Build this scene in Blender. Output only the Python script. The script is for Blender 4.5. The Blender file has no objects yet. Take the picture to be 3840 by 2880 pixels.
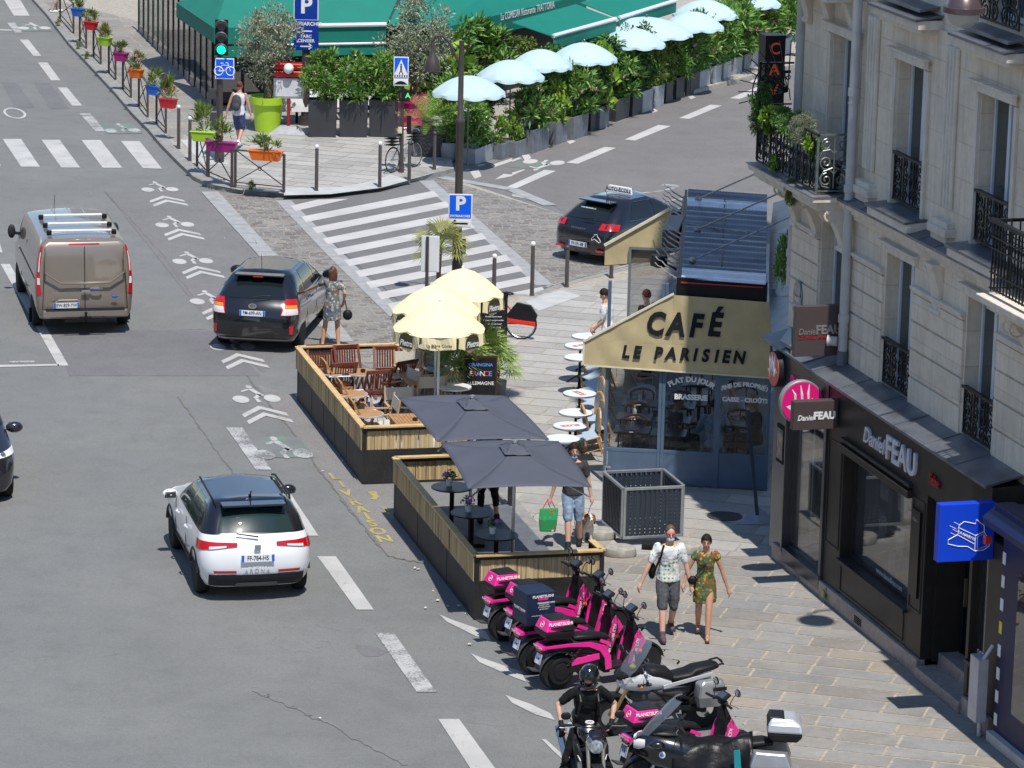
# street scene: camera, sky and sun first, then ground, buildings, cafe, cars, motorcycles, people, plants, street furniture
import bpy,bmesh,math,random
import numpy as np
from mathutils import Vector,Matrix
rnd=random.Random(7)
PI=math.pi
F_PX,PITCH,ROLL,CAM_H=13950.0,.23136,-.023725,16.6
fwd=Vector((0,math.cos(PITCH),-math.sin(PITCH)));right=Vector((1,0,0));down=fwd.cross(right)
cr,sr=math.cos(ROLL),math.sin(ROLL)
RX=cr*right+sr*down;RY=-sr*right+cr*down
CAM=Vector((0,0,CAM_H))
cd=bpy.data.cameras.new('camera');cam=bpy.data.objects.new('camera',cd)
bpy.context.scene.collection.objects.link(cam)
cd.sensor_width=36;cd.lens=F_PX/3840*36;cd.clip_start=.5;cd.clip_end=3000
m=Matrix((RX,-RY,-fwd)).transposed().to_4x4();m.translation=CAM;cam.matrix_world=m
bpy.context.scene.camera=cam
SUN_EL,SHADOW_AZ=math.radians(65.3),math.radians(15.75)
world=bpy.data.worlds.new('World');bpy.context.scene.world=world;world.use_nodes=True
wt=world.node_tree;bg=wt.nodes['Background']
sky=wt.nodes.new('ShaderNodeTexSky');sky.sky_type='NISHITA';sky.sun_disc=False
sky.sun_elevation=SUN_EL;sky.sun_rotation=PI-SHADOW_AZ;sky.air_density=1.0;sky.dust_density=0;sky.ozone_density=2.5
wt.links.new(sky.outputs[0],bg.inputs[0]);bg.inputs[1].default_value=.13
sl=bpy.data.lights.new('sun','SUN');sl.energy=3.9;sl.angle=math.radians(.53);sl.color=(1,.955,.89)
so=bpy.data.objects.new('sun',sl);bpy.context.scene.collection.objects.link(so)
sdir=Vector((-math.sin(SHADOW_AZ)*math.cos(SUN_EL),math.cos(SHADOW_AZ)*math.cos(SUN_EL),-math.sin(SUN_EL)))
so.rotation_euler=sdir.to_track_quat('-Z','Y').to_euler();so.location=(0,0,60)
vs=bpy.context.scene.view_settings;vs.view_transform='Standard';vs.look='None';vs.exposure=.30;vs.gamma=1
QZ={1:(0,0),2:(960,0),3:(1920,0),4:(2880,0),5:(0,720),6:(960,720),7:(1920,720),8:(2880,720),9:(0,1440),10:(960,1440),11:(1920,1440),12:(2880,1440),13:(0,2160),14:(960,2160),15:(1920,2160),16:(2880,2160)}
def q(n,x,y):return(QZ[n][0]+x/2.304,QZ[n][1]+y/2.304)
def ray(p):return RX*((p[0]-1920)/F_PX)+RY*((p[1]-1440)/F_PX)+fwd
def G(p,z=0.0):
 d=ray(p);return CAM+d*((z-CAM_H)/d.z)
def g(n,x,y,z=0.0):return G(q(n,x,y),z)
def proj(P):
 v=Vector(P)-CAM;w=v.dot(fwd);return(1920+F_PX*v.dot(RX)/w,1440+F_PX*v.dot(RY)/w)
def hz(b,n,x,y):
 0
 py=q(n,x,y)[1];lo,hi=-2.,30.
 for _ in range(40):
  mm=(lo+hi)/2
  if proj((b[0],b[1],mm))[1]>py:lo=mm
  else:hi=mm
 return lo
MATS={}
def srgb(h):
 if isinstance(h,str):
  v=[int(h[i:i+2],16)/255 for i in(0,2,4)]
  return tuple(((c+.055)/1.055)**2.4 if c>.04045 else c/12.92 for c in v)
 return h
def mat(name,col,rough=.6,metal=0.,var=.12,scale=6.,bump=.0,bscale=60.,coat=0.,spec=None,alpha=None,trans=0.,emit=0.,var2=None,coord='Object'):
 if name in MATS:return MATS[name]
 m=bpy.data.materials.new(name);m.use_nodes=True;MATS[name]=m
 nt=m.node_tree;b=nt.nodes['Principled BSDF'];c=srgb(col)
 b.inputs['Roughness'].default_value=rough;b.inputs['Metallic'].default_value=metal
 if max(c)<.04 and rough>.3:b.inputs['Specular IOR Level'].default_value=.22
 if coat:b.inputs['Coat Weight'].default_value=coat;b.inputs['Coat Roughness'].default_value=.04
 if spec is not None:b.inputs['Specular IOR Level'].default_value=spec
 if trans:b.inputs['Transmission Weight'].default_value=trans
 if alpha is not None:b.inputs['Alpha'].default_value=alpha
 if emit:b.inputs['Emission Color'].default_value=(*c,1);b.inputs['Emission Strength'].default_value=emit
 if var>0:
  tc=nt.nodes.new('ShaderNodeTexCoord');nz=nt.nodes.new('ShaderNodeTexNoise');nz.inputs['Scale'].default_value=scale;nz.inputs['Detail'].default_value=5
  nt.links.new(tc.outputs[coord],nz.inputs['Vector'])
  rp=nt.nodes.new('ShaderNodeValToRGB');rp.color_ramp.elements[0].position=.3;rp.color_ramp.elements[1].position=.7
  c2=srgb(var2)if var2 else tuple(min(1,x*(1+var))for x in c)
  rp.color_ramp.elements[0].color=(*[x*(1-var)for x in c],1)if not var2 else(*c,1);rp.color_ramp.elements[1].color=(*c2,1)
  nt.links.new(nz.outputs['Fac'],rp.inputs[0]);nt.links.new(rp.outputs[0],b.inputs['Base Color'])
 else:b.inputs['Base Color'].default_value=(*c,1)
 if bump:
  tc=nt.nodes.new('ShaderNodeTexCoord');nb=nt.nodes.new('ShaderNodeTexNoise');nb.inputs['Scale'].default_value=bscale;nb.inputs['Detail'].default_value=6
  nt.links.new(tc.outputs[coord],nb.inputs['Vector'])
  bp=nt.nodes.new('ShaderNodeBump');bp.inputs['Strength'].default_value=bump;bp.inputs['Distance'].default_value=.02
  nt.links.new(nb.outputs['Fac'],bp.inputs['Height']);nt.links.new(bp.outputs[0],b.inputs['Normal'])
 return m
def glass(name,col=(.75,.85,.85),alpha=.35,rough=.02,spec=1.0):
 0
 if name in MATS:return MATS[name]
 m=bpy.data.materials.new(name);m.use_nodes=True;MATS[name]=m
 nt=m.node_tree;b=nt.nodes['Principled BSDF']
 b.inputs['Base Color'].default_value=(*col,1);b.inputs['Roughness'].default_value=rough;b.inputs['Specular IOR Level'].default_value=spec*(.6 if 'cafe' in name else 1);b.inputs['Alpha'].default_value=alpha
 b.inputs['IOR'].default_value=2.5 if 'shop' in name else 1.45
 return m
class N:
 0
 def __init__(s,name):
  s.m=bpy.data.materials.new(name);s.m.use_nodes=True;MATS[name]=s.m;s.t=s.m.node_tree;s.b=s.t.nodes['Principled BSDF']
 def n(s,typ,**k):
  x=s.t.nodes.new('ShaderNode'+typ)
  for a,v in k.items():
   if a in x.inputs.keys():x.inputs[a].default_value=v
   else:setattr(x,a,v)
  return x
 def l(s,a,b):s.t.links.new(a,b)
 def noise(s,scale,detail=4,rough=.5,vec=None,co='Object'):
  x=s.n('TexNoise');x.inputs['Scale'].default_value=scale;x.inputs['Detail'].default_value=detail;x.inputs['Roughness'].default_value=rough
  if vec is None:
   if not hasattr(s,'tc'):s.tc=s.n('TexCoord')
   vec=s.tc.outputs[co]
  s.l(vec,x.inputs['Vector']);return x.outputs['Fac']
 def ramp(s,fac,stops):
  r=s.n('ValToRGB');e=r.color_ramp.elements
  while len(e)<len(stops):e.new(.5)
  for i,(p,c)in enumerate(stops):e[i].position=p;c=srgb(c)if isinstance(c,str)else((c,)*3 if isinstance(c,(int,float))else c);e[i].color=(*c,1)
  s.l(fac,r.inputs[0]);return r.outputs[0]
 def mix(s,a,b,fac,mode='MIX'):
  x=s.n('Mix',data_type='RGBA',blend_type=mode)
  for v,i in((fac,0),(a,6),(b,7)):
   if hasattr(v,'links'):s.l(v,x.inputs[i])
   else:x.inputs[i].default_value=v if i==0 else((*srgb(v),1)if isinstance(v,str)else(*((v,)*3 if isinstance(v,(int,float))else v),1))
  return x.outputs[2]
 def math(s,op,a,b=0.):
  x=s.n('Math',operation=op)
  for i,v in enumerate((a,b)):
   if hasattr(v,'links'):s.l(v,x.inputs[i])
   else:x.inputs[i].default_value=v
  return x.outputs[0]
 def bump(s,h,st=.3,d=.01):
  x=s.n('Bump');x.inputs['Strength'].default_value=st;x.inputs['Distance'].default_value=d;s.l(h,x.inputs['Height']);s.l(x.outputs[0],s.b.inputs['Normal'])
COL=bpy.context.scene.collection
class MB:
 def __init__(s):s.v=[];s.f=[];s.mi=[];s.M=None;s.cur=0
 def add(s,vs,fs,mi=None):
  o=len(s.v);
  if s.M is not None:vs=[s.M@Vector(v)for v in vs]
  s.v+=[tuple(v)for v in vs];s.f+=[tuple(i+o for i in f)for f in fs];s.mi+=[s.cur if mi is None else mi]*len(fs);return s
 def box(s,c,d,rz=0.,M=None,mi=None):
  x,y,z=d[0]/2,d[1]/2,d[2]/2
  vs=[Vector((a*x,b*y,e*z))for a,b,e in((-1,-1,-1),(1,-1,-1),(1,1,-1),(-1,1,-1),(-1,-1,1),(1,-1,1),(1,1,1),(-1,1,1))]
  R=M if M is not None else Matrix.Rotation(rz,3,'Z')
  return s.add([R@v+Vector(c)for v in vs],[(0,3,2,1),(4,5,6,7),(0,1,5,4),(1,2,6,5),(2,3,7,6),(3,0,4,7)],mi)
 def bar(s,a,b,w,h=None,mi=None,up=(0,0,1)):
  a,b=Vector(a),Vector(b);h=h or w;d=b-a;L=d.length
  if L<1e-6:return s
  z=d/L;u=Vector(up)
  if abs(z.dot(u))>.99:u=Vector((1,0,0))
  x=u.cross(z).normalized();y=z.cross(x)
  vs=[]
  for p in(a,b):vs+=[p+x*(i*w/2)+y*(j*h/2)for i,j in((-1,-1),(1,-1),(1,1),(-1,1))]
  return s.add(vs,[(0,3,2,1),(4,5,6,7),(0,1,5,4),(1,2,6,5),(2,3,7,6),(3,0,4,7)],mi)
 def tube(s,pts,r,n=8,mi=None,cap=True,closed=False):
  pts=[Vector(p)for p in pts];k=len(pts);rs=r if isinstance(r,(list,tuple))else[r]*k
  vs=[];prev=None
  for i,p in enumerate(pts):
   if closed:t=pts[(i+1)%k]-pts[i-1]
   else:t=pts[min(i+1,k-1)]-pts[max(i-1,0)]
   t.normalize()
   if prev is None:
    u=Vector((0,0,1))if abs(t.z)<.9 else Vector((1,0,0));x=u.cross(t).normalized()
   else:
    x=prev-t*prev.dot(t)
    x=x.normalized()if x.length>1e-6 else Vector((1,0,0))
   prev=x;y=t.cross(x)
   vs+=[p+(x*math.cos(2*PI*j/n)+y*math.sin(2*PI*j/n))*rs[i]for j in range(n)]
  fs=[]
  for i in range(k if closed else k-1):
   for j in range(n):
    a,b=i*n,((i+1)%k)*n;fs.append((a+j,a+(j+1)%n,b+(j+1)%n,b+j))
  if cap and not closed:fs+=[tuple(reversed(range(n))),tuple((k-1)*n+j for j in range(n))]
  return s.add(vs,fs,mi)
 def cyl(s,a,b,r,r2=None,n=16,mi=None):return s.tube([a,b],[r,r if r2 is None else r2],n,mi)
 def lathe(s,prof,c=(0,0,0),n=24,axis='Z',mi=None,sc=(1,1)):
  vs=[]
  for r,z in prof:
   for j in range(n):
    a=2*PI*j/n;p=Vector((r*math.cos(a)*sc[0],r*math.sin(a)*sc[1],z))
    if axis=='X':p=Vector((p.z,p.x,p.y))
    elif axis=='Y':p=Vector((p.x,p.z,p.y))
    vs.append(p+Vector(c))
  fs=[];k=len(prof)
  for i in range(k-1):
   for j in range(n):fs.append((i*n+j,i*n+(j+1)%n,(i+1)*n+(j+1)%n,(i+1)*n+j))
  if prof[0][0]>1e-4:fs.append(tuple(reversed(range(n))))
  if prof[-1][0]>1e-4:fs.append(tuple((k-1)*n+j for j in range(n)))
  return s.add(vs,fs,mi)
 def torus(s,c,R,r,axis='Y',n=28,m=8,mi=None,sy=1.):
  pts=[]
  for i in range(n):
   a=2*PI*i/n;p=(R*math.cos(a),R*math.sin(a)*sy)
   pts.append(Vector({'Z':(p[0],p[1],0),'Y':(p[0],0,p[1]),'X':(0,p[0],p[1])}[axis])+Vector(c))
  return s.tube(pts,r,m,mi,closed=True)
 def ell(s,c,r,n=16,m=10,mi=None,M=None):
  vs=[];fs=[]
  R=M or Matrix.Identity(3)
  for i in range(m+1):
   t=PI*i/m
   for j in range(n):a=2*PI*j/n;vs.append(R@Vector((r[0]*math.sin(t)*math.cos(a),r[1]*math.sin(t)*math.sin(a),r[2]*math.cos(t)))+Vector(c))
  for i in range(m):
   for j in range(n):fs.append((i*n+j,(i+1)*n+j,(i+1)*n+(j+1)%n,i*n+(j+1)%n))
  return s.add(vs,fs,mi)
 def poly(s,pts,mi=None):return s.add(pts,[tuple(range(len(pts)))],mi)
 def prism(s,pts,vec,mi=None):
  0
  pts=[Vector(p)for p in pts];k=len(pts);v=Vector(vec)
  return s.add(pts+[p+v for p in pts],[tuple(range(k)),tuple(reversed(range(k,2*k)))]+[(i,i+k,(i+1)%k+k,(i+1)%k)for i in range(k)],mi)
 def loft(s,rings,closed=True,cap=True,mi=None):
  k=len(rings[0]);vs=[p for r in rings for p in r];fs=[]
  for i in range(len(rings)-1):
   for j in range(k if closed else k-1):fs.append((i*k+j,i*k+(j+1)%k,(i+1)*k+(j+1)%k,(i+1)*k+j))
  if cap:fs+=[tuple(reversed(range(k))),tuple((len(rings)-1)*k+j for j in range(k))]
  return s.add(vs,fs,mi)
 def mesh(s,name,mats,smooth=False):
  me=bpy.data.meshes.new(name);me.from_pydata(s.v,[],s.f)
  if not isinstance(mats,(list,tuple)):mats=[mats]
  for m_ in mats:me.materials.append(m_)
  if len(mats)>1:me.polygons.foreach_set('material_index',s.mi)
  bm=bmesh.new();bm.from_mesh(me);bmesh.ops.recalc_face_normals(bm,faces=bm.faces[:])if len(bm.faces)<30000 else None;bm.to_mesh(me);bm.free()
  if smooth:
   me.polygons.foreach_set('use_smooth',[True]*len(me.polygons))
   try:me.set_sharp_from_angle(angle=math.radians(38 if smooth is True else smooth))
   except Exception:pass
  return me
 def build(s,name,mats,parent=None,smooth=False,bevel=0.,subsurf=0,label=None):
  me=s.mesh(name,mats,smooth);o=bpy.data.objects.new(name,me);COL.objects.link(o)
  if parent is not None:o.parent=parent
  if bevel:b=o.modifiers.new('bevel','BEVEL');b.width=bevel;b.segments=2;b.limit_method='ANGLE'
  if subsurf:b=o.modifiers.new('sub','SUBSURF');b.levels=b.render_levels=subsurf
  if label:o['label']=label
  return o
def tag(o,label,cat,group=None,kind=None):
 o['label']=label;o['category']=cat
 if group:o['group']=group
 if kind:o['kind']=kind
 return o
def thing(name,label,cat,loc=(0,0,0),rz=0.,group=None):
 o=bpy.data.objects.new(name,None);COL.objects.link(o);o.location=loc;o.rotation_euler=(0,0,rz);o.empty_display_size=.2
 return tag(o,label,cat,group)
def struct(name,mb,mats,smooth=False):
 o=mb.build(name,mats,None,smooth);o['kind']='structure';return o
def kids(o):return[c for c in bpy.data.objects if c.parent==o]
CH={}
def dup(root,loc=None,rz=None,label=None,group=None,scale=None):
 def cp(o,par):
  c=o.copy();COL.objects.link(c)
  if par is not None:c.parent=par
  for ch in list(o.children):cp(ch,c)
  return c
 r=cp(root,None)
 if loc is not None:r.location=loc
 if rz is not None:r.rotation_euler=(0,0,rz)
 if scale is not None:r.scale=(scale,)*3 if isinstance(scale,(int,float))else scale
 if label:r['label']=label
 if group:r['group']=group
 return r
def text(s,mat_,parent=None,M=None,size=.2,ext=.004,align='CENTER',name='lettering',bold=.0,shear=0.,sx=1.,space=1.,label=None,arc=None):
 0
 cu=bpy.data.curves.new('txt','FONT');cu.body=s;cu.size=size;cu.extrude=ext;cu.align_x=align;cu.align_y='CENTER';cu.offset=bold;cu.shear=shear;cu.space_character=space;cu.resolution_u=3
 to=bpy.data.objects.new('txt',cu);COL.objects.link(to);bpy.context.view_layer.update()
 me=bpy.data.meshes.new_from_object(to.evaluated_get(bpy.context.evaluated_depsgraph_get()));bpy.data.objects.remove(to);bpy.data.curves.remove(cu)
 T=Matrix.Rotation(PI/2,4,'X')@Matrix.Diagonal((sx,1,1,1))
 if arc:
  for v in me.vertices:
   a=v.co.x/arc;rr=arc+v.co.y;v.co.x=rr*math.sin(a);v.co.y=rr*math.cos(a)-arc
 me.transform((M or Matrix.Identity(4))@T);me.materials.clear();me.materials.append(mat_);me.name=name
 o=bpy.data.objects.new(name,me);COL.objects.link(o)
 if parent is not None:o.parent=parent
 if label:o['label']=label
 return o
def TM(loc,rz=0.,tilt=0.):return Matrix.Translation(loc)@Matrix.Rotation(rz,4,'Z')@Matrix.Rotation(tilt,4,'X')
def clip_poly(P,Cp):
 0
 out=P
 for i in range(len(Cp)):
  a,b=Cp[i],Cp[(i+1)%len(Cp)];inp=out;out=[]
  if not inp:break
  side=lambda p:(b[0]-a[0])*(p[1]-a[1])-(b[1]-a[1])*(p[0]-a[0])
  for j in range(len(inp)):
   c,d=inp[j-1],inp[j];sc,sd=side(c),side(d)
   if sd>=0:
    if sc<0:t=sc/(sc-sd);out.append((c[0]+t*(d[0]-c[0]),c[1]+t*(d[1]-c[1])))
    out.append(d)
   elif sc>=0:t=sc/(sc-sd);out.append((c[0]+t*(d[0]-c[0]),c[1]+t*(d[1]-c[1])))
 return out
def ccw(P):
 A=sum(P[i-1][0]*P[i][1]-P[i][0]*P[i-1][1]for i in range(len(P)));return P if A>0 else P[::-1]
ROAD=math.radians(14.23);FAC=math.radians(15.55)
U=Vector((math.sin(FAC),-math.cos(FAC),0));NRM=Vector((-math.cos(FAC),-math.sin(FAC),0))
SW=.12
def asphalt_mat(name,c0,c1,worn=.0):
 s=N(name);o=s.noise(.35,3);big=s.ramp(o,[(.35,c0),(.65,c1)])
 sp=s.noise(55,2,.7);grain=s.ramp(sp,[(.30,.62),(.5,1.0),(.66,1.10),(.74,1.75)])
 c=s.mix(big,grain,1.0,'MULTIPLY')
 st=s.noise(1.6,6,.65);c=s.mix(c,s.ramp(st,[(.32,.90),(.5,1.0),(.68,1.05)]),1.0,'MULTIPLY')
 ag=s.noise(13,9,.8);c=s.mix(c,s.ramp(ag,[(.30,.84),(.5,1.0),(.70,1.14)]),1.0,'MULTIPLY')
 v=s.n('TexVoronoi',feature='DISTANCE_TO_EDGE');v.inputs['Scale'].default_value=.16
 mp=s.n('Mapping');s.l(s.tc.outputs['Object'],mp.inputs[0])
 nz=s.n('TexNoise');nz.inputs['Scale'].default_value=1.2;nz.inputs['Detail'].default_value=5;s.l(s.tc.outputs['Object'],nz.inputs['Vector'])
 ad=s.n('Mix',data_type='RGBA',blend_type='LINEAR_LIGHT');ad.inputs[0].default_value=.45;s.l(mp.outputs[0],ad.inputs[6]);s.l(nz.outputs['Color'],ad.inputs[7]);s.l(ad.outputs[2],v.inputs['Vector'])
 cf=s.math('LESS_THAN',v.outputs['Distance'],.0022);gate=s.math('GREATER_THAN',s.noise(.5,2),.60)
 c=s.mix(c,(.045,.044,.043),s.math('MULTIPLY',s.math('MULTIPLY',cf,gate),.16))
 s.l(c,s.b.inputs['Base Color']);s.b.inputs['Roughness'].default_value=.88
 s.bump(sp,.5,.006);return s.m
M_ASPH=asphalt_mat('asphalt',(.172,.175,.170),(.192,.194,.187))
M_ASPH2=asphalt_mat('side asphalt',(.168,.157,.150),(.186,.174,.166))
M_ASPH3=asphalt_mat('asphalt patch',(.152,.150,.154),(.170,.167,.170))
def paint_mat(name,col,wear):
 s=N(name);a=s.noise(26,5,.75);b_=s.noise(2.2,3)
 k=s.math('ADD',a,s.math('MULTIPLY',b_,.55));fac=s.ramp(k,[(wear-.035,0.),(wear+.05,1.)])
 c=s.mix((.195,.194,.192),col,fac)
 d=s.noise(1.1,5);c=s.mix(c,s.ramp(d,[(.3,.82),(.65,1.)]),1.,'MULTIPLY')
 s.l(c,s.b.inputs['Base Color']);s.b.inputs['Roughness'].default_value=.7;return s.m
M_PW=paint_mat('road paint',(.50,.49,.47),.62);M_PW2=paint_mat('worn road paint',(.46,.46,.45),.74)
M_PW3=paint_mat('fresh road paint',(.54,.52,.50),.50)
M_PY=paint_mat('yellow road paint',(.42,.35,.12),.68);M_PG=paint_mat('green road paint',(.14,.27,.19),.84);M_PG2=paint_mat('pale green road paint',(.14,.26,.19),.82)
def slab_mat(name,stops,dirt=.8):
 s=N(name);at=s.n('Attribute',attribute_name='tone');r=s.ramp(at.outputs['Fac'],stops)
 n1=s.noise(9,6,.7);c=s.mix(r,s.ramp(n1,[(.25,.84),(.75,1.1)]),1.,'MULTIPLY')
 n2=s.noise(.9,5,.6);c=s.mix(c,s.ramp(n2,[(.3,dirt),(.6,1.04)]),1.,'MULTIPLY')
 n3=s.noise(90,2);c=s.mix(c,s.ramp(n3,[(.35,.85),(.6,1.05)]),1.,'MULTIPLY')
 s.l(c,s.b.inputs['Base Color']);s.b.inputs['Roughness'].default_value=.75;s.bump(n1,.35,.006);return s.m
M_SLAB=slab_mat('granite slabs',[(0,(.26,.24,.215)),(.3,(.30,.28,.25)),(.55,(.275,.27,.26)),(.8,(.33,.315,.29)),(.93,(.32,.285,.235)),(1,(.34,.29,.23))])
M_SLAB2=slab_mat('pale slabs',[(0,(.34,.325,.30)),(.5,(.40,.385,.355)),(1,(.45,.43,.395))],.88)
M_SLAB3=slab_mat('cobbles',[(0,(.20,.17,.155)),(.25,(.235,.215,.20)),(.6,(.275,.265,.245)),(1,(.33,.30,.26))])
M_MORTAR=mat('mortar',(.37,.325,.26),.9,var=.25,scale=14);M_MORTAR2=mat('sand joint',(.36,.335,.29),.9,var=.25,scale=14)
M_KERB=mat('kerb granite',(.27,.265,.25),.8,var=.18,scale=5,bump=.3);M_STRIP=mat('granite strip',(.33,.33,.325),.75,var=.14,scale=4)
M_TACT=mat('tactile paving',(.46,.46,.445),.7,var=.12,scale=3)
def flat(name,pts,z,m,tri=False):
 b=MB();b.add([(p[0],p[1],z)for p in pts],[tuple(range(len(pts)))]);return struct(name,b,m)
def flats(name,polys,z,m):
 b=MB()
 for pts in polys:b.add([(p[0],p[1],z)for p in pts],[tuple(range(len(pts)))])
 return struct(name,b,m)
def slabs(name,regions,rz,row,lens,gap,z,m,seed=1,jit=.0):
 0
 R=random.Random(seed);b=MB();tones=[]
 ca,sa=math.cos(rz),math.sin(rz)
 for reg in regions:
  P=ccw([(p[0]*ca+p[1]*sa,-p[0]*sa+p[1]*ca)for p in reg])
  xs=[p[0]for p in P];ys=[p[1]for p in P];y=min(ys)
  while y<max(ys):
   h=row*R.uniform(.86,1.14);x=min(xs)-R.random()*lens[1]
   while x<max(xs):
    L=R.uniform(*lens);g_=gap*R.uniform(.6,1.5);j=lambda:R.uniform(-jit,jit)
    c=clip_poly([(x+g_+j(),y+g_+j()),(x+L-g_+j(),y+g_+j()),(x+L-g_+j(),y+h-g_+j()),(x+g_+j(),y+h-g_+j())],P)
    if len(c)>2:
     b.add([(px*ca-py*sa,px*sa+py*ca,z)for px,py in c],[tuple(range(len(c)))]);tones.append(R.random())
    x+=L
   y+=h
 me=bpy.data.meshes.new(name);me.from_pydata(b.v,[],b.f);me.materials.append(m)
 at=me.attributes.new('tone','FLOAT','FACE');at.data.foreach_set('value',tones)
 o=bpy.data.objects.new(name,me);COL.objects.link(o);o['kind']='structure';return o
flat('road',[(-400,-60),(400,-60),(400,700),(-400,700)],0,M_ASPH)
flat('side_street',[g(2,1650,1640),g(2,2000,1420),g(3,2212,560),(60,175,0),(60,96,0),G((2700,930)),G((2500,950)),g(7,490,200),g(7,320,100)],.004,M_ASPH2)
flats('road_patch',[[g(5,1130,1205),g(5,1870,1205),g(5,2250,1590),g(5,600,1590),g(5,440,1205)],[g(1,10,705),g(1,150,720),g(1,300,930),g(1,130,940)],[g(1,290,715),g(1,430,720),g(1,600,940),g(1,430,940)],[g(14,850,590),g(14,1050,620),g(14,1150,655),g(14,1060,695),g(14,950,700),g(14,880,650)]],.004,M_ASPH3)
flats('bike_lane_surface',[[g(5,910,0),g(5,1730,0),g(5,2212,560),g(6,260,1200),g(6,60,1560),g(5,1870,1205)]],.006,asphalt_mat('lane asphalt',(.172,.166,.166),(.188,.180,.178)))
flat('gutter_lane',[g(10,0,0),g(10,345,110),g(10,920,870),g(10,1180,870),g(10,1180,1190),g(10,1470,1560),g(10,1150,1490),g(10,560,760),g(10,330,430),g(10,160,230)],.0045,asphalt_mat('lane edge asphalt',(.205,.195,.188),(.222,.210,.202)))
KE=[G((1546,1312),SW),G((1600,1215),SW),G((1760,1142),SW),G((1920,1100),SW),G((1985,1106),SW),G((2085,1069),SW),G((2180,1043),SW),G((2345,1002),SW),G((2527,963),SW),G((2720,915),SW)]
kd=Vector((math.sin(math.radians(13.8)),-math.cos(math.radians(13.8)),0));K0=Vector((1.46,55.1,SW));K1=K0+kd*14+Vector((.75,0,0));Kf=K0-kd*14.4
far=Vector((14,86,SW));FB=Vector((4.6138,57.0742,SW));FE=FB+U*14+NRM*-3;FF=FB-U*2-NRM*3
edge=[Kf]+KE[:];polyg=edge+[far,FF,FE,K1]
def solid(name,pts,z,m,depth=.3):
 b=MB();b.prism([(p[0],p[1],z-.004)for p in pts],(0,0,-depth));return struct(name,b,m)
solid('pavement_bed',polyg,SW,M_MORTAR)
def inter(P1,d,y):
 t=(y-P1.y)/d.y;return P1+d*t
kl=lambda y:inter(K0,kd,y)+Vector((.18,.03,0))
slabs('pavement',[[kl(40.),kl(58.0),FF,FE]],-FAC,.47,(.55,1.35),.018,SW,M_SLAB,3,.004)
slabs('far_pavement',[[kl(58.05),kl(69),(4.8,71,0),(5.3,58.2,0)],[kl(69.05),KE[0]+Vector((.1,0,0)),KE[2],KE[4],(3.0,84.3,0),(9,86,0),(4.8,71,0)]],-FAC,.60,(.7,1.3),.012,SW+.001,M_SLAB2,4,.003)
def kerb(name,pts,w=.16,h=SW,m=M_KERB,flip=1):
 b=MB();n=len(pts)
 P=[Vector((p[0],p[1],0))for p in pts];inner=[];Q0=P[:]
 for i in range(n):
  t=(P[min(i+1,n-1)]-P[max(i-1,0)]).normalized();inner.append(P[i]+Vector((-t.y,t.x,0))*w*flip);Q0[i]=P[i]-Vector((-t.y,t.x,0))*.025*flip
 rings=[[(a.x,a.y,-.05),(a.x,a.y,h-.015),(a.x*.9+c.x*.1,a.y*.9+c.y*.1,h+.003),(c.x,c.y,h+.003),(c.x,c.y,-.05)]for a,c in zip(Q0,inner)]
 b.loft(rings,True,True);return struct(name,b,m)
kerb('kerb',[K1,K0,Kf]+KE,.2,SW,M_KERB,-1)
flat('tactile_strip',[g(7,110,945,SW),g(7,420,852,SW),g(7,600,900,SW),g(7,230,1030,SW)],SW+.006,M_TACT)
b=MB();mhc=g(11,1838,1145,SW);b.cyl((mhc.x,mhc.y,SW),(mhc.x,mhc.y,SW+.012),.30,n=32);struct('manhole_cover',b,mat('cast iron',(.09,.09,.09),.6,.6,bump=.4,bscale=30))
b=MB();mh2=G((2716,1935),SW)
RK=[g(1,275,0),g(1,410,150),g(1,480,245),g(1,600,400),g(1,750,560),g(1,870,690),g(1,1000,830),g(1,1150,1010),g(1,1290,1150),g(1,1390,1270),g(1,1545,1430),G((703,651)),G((727,676)),G((781,703)),G((838,717)),G((903,726)),G((980,734)),G((1059,738)),G((1140,737)),G((1215,733)),G((1300,725)),G((1389,715)),G((1480,699)),G((1563,680)),G((1640,662)),G((1700,645))]
RK0=RK[0]+(RK[0]-RK[1])*12
RKall=[RK0]+RK+[G((1690,600)),G((1800,560))]
solid('restaurant_pavement_bed',RKall+[(40,168,0),(40,260,0),(-30,320,0)],SW,M_MORTAR2)
kerb('restaurant_kerb',[RK0]+RK,.28,SW,M_KERB,1)
inn=lambda i,d=.28:RK[i]+Vector((d,d*.5,0))
slabs('restaurant_pavement',[[RK0+Vector((.3,0,0)),inn(0),g(3,100,-60,SW),(-30,250,0)],[inn(0),inn(3),inn(6),inn(8),inn(9,.35),g(2,600,600,SW)]],math.radians(14),.55,(.7,1.4),.02,SW,M_SLAB,6,.003)
slabs('restaurant_corner_pavement',[[inn(9,.3),inn(10),G((712,640),SW),G((730,664),SW),G((783,690),SW),G((905,713),SW),G((1060,725),SW),G((1215,720),SW),G((1300,712),SW),G((1389,702),SW),G((1480,686),SW),G((1563,667),SW),G((1660,640),SW),g(2,1680,900,SW),g(2,600,600,SW)]],math.radians(-20),.60,(.8,1.3),.014,SW+.001,M_SLAB2,8,.002)
flats('tactile_strip',[[g(2,250,1625,SW),g(2,700,1620,SW),g(2,1000,1570,SW),g(2,1160,1510,SW),g(2,1320,1560,SW),g(2,1080,1625,SW),g(2,640,1680,SW),g(2,240,1690,SW)],[g(1,1560,1215,SW),g(1,1690,1200,SW),g(1,1990,1420,SW),g(1,1760,1430,SW)]],SW+.008,M_TACT)
cob1=[g(5,1870,0),(g(6,245,60)),g(6,700,520),g(6,1200,1040),G((1560,1290)),g(6,1200,1500),g(6,700,1300),g(6,0,470)]
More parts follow.
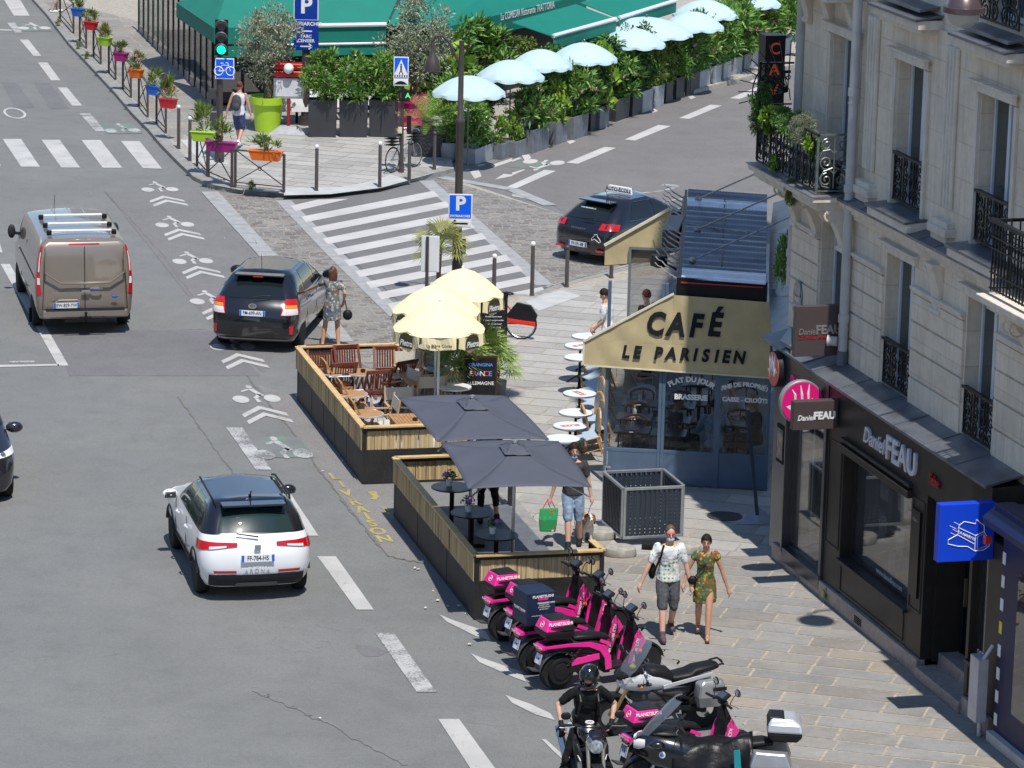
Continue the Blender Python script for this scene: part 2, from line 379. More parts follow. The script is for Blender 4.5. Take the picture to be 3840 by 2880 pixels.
cob1=[g(5,1870,0),G((1066,746)),g(6,700,540),g(6,1200,1050),G((1545,1300)),G((1480,1420)),g(6,750,1420),g(6,0,500)]
flat('cobble_bed',cob1,.004,M_MORTAR2)
slabs('cobbles',[[cob1[0],cob1[1],cob1[2],g(6,0,500)],[cob1[2],cob1[3],cob1[4],cob1[5],cob1[6],g(6,0,500)]],math.radians(14),.15,(.18,.30),.010,.008,M_SLAB3,9,.004)
cob2=[g(2,1480,1565),g(2,1690,1535),g(7,270,150),g(7,620,280),g(7,1200,640),g(7,1500,560),g(7,1000,640),g(7,600,740),g(7,380,800),g(7,290,830)]
c2a=[g(2,1490,1560),g(2,1700,1545),g(7,470,210),g(7,1250,560),g(7,600,735),g(7,300,820)]
flat('cobble_bed',[g(2,1490,1560),g(2,1700,1545),g(7,470,210),g(7,1500,520),g(7,600,740),g(7,300,825)],.008,M_MORTAR2)
slabs('cobbles',[[g(2,1490,1560),g(2,1700,1545),g(7,470,210),g(7,1500,520),g(7,600,740),g(7,300,825)]],math.radians(14),.15,(.18,.30),.011,.012,M_SLAB3,10,.004)
flat('crossing_surface',[g(6,245,70),g(2,1040,1560),g(2,1480,1565),g(7,300,830),g(7,0,900),g(6,1520,1200)],.012,asphalt_mat('crossing asphalt',(.158,.154,.152),(.176,.171,.168)))
def band(pts,w,z,m,name='granite_strip'):
 b=MB();n=len(pts)
 for i in range(n-1):
  a,c=Vector(pts[i]),Vector(pts[i+1]);t=(c-a).normalized();s=Vector((-t.y,t.x,0))*w/2
  L=(c-a).length;k=max(1,int(L/1.0))
  for j in range(k):
   p=a.lerp(c,j/k)+t*.006;r=a.lerp(c,(j+1)/k)-t*.006
   b.add([(p.x-s.x,p.y-s.y,z),(p.x+s.x,p.y+s.y,z),(r.x+s.x,r.y+s.y,z),(r.x-s.x,r.y-s.y,z)],[(0,1,2,3)])
 return struct(name,b,m)
band([g(6,235,75),g(6,700,560),g(6,1230,1080)],.38,.016,M_STRIP)
band([g(2,1470,1565),g(6,2212,560),g(7,280,810)],.38,.016,M_STRIP)
band([g(5,1810,0),g(5,2212,440),g(6,0,440),g(6,560,1050),g(6,760,1300)],.42,.016,M_STRIP)
band([g(2,1600,1535),g(2,2212,1640),g(7,330,120)],.35,.016,M_STRIP)
W=[]
for k in range(0,11):
 l0=(300+92.8*k,125+94*k);l1=(342+92.8*k,170+95.5*k)
 r0=(1535+104*(k-1),-5+91*(k-1)+max(0,k-4)*2);r1=(r0[0]+46,r0[1]+48)
 if k==0:W.append([g(6,*l0),g(6,540,70),g(6,800,65),g(6,*l1)])
 else:W.append([g(6,*l0),g(6,*r0),g(6,*r1),g(6,*l1)])
flats('zebra_crossing',W,.017,M_PW3)
W=[[(22,1203),(182,1203),(345,1443),(182,1443)],[(358,1210),(515,1210),(693,1450),(530,1450)],[(703,1212),(868,1212),(1055,1452),(888,1452)],[(1043,1220),(1205,1222),(1403,1462),(1235,1455)],[(-300,1196),(-150,1196),(10,1436),(-150,1436)]]
flats('zebra_crossing',[[g(1,*p)for p in w]for w in W],.009,M_PW)
W=[[(170,345),(245,345),(357,485),(290,485)],[(328,543),(410,543),(523,697),(442,697)],[(498,758),(580,758),(710,915),(625,915)],[(35,0),(175,0),(257,138),(120,138)],[(0,255),(100,258),(100,268),(0,265)]]
W2=[[(685,982),(780,982),(918,1137),(825,1137)],[(60,198),(130,198),(200,290),(135,290)]]
flats('lane_marking',[[g(1,*p)for p in w]for w in W],.009,M_PW);flats('lane_marking',[[g(1,*p)for p in w]for w in W2],.009,M_PW2)
flats('lane_marking',[[g(5,*p)for p in w]for w in[[(5,625),(85,625),(592,1503),(500,1503)],[(-200,1500),(505,1489),(512,1503),(-200,1522)],[(-60,380),(-20,380),(22,525),(0,525)]]],.009,M_PW)
flats('lane_marking',[[g(5,*p)for p in[(80,1465),(295,1460),(300,1476),(85,1480)]]],.009,M_PW2)
flats('lane_marking',[[g(9,1955,380),g(9,2095,380),g(10,133,745),g(10,0,745)]],.0095,M_PW2)
flats('lane_marking',[[g(10,140,900),g(10,265,900),g(10,540,1315),g(10,405,1315)]],.0095,M_PW)
flats('lane_marking',[[g(10,529,1493),g(10,690,1493),g(14,1018,295),g(14,868,295)],[g(14,1575,1240),g(14,1755,1240),g(14,2120,1740),g(14,1900,1740)]],.0095,M_PW)
flats('lane_marking',[[g(14,1030,495),g(14,1190,495),g(14,1560,1008),g(14,1390,1008)]],.0095,M_PW2)
flats('parking_marking',[[g(14,1580,335),g(14,1700,385),g(14,1980,480),g(14,2040,570),g(14,1900,525),g(14,1650,400)],[g(14,1855,672),g(14,1960,715),g(14,2290,830),g(15,125,920),g(14,2230,880),g(14,1930,750)],[g(15,-60,1030),g(15,0,1055),g(15,160,1110),g(15,330,1190),g(15,370,1250),g(15,200,1200),g(15,0,1100)],[g(15,255,1415),g(15,290,1415),g(15,420,1530),g(15,450,1600),g(15,350,1510)]],.0095,M_PW)
W=[[(2060,840),(2212,790),(2145,743),(1880,852),(1965,858)],[(1445,1022),(1715,907),(1815,914),(1530,1030)],[(972,1208),(1265,1082),(1372,1092),(1065,1217)],[(468,1408),(800,1271),(900,1280),(570,1417)],[(-60,1625),(280,1470),(380,1480),(20,1638)]]
W[0]=[(1880,852),(2160,737),(2290,740),(1965,858)]
flats('lane_marking',[[g(3,*p)for p in w]for w in W],.0095,M_PW3)
W=[[(85,1345),(145,1338),(168,1370),(110,1390)],[(475,1225),(530,1212),(550,1225),(500,1247)],[(1190,955),(1235,940),(1262,962),(1215,978)],[(1520,838),(1560,828),(1587,845),(1545,860)],[(1828,715),(1870,703),(1890,722),(1850,738)],[(2035,722),(2080,690),(2212,675),(2212,700)],[(0,1385),(60,1363),(85,1370),(0,1402)],[(0,1495),(100,1465),(112,1470),(0,1520)]]
flats('lane_marking',[[g(3,*p)for p in w]for w in W],.0095,M_PW3)
flats('lane_marking',[[g(2,*p)for p in w]for w in[[(1848,1488),(1920,1465),(1950,1525),(1890,1548)],[(2028,1430),(2150,1390),(2212,1370),(2212,1395),(2055,1448)],[(1900,1432),(1960,1418),(1988,1425),(1920,1443)],[(2060,1555),(2140,1505),(2212,1510),(2212,1525)],[(1795,1475),(1840,1462),(1855,1470),(1800,1480)]]],.0095,M_PW3)
flats('lane_marking',[[g(7,0,0),g(7,60,10),g(7,180,55),g(7,230,75),g(7,0,40)]],.0095,M_PW2)
def ring_marks(c,rx,ry,w,rz,z,m,arcs=(0,2*PI),name='speed_marking'):
 b=MB();n=32
 for i in range(n):
  t0=arcs[0]+(arcs[1]-arcs[0])*i/n;t1=arcs[0]+(arcs[1]-arcs[0])*(i+1)/n;R=Matrix.Rotation(rz,3,'Z')
  P=[R@Vector(((rx-d)*math.cos(t),(ry-d*2.6)*math.sin(t),0))+Vector((c[0],c[1],z))for t,d in((t0,0),(t1,0),(t1,w),(t0,w))]
  b.add(P,[(0,1,2,3)])
 return struct(name,b,m)
ring_marks(g(1,127,980),.30,.95,.07,ROAD,.009,M_PW)
ring_marks(g(7,1330,50),.42,1.6,.1,-.9,.0095,M_PW2,(-1.6,2.2));ring_marks(g(3,1120,1640),.45,1.2,.1,-.9,.0095,M_PW2,(-.4,2.2))
def bike_symbol(c,s=1.,z=.010,m=M_PW,flip=1,rz=ROAD,name='bicycle_marking',chev=None):
 b=MB();R=Matrix.Rotation(rz,3,'Z')
 def P(x,y):v=R@Vector((x*s,y*s*flip,0));return(c[0]+v.x,c[1]+v.y,z)
 def disc(x,y,rx,ry):b.add([P(x+rx*math.cos(2*PI*i/20),y+ry*math.sin(2*PI*i/20))for i in range(20)],[tuple(range(20))])
 disc(-.30,0,.155,.30);disc(.30,0,.155,.30);disc(.02,.98,.055,.14)
 for pl in([(-.03,.80),(.07,.84),(.20,.25),(.10,.18)],[(-.02,.72),(-.18,.58),(-.20,.66),(-.03,.84)],[(.16,.30),(.02,.02),(-.05,.08),(.08,.38)],[(.03,.06),(.05,-.28),(-.03,-.28),(-.03,.05)]):
  b.add([P(*p)for p in pl],[tuple(range(4))])
 struct(name,b,m)
def chevrons(c,z=.010,m=M_PW,rz=ROAD,w=.42):
 b=MB();R=Matrix.Rotation(rz,3,'Z')
 for oy in(0,-.52):
  def P(x,y):v=R@Vector((x,y+oy,0));return(c[0]+v.x,c[1]+v.y,z)
  b.add([P(0,0),P(w,-.62),P(w,-.88),P(0,-.28)],[(0,1,2,3)]);b.add([P(0,0),P(0,-.28),P(-w,-.88),P(-w,-.62)],[(0,1,2,3)])
 struct('chevron_marking',b,m)
for c,a in(((1,1382,1640),(5,1405,35)),((5,1510,285),(5,1535,320)),((5,1665,600),(5,1695,642)),((5,1825,945),(5,1870,985)),((5,2010,1340),(5,2045,1396))):
 bike_symbol(g(*c));chevrons(g(*a))
bike_symbol(G((962,1497)));chevrons(g(10,20,192))
flats('green_marking',[[g(10,-60,460),g(10,370,460),g(10,515,640),g(10,130,640),g(10,-20,540)]],.010,M_PG);bike_symbol(g(10,240,610),1.15,.0135,M_PW2)
flats('green_marking',[[g(1,140,203),g(1,405,205),g(1,450,270),g(1,190,270)],[g(1,850,1065),g(1,1140,1065),g(1,1230,1157),g(1,930,1157)]],.010,M_PG2)
bike_symbol(g(1,297,245),1.15,.0135);bike_symbol(g(1,1060,1130),1.05,.0135,M_PW2)
flats('green_marking',[[g(3,-60,1440),g(3,60,1395),g(3,430,1395),g(3,330,1445),g(3,100,1455)]],.010,M_PG2);bike_symbol(g(3,275,1405),1.2,.0135,M_PW3,-1,-.2)
for ch,x,y in(('L',675,803),('I',745,875),('V',783,945),('R',855,1025),('A',915,1090),('I',960,1147),('S',1005,1210),('O',1055,1278),('N',1112,1345)):
 P=g(10,x,y)
 T=Matrix.Translation((P.x,P.y,.011))@Matrix.Rotation(math.radians(14),4,'Z')@Matrix.Diagonal((1,1.75,1,1))@Matrix.Rotation(-PI/2,4,'X')
 o=text(ch,M_PY,None,T,.33,.0,bold=.012,name='delivery_marking');o['kind']='structure'
flats('delivery_marking',[[g(10,960,935),g(10,1040,930),g(10,1060,980),g(10,1040,1005),g(10,985,1000),g(10,1010,975)],[g(10,1060,1065),g(10,1125,1065),g(10,1165,1100),g(10,1140,1110)],[g(10,1105,1090),g(10,1165,1110),g(10,1150,1135),g(10,1115,1125)]],.010,M_PY)
def seam(P,w,m,z=.0080):
 b=MB();R_=random.Random(len(P));L=[]
 for a,c in zip(P,P[1:]):
  for k in range(14):L.append(Vector(a).lerp(Vector(c),k/14)+Vector((R_.uniform(-.02,.02),R_.uniform(-.05,.05),0)))
 for a,c in zip(L,L[1:]):t=(c-a).normalized();s=Vector((-t.y,t.x,0))*w*R_.uniform(.4,1.3)*.5;b.add([(a.x-s.x,a.y-s.y,z),(a.x+s.x,a.y+s.y,z),(c.x+s.x,c.y+s.y,z),(c.x-s.x,c.y-s.y,z)],[(0,1,2,3)])
 return struct('road_seam',b,m)
M_SEAM=mat('seam tar',(.10,.095,.09),.8,var=.4,scale=9,var2=(.20,.185,.165));M_SKID=mat('tyre mark',(.178,.180,.176),.8,var=.12,scale=3)
seam([g(5,910,0),g(5,1400,540),g(5,1860,1180)],.03,M_SEAM);seam([g(10,-90,-90),g(10,160,230),g(10,330,430),g(10,560,760),g(10,880,1180),g(10,1150,1490),g(10,1470,1560)],.035,M_SEAM);seam([g(5,1760,0),g(5,2212,510)],.03,M_SEAM)
seam([g(9,1540,110),g(9,1760,430),g(9,2030,800)],.03,M_SEAM);seam([g(14,0,990),g(14,620,1270),g(14,1340,1659)],.10,M_SKID)
seam([g(5,440,1205),g(5,1130,1203),g(5,1840,1190)],.012,M_SEAM)
b=MB();R_=random.Random(5)
for n_,x,y in((14,1750,268),(14,1810,335),(14,1630,415),(14,1465,287),(14,1530,137),(10,600,480),(10,745,672),(10,1400,1610),(10,1370,1600),(10,775,1445),(10,575,762),(14,1655,270),(14,1575,220),(5,790,20),(5,1940,407),(1,740,640),(14,555,1240),(14,1845,600)):
 P=g(n_,x,y);a=R_.random()*3;s_=R_.uniform(.012,.035)
 b.add([(P.x+s_*math.cos(a+i*1.57)*R_.uniform(.5,1.4),P.y+s_*1.6*math.sin(a+i*1.57),.012+R_.random()*.02)for i in range(4)],[(0,1,2,3)])
o=b.build('litter',mat('litter paper',(.6,.56,.5),.8));o['kind']='stuff';o['label']='scraps of pale paper and leaves scattered on the road';o['category']='litter'
def stone_mat(name,c0,c1,c2,courses=True):
 s=N(name);n0=s.noise(1.1,3);c=s.ramp(n0,[(.3,c0),(.5,c1),(.7,c2)])
 n1=s.noise(7,8,.7);c=s.mix(c,s.ramp(n1,[(.3,.88),(.7,1.05)]),1.,'MULTIPLY')
 mp=s.n('Mapping');mp.inputs['Scale'].default_value=(5,5,.35);s.l(s.tc.outputs['Object'],mp.inputs[0]);n2=s.noise(2.,5,.6,mp.outputs[0]);c=s.mix(c,s.ramp(n2,[(.35,.90),(.6,1.03)]),1.,'MULTIPLY')
 if courses:
  br=s.n('TexBrick');mb_=s.n('Mapping');s.l(s.tc.outputs['Object'],mb_.inputs[0]);mb_.inputs['Rotation'].default_value=(-PI/2,0,0);s.l(mb_.outputs[0],br.inputs[0])
  for k,v in(('Scale',1.),('Brick Width',1.15),('Row Height',.525),('Mortar Size',.011),('Bias',0.)):br.inputs[k].default_value=v
  br.inputs['Color1'].default_value=(.93,.93,.93,1);br.inputs['Color2'].default_value=(1.04,1.02,.99,1);br.inputs['Mortar'].default_value=(.84,.80,.74,1);c=s.mix(c,br.outputs[0],1.,'MULTIPLY')
 s.l(c,s.b.inputs['Base Color']);s.b.inputs['Roughness'].default_value=.85;s.bump(n1,.3,.008);return s.m
M_STONE=stone_mat('limestone',(.74,.64,.50),(.79,.70,.57),(.70,.60,.47));M_STONE2=stone_mat('carved limestone',(.68,.60,.49),(.74,.665,.56),(.63,.56,.46),False)
M_ZINC=mat('zinc sheet',(.17,.18,.205),.42,.45,var=.3,scale=2.5,bump=.05,bscale=4)
M_IRON=mat('black wrought iron',(.018,.021,.023),.35,.2,var=.3,scale=8);M_IRON2=mat('grey green iron',(.16,.19,.18),.35,.3,var=.3,scale=9)
M_WPAINT=mat('window paint',(.62,.68,.76),.35,var=.06,scale=3);M_DARKIN=mat('dark interior',(.012,.014,.014),.9,var=0)
M_PANE=glass('window glass',(.045,.06,.06),.94,.03);M_SHOPG=glass('shop glass',(.05,.055,.06),.45,.02)
M_PIPE=mat('drainpipe paint',(.50,.49,.47),.5,var=.12,scale=3);M_BROWN=mat('dark bronze joinery',(.034,.029,.025),.42,.0,var=.15,scale=3);M_BRONZE=mat('anodised panel',(.12,.125,.14),.32,.8,var=.12,scale=2)
M_PLINTH=mat('granite plinth',(.33,.28,.25),.5,var=.2,scale=12);M_WLET=mat('white lettering',(.62,.60,.64),.5,var=0);M_RED=mat('red lettering',(.35,.012,.02),.5,var=0)
M_SIGNBR=mat('brown sign',(.075,.055,.055),.45,var=.08,scale=2);M_PINK=mat('magenta panel',(.78,.012,.20),.4,var=.04);M_BLUE=mat('royal blue sign',(.004,.055,.62),.4,var=.03);M_WHITE=mat('white paint',(.78,.78,.78),.45,var=.04)
M_NAVY=mat('navy shopfront',(.004,.008,.055),.5,var=.1);M_YEL=mat('yellow patch',(.75,.62,.02),.5,var=0);M_ALU=mat('brushed aluminium',(.55,.56,.58),.35,.85,var=.08)
FRZ=FAC-PI/2
BLD=thing('stone_building','pale limestone corner building with black shopfronts, ironwork balconies and zinc ledges','building',(FB.x,FB.y,0),FRZ)
def bpart(b,name,m,par=None,**k):return b.build(name,m,par or BLD,**k)
def cells(b,x0,x1,z0,z1,y0,y1,holes):
 xs=sorted({x0,x1,*[min(max(v,x0),x1)for h in holes for v in h[:2]]});
 for xa,xb in zip(xs,xs[1:]):
  hs=sorted([(h[2],h[3])for h in holes if h[0]<=xa+1e-6 and h[1]>=xb-1e-6]);z=z0
  for ha,hb in hs+[(z1,z1)]:
   if ha>z+1e-4:b.box(((xa+xb)/2,(y0+y1)/2,(z+ha)/2),(xb-xa,y1-y0,ha-z))
   z=max(z,hb)
WIN1=[(-.87,.28),(2.0,3.14),(5.25,6.38),(8.6,9.75),(12,13.1)];WIN2=[(-.87,.28),(1.98,3.15),(5.22,6.45),(8.6,9.75),(12,13.1)]
b=MB();cells(b,-2.2,17,3.45,6.05,.5,.95,[(a,c,3.72,5.78)for a,c in WIN1]);cells(b,-2.2,17,6.05,9.36,.56,.95,[(a,c,6.5,8.72)for a,c in WIN2])
cells(b,-2.2,17,9.36,13.6,.6,.95,[(a,c,9.75,12.2)for a,c in WIN2]);b.box((7.4,.85,18.6),(19.2,.5,10.));b.box((7.4,1.2,23.75),(19.2,1.8,.3));
b.box((7.4,5.2,11.8),(19.2,8.4,23.6))if False else None
bpart(b,'wall',M_STONE)
b=MB();b.box((-2.3,6.2,11.9),(.2,10.2,23.8));b.box((7.4,11.2,11.9),(19.2,.2,23.8));b.box((7.4,6.2,23.7),(19.2,10.2,.2));b.box((17.1,6.2,11.9),(.2,10.2,23.8));bpart(b,'side_wall',M_STONE2)
kyaw=math.radians(90-6.742)-FRZ;cw=Vector((math.cos(kyaw),math.sin(kyaw),0));cn=Vector((-cw.y,cw.x,0));c0=Vector((-2.62,.62,0))-cn*.48
b=MB()
for(z0_,z1_,o_)in((4.2,6.2,0.),(6.2,14.,.06),(14.,23.8,.1)):b.prism([c0-cn*(o_)+Vector((0,0,z0_)),c0-cn*(o_)+cw*20+Vector((0,0,z0_)),c0-cn*1.2+cw*20+Vector((0,0,z0_)),c0-cn*1.2+Vector((0,0,z0_))],(0,0,z1_-z0_))
bpart(b,'corner_wall',M_STONE2)
b=MB();b.box((7.4,1.6,8),(19.,.1,16));bpart(b,'room_backing',M_DARKIN)
segs=[(-2.18,-.90),(.31,1.95),(3.19,5.20),(6.43,8.55),(9.8,11.9)]
for a,c in segs:
 z=3.70;b=MB()
 for k in range(4):
  z1=z+.425
  b.box(((a+c)/2,.485,(z+z1)/2),(c-a,.05,z1-z-.035));z=z1
 bpart(b,'rusticated_course',M_STONE,bevel=.008)
b=MB()
for z,y,h in((6.24,.30,.10),(6.15,.38,.09),(6.06,.43,.08)):b.box((7.4,(y+.56)/2,z),(19.2,.56-y,h))
for(a,c),(a2,c2)in zip(WIN1,WIN2):
 for(x0,x1),zt in(((a,c),5.78),((a2,c2),8.72)):
  b.box(((x0+x1)/2,.465,zt+.08),(x1-x0+.30,.07,.12));b.box(((x0+x1)/2,.445,zt+.155),(x1-x0+.36,.11,.035))
 for s_ in(a2-.075,c2+.075):b.box((s_,.535,7.55),(.09,.05,2.3))
for a,c in segs:b.box(((a+c)/2,.455,5.48),(c-a,.09,.055));b.box(((a+c)/2,.47,5.43),(c-a,.06,.05))
bpart(b,'moulding',M_STONE2,bevel=.006)
for xc in(4.15,7.55,.95):
 b=MB()
 for k in range(4):b.cyl((xc-.18+k*.12,.53,6.85),(xc-.18+k*.12,.53,9.2),.04,n=8)
 b.box((xc,.5,6.62),(.62,.14,.1));b.box((xc,.48,6.52),(.72,.18,.12));b.box((xc,.5,6.42),(.6,.14,.12))
 bpart(b,'fluted_pilaster',M_STONE2,bevel=.01)
def console(b,xc,y0,z0,z1,d,w=.28):
 pr=[(y0,z0)];n=12
 for i in range(n+1):t=i/n;pr.append((y0-d*(.18+.82*t**1.6),z0+(z1-z0)*t))
 pr.append((y0,z1));b.prism([(xc-w/2,y,z)for y,z in pr],(w,0,0))
 for s_ in(-1,1):b.torus((xc+s_*w*.42,y0-d*.72,z1-d*.28),d*.22,.02,'X',14,5)
 b.cyl((xc-w*.6,y0-d*.15,z0),(xc+w*.6,y0-d*.15,z0),.05,n=10)
for a_ in[(4.12,.5,5.3,6.03,.2,.34)]+[(xc,.5,5.45,6.12,.42,.24)for xc in(-2.0,-1.05,.18)]+[(xc,.5,5.35,6.0,.5,.26)for xc in(7.75,8.5)]+[(xc,.56,8.75,9.5,.36,.22)for xc in(-2.0,-1.0,.1)]:b=MB();console(b,*a_);bpart(b,'scroll_bracket',M_STONE2,bevel=.006)
def sill(b,x0,x1,z,y0,y1,t=.16):
 b.prism([(x0,y1,z),(x0,y1,z-t),(x0+.12,y0+.12,z-t-.02),(x0,y0,z-.03)],(x1-x0,0,0))
for a,c in WIN2[1:4]:
 b=MB();b.box(((a+c)/2,.42,9.42),(c-a+.75,.40,.14));b.box(((a+c)/2,.45,9.32),(c-a+.55,.30,.1));bpart(b,'window_sill',M_STONE2,bevel=.01)
 b=MB();b.box(((a+c)/2,.40,6.40),(c-a+.45,.34,.16));bpart(b,'window_sill',M_STONE2,bevel=.01)
def zsheet(x0,x1,yo,yi,zo,zi,step=.62,th=.02):
 x=x0;b=MB()
 while x<x1-.05:
  xe=min(x+step,x1);b.prism([(x,yo,zo),(x,yi,zi),(x,yi,zi-th),(x,yo,zo-th-.02)],(xe-x-.012,0,0));b.box((xe-.006,(yo+yi)/2,(zo+zi)/2+.002),(.022,(yi-yo)*.98,.02),M=Matrix.Rotation(math.atan2(zi-zo,yi-yo),3,'X'));x=xe
 bpart(b,'zinc_ledge',M_ZINC)
zsheet(-2.2,17,.26,.58,6.31,6.39,.6)
for a,c in WIN2[1:4]:zsheet(a-.42,c+.42,.16,.62,9.51,9.56,2.);zsheet(a-.25,c+.25,.28,.7,9.63,9.68,2.);zsheet(a-.25,c+.25,.2,.7,6.49,6.53,2.)
zsheet(.55,7.66,-.09,.5,3.60,3.74,1.18);zsheet(-2.0,.53,-.06,.5,3.60,3.74,1.0)
b=MB();LB=BLD_inv=None
Mi=(Matrix.Translation((FB.x,FB.y,0))@Matrix.Rotation(FRZ,4,'Z')).inverted()
def L3(p,z):return Mi@G(p,z)
for(o0,i0),(o1,i1)in(((((2893,1262)),(2968,1300)),((2885,1110),(2968,1110))),(((2885,1110),(2968,1110)),((2884,1000),(2966,1020))),(((2884,1000),(2966,1020)),((2888,870),(2964,880))),(((2888,870),(2964,880)),((2900,760),(2962,740)))):
 P=[L3(o0,3.56),L3(i0,3.74),L3(i1,3.74),L3(o1,3.56)];b.prism([P[0],P[1],P[2]*.99+P[1]*.01,P[3]*.99+P[0]*.01],(0,0,-.05))
bpart(b,'zinc_roof',M_ZINC)
b=MB();b.box((-1.9,.62,1.9),(.9,.2,3.3));b.box((-2.8,.9,1.9),(1.6,.3,3.3),rz=-.5);bpart(b,'side_pier',M_BRONZE)
def window(x0,x1,z0,z1,yb,par=BLD):
 b=MB();w=.055
 for x in(x0+w/2,x1-w/2):b.box((x,yb,(z0+z1)/2),(w,.07,z1-z0))
 for z in(z0+.05,z1-.04):b.box(((x0+x1)/2,yb,z),(x1-x0-2*w,.07,.08))
 b.box(((x0+x1)/2,yb-.006,(z0+z1)/2),(.10,.075,z1-z0-.17))
 f=b.build('window_frame',M_WPAINT,par,bevel=.004)
 b=MB();b.box(((x0+x1)/2,yb+.005,(z0+z1)/2),(x1-x0-.1,.012,z1-z0-.12));b.build('pane',M_PANE,f)
 return f
for a,c in WIN1:window(a+.02,c-.02,3.74,5.76,.74)
for a,c in WIN2:window(a+.02,c-.02,6.52,8.70,.78);window(a+.02,c-.02,9.77,12.18,.8)
def scroll(b,cx,cz,r,d,y,turns=1.4,a0=0.,n=16,t=.010):
 pts=[]
 for i in range(n+1):
  u=i/n;a=a0+d*turns*2*PI*u;rr=r*(1-.80*u);pts.append((cx+rr*math.cos(a),y,cz+rr*math.sin(a)))
 b.tube(pts,t,5)
def iron_panel(b,w,h,t=.010,n=1):
 0
 for k in range(n):
  x0=k*w/n;ww=w/n;cx=x0+ww/2;r=ww*.21
  b.tube([(cx,0,.03),(cx,0,h-.03)],t,5)
  for s_ in(-1,1):
   scroll(b,cx+s_*ww*.24,h*.86,r*.8,-s_,0,1.4,PI/2,t=t);scroll(b,cx+s_*ww*.24,h*.52,r*.95,s_,0,1.4,-PI/2 if s_>0 else-PI/2,t=t)
   scroll(b,cx+s_*ww*.22,h*.20,r*.95,-s_,0,1.4,PI/2,t=t)
   b.tube([(cx+s_*ww*.04,0,h*.42),(cx+s_*ww*.30,0,h*.36),(cx+s_*ww*.42,0,h*.22),(cx+s_*ww*.34,0,h*.08),(cx+s_*ww*.1,0,h*.04)],t,5)
   b.tube([(cx+s_*ww*.03,0,h*.70),(cx+s_*ww*.14,0,h*.76),(cx+s_*ww*.34,0,h*.74),(cx+s_*ww*.44,0,h*.62)],t,5)
   b.tube([(cx,0,h*.3),(cx+s_*ww*.1,0,h*.38),(cx+s_*ww*.26,0,h*.4)],t*.8,5)
 return b
def guard(x0,x1,z0,z1,y,par=BLD):
 b=MB();b.M=Matrix.Translation((x0,y,z0));iron_panel(b,x1-x0,z1-z0,.013,2);b.M=None
 b.box(((x0+x1)/2,y,z1+.02),(x1-x0+.16,.07,.04));b.box(((x0+x1)/2,y,z0+.02),(x1-x0,.03,.03))
 for x in(x0+.02,x1-.02,(x0*2+x1)/3,(x0+2*x1)/3):b.box((x,y,(z0+z1)/2),(.022,.022,z1-z0))
 b.build('window_guard',M_IRON,par)
for a,c in WIN1[1:4]:guard(a-.02,c+.02,3.76,4.42,.52)
for a,c in WIN2[1:3]:guard(a-.02,c+.02,6.58,7.28,.56)
guard(WIN2[2][0]-.1,WIN2[2][1]+.1,9.75,10.5,.5)
BX0,BX1,BY=-2.62,.22,-.03
def ySpan(b,x,y0,y1,z0,z1,t,n):
 b.M=Matrix.Translation((x,y0,z0))@Matrix.Rotation(PI/2,4,'Z');iron_panel(b,y1-y0,z1-z0,t,n);b.M=None
b=MB();b.box(((BX0+BX1)/2,.27,6.27),(BX1-BX0+.3,.8,.09));b.box(((BX0+BX1)/2,.31,6.17),(BX1-BX0+.18,.7,.12));b.box(((BX0+BX1)/2,.33,6.09),(BX1-BX0+.06,.62,.05));fl=b.build('balcony_slab',M_STONE2,BLD,bevel=.012)
b=MB();b.box(((BX0+BX1)/2,.26,6.325),(BX1-BX0+.34,.84,.014));b.build('zinc_cover',mat('weathered lead',(.24,.24,.26),.5,.4,var=.2),fl)
b=MB();b.M=Matrix.Translation((BX0,BY,6.40));iron_panel(b,BX1-BX0,.84,.011,9);b.M=None
b.box(((BX0+BX1)/2,BY,7.27),(BX1-BX0+.05,.045,.03));b.box(((BX0+BX1)/2,BY,6.39),(BX1-BX0,.03,.025))
for i in range(10):b.box((BX0+(BX1-BX0)*i/9,BY,6.83),(.022,.022,.88))
rl=bpart(b,'balcony_rail',M_IRON)
b=MB();ySpan(b,BX1,BY,.52,6.40,7.24,.013,1);b.box((BX1,.245,7.27),(.045,.57,.03));b.box((BX1,.245,6.39),(.03,.57,.025));b.box((BX1,BY,6.83),(.035,.035,.9));b.build('end_panel',M_IRON2,rl)
b=MB();ySpan(b,BX0,BY,.52,6.40,7.95,.010,2);b.box((BX0,.245,7.97),(.035,.6,.03));b.box((BX0,BY,7.2),(.035,.035,1.6));b.box((BX0,.245,7.3),(.03,.57,.025))
for i in range(9):
 a=math.radians(88+i*13);c=(BX0,.45,7.5);b.bar(c,(c[0],c[1]+math.cos(a)*.84,c[2]+math.sin(a)*.84),.016)
b.tube([(BX0,.45+.6*math.cos(math.radians(a)),7.5+.6*math.sin(math.radians(a)))for a in range(75,200,10)],.012,5);b.build('spiked_divider',M_IRON,rl)
X2=7.45;b=MB();b.box((X2+2,.22,6.22),(4.3,.95,.09));b.box((X2+2,.28,6.12),(4.15,.8,.12));b.build('balcony_slab',M_STONE2,BLD,bevel=.012)
b=MB();y_=-.10
for i in range(38):
 x=X2+i*.11;b.box((x,y_,6.80),(.02,.02,.92))
 if i<37:
  b.tube([(x,y_,6.62),(x+.05,y_,6.76),(x+.11,y_,6.90)],.008,4);b.tube([(x+.11,y_,6.62),(x+.06,y_,6.76),(x,y_,6.90)],.008,4);b.torus((x+.055,y_,7.16),.04,.008,'Y',10,4);b.tube([(x,y_,6.95),(x+.055,y_,7.05),(x+.11,y_,6.95)],.008,4)
for z in(6.36,6.58,6.92,7.08):b.box((X2+2,y_,z),(4.1,.022,.022))
b.box((X2+2,y_,7.30),(4.2,.07,.05))
for z in(6.36,6.9,7.1):b.box((X2,.2,z),(.02,.6,.02))
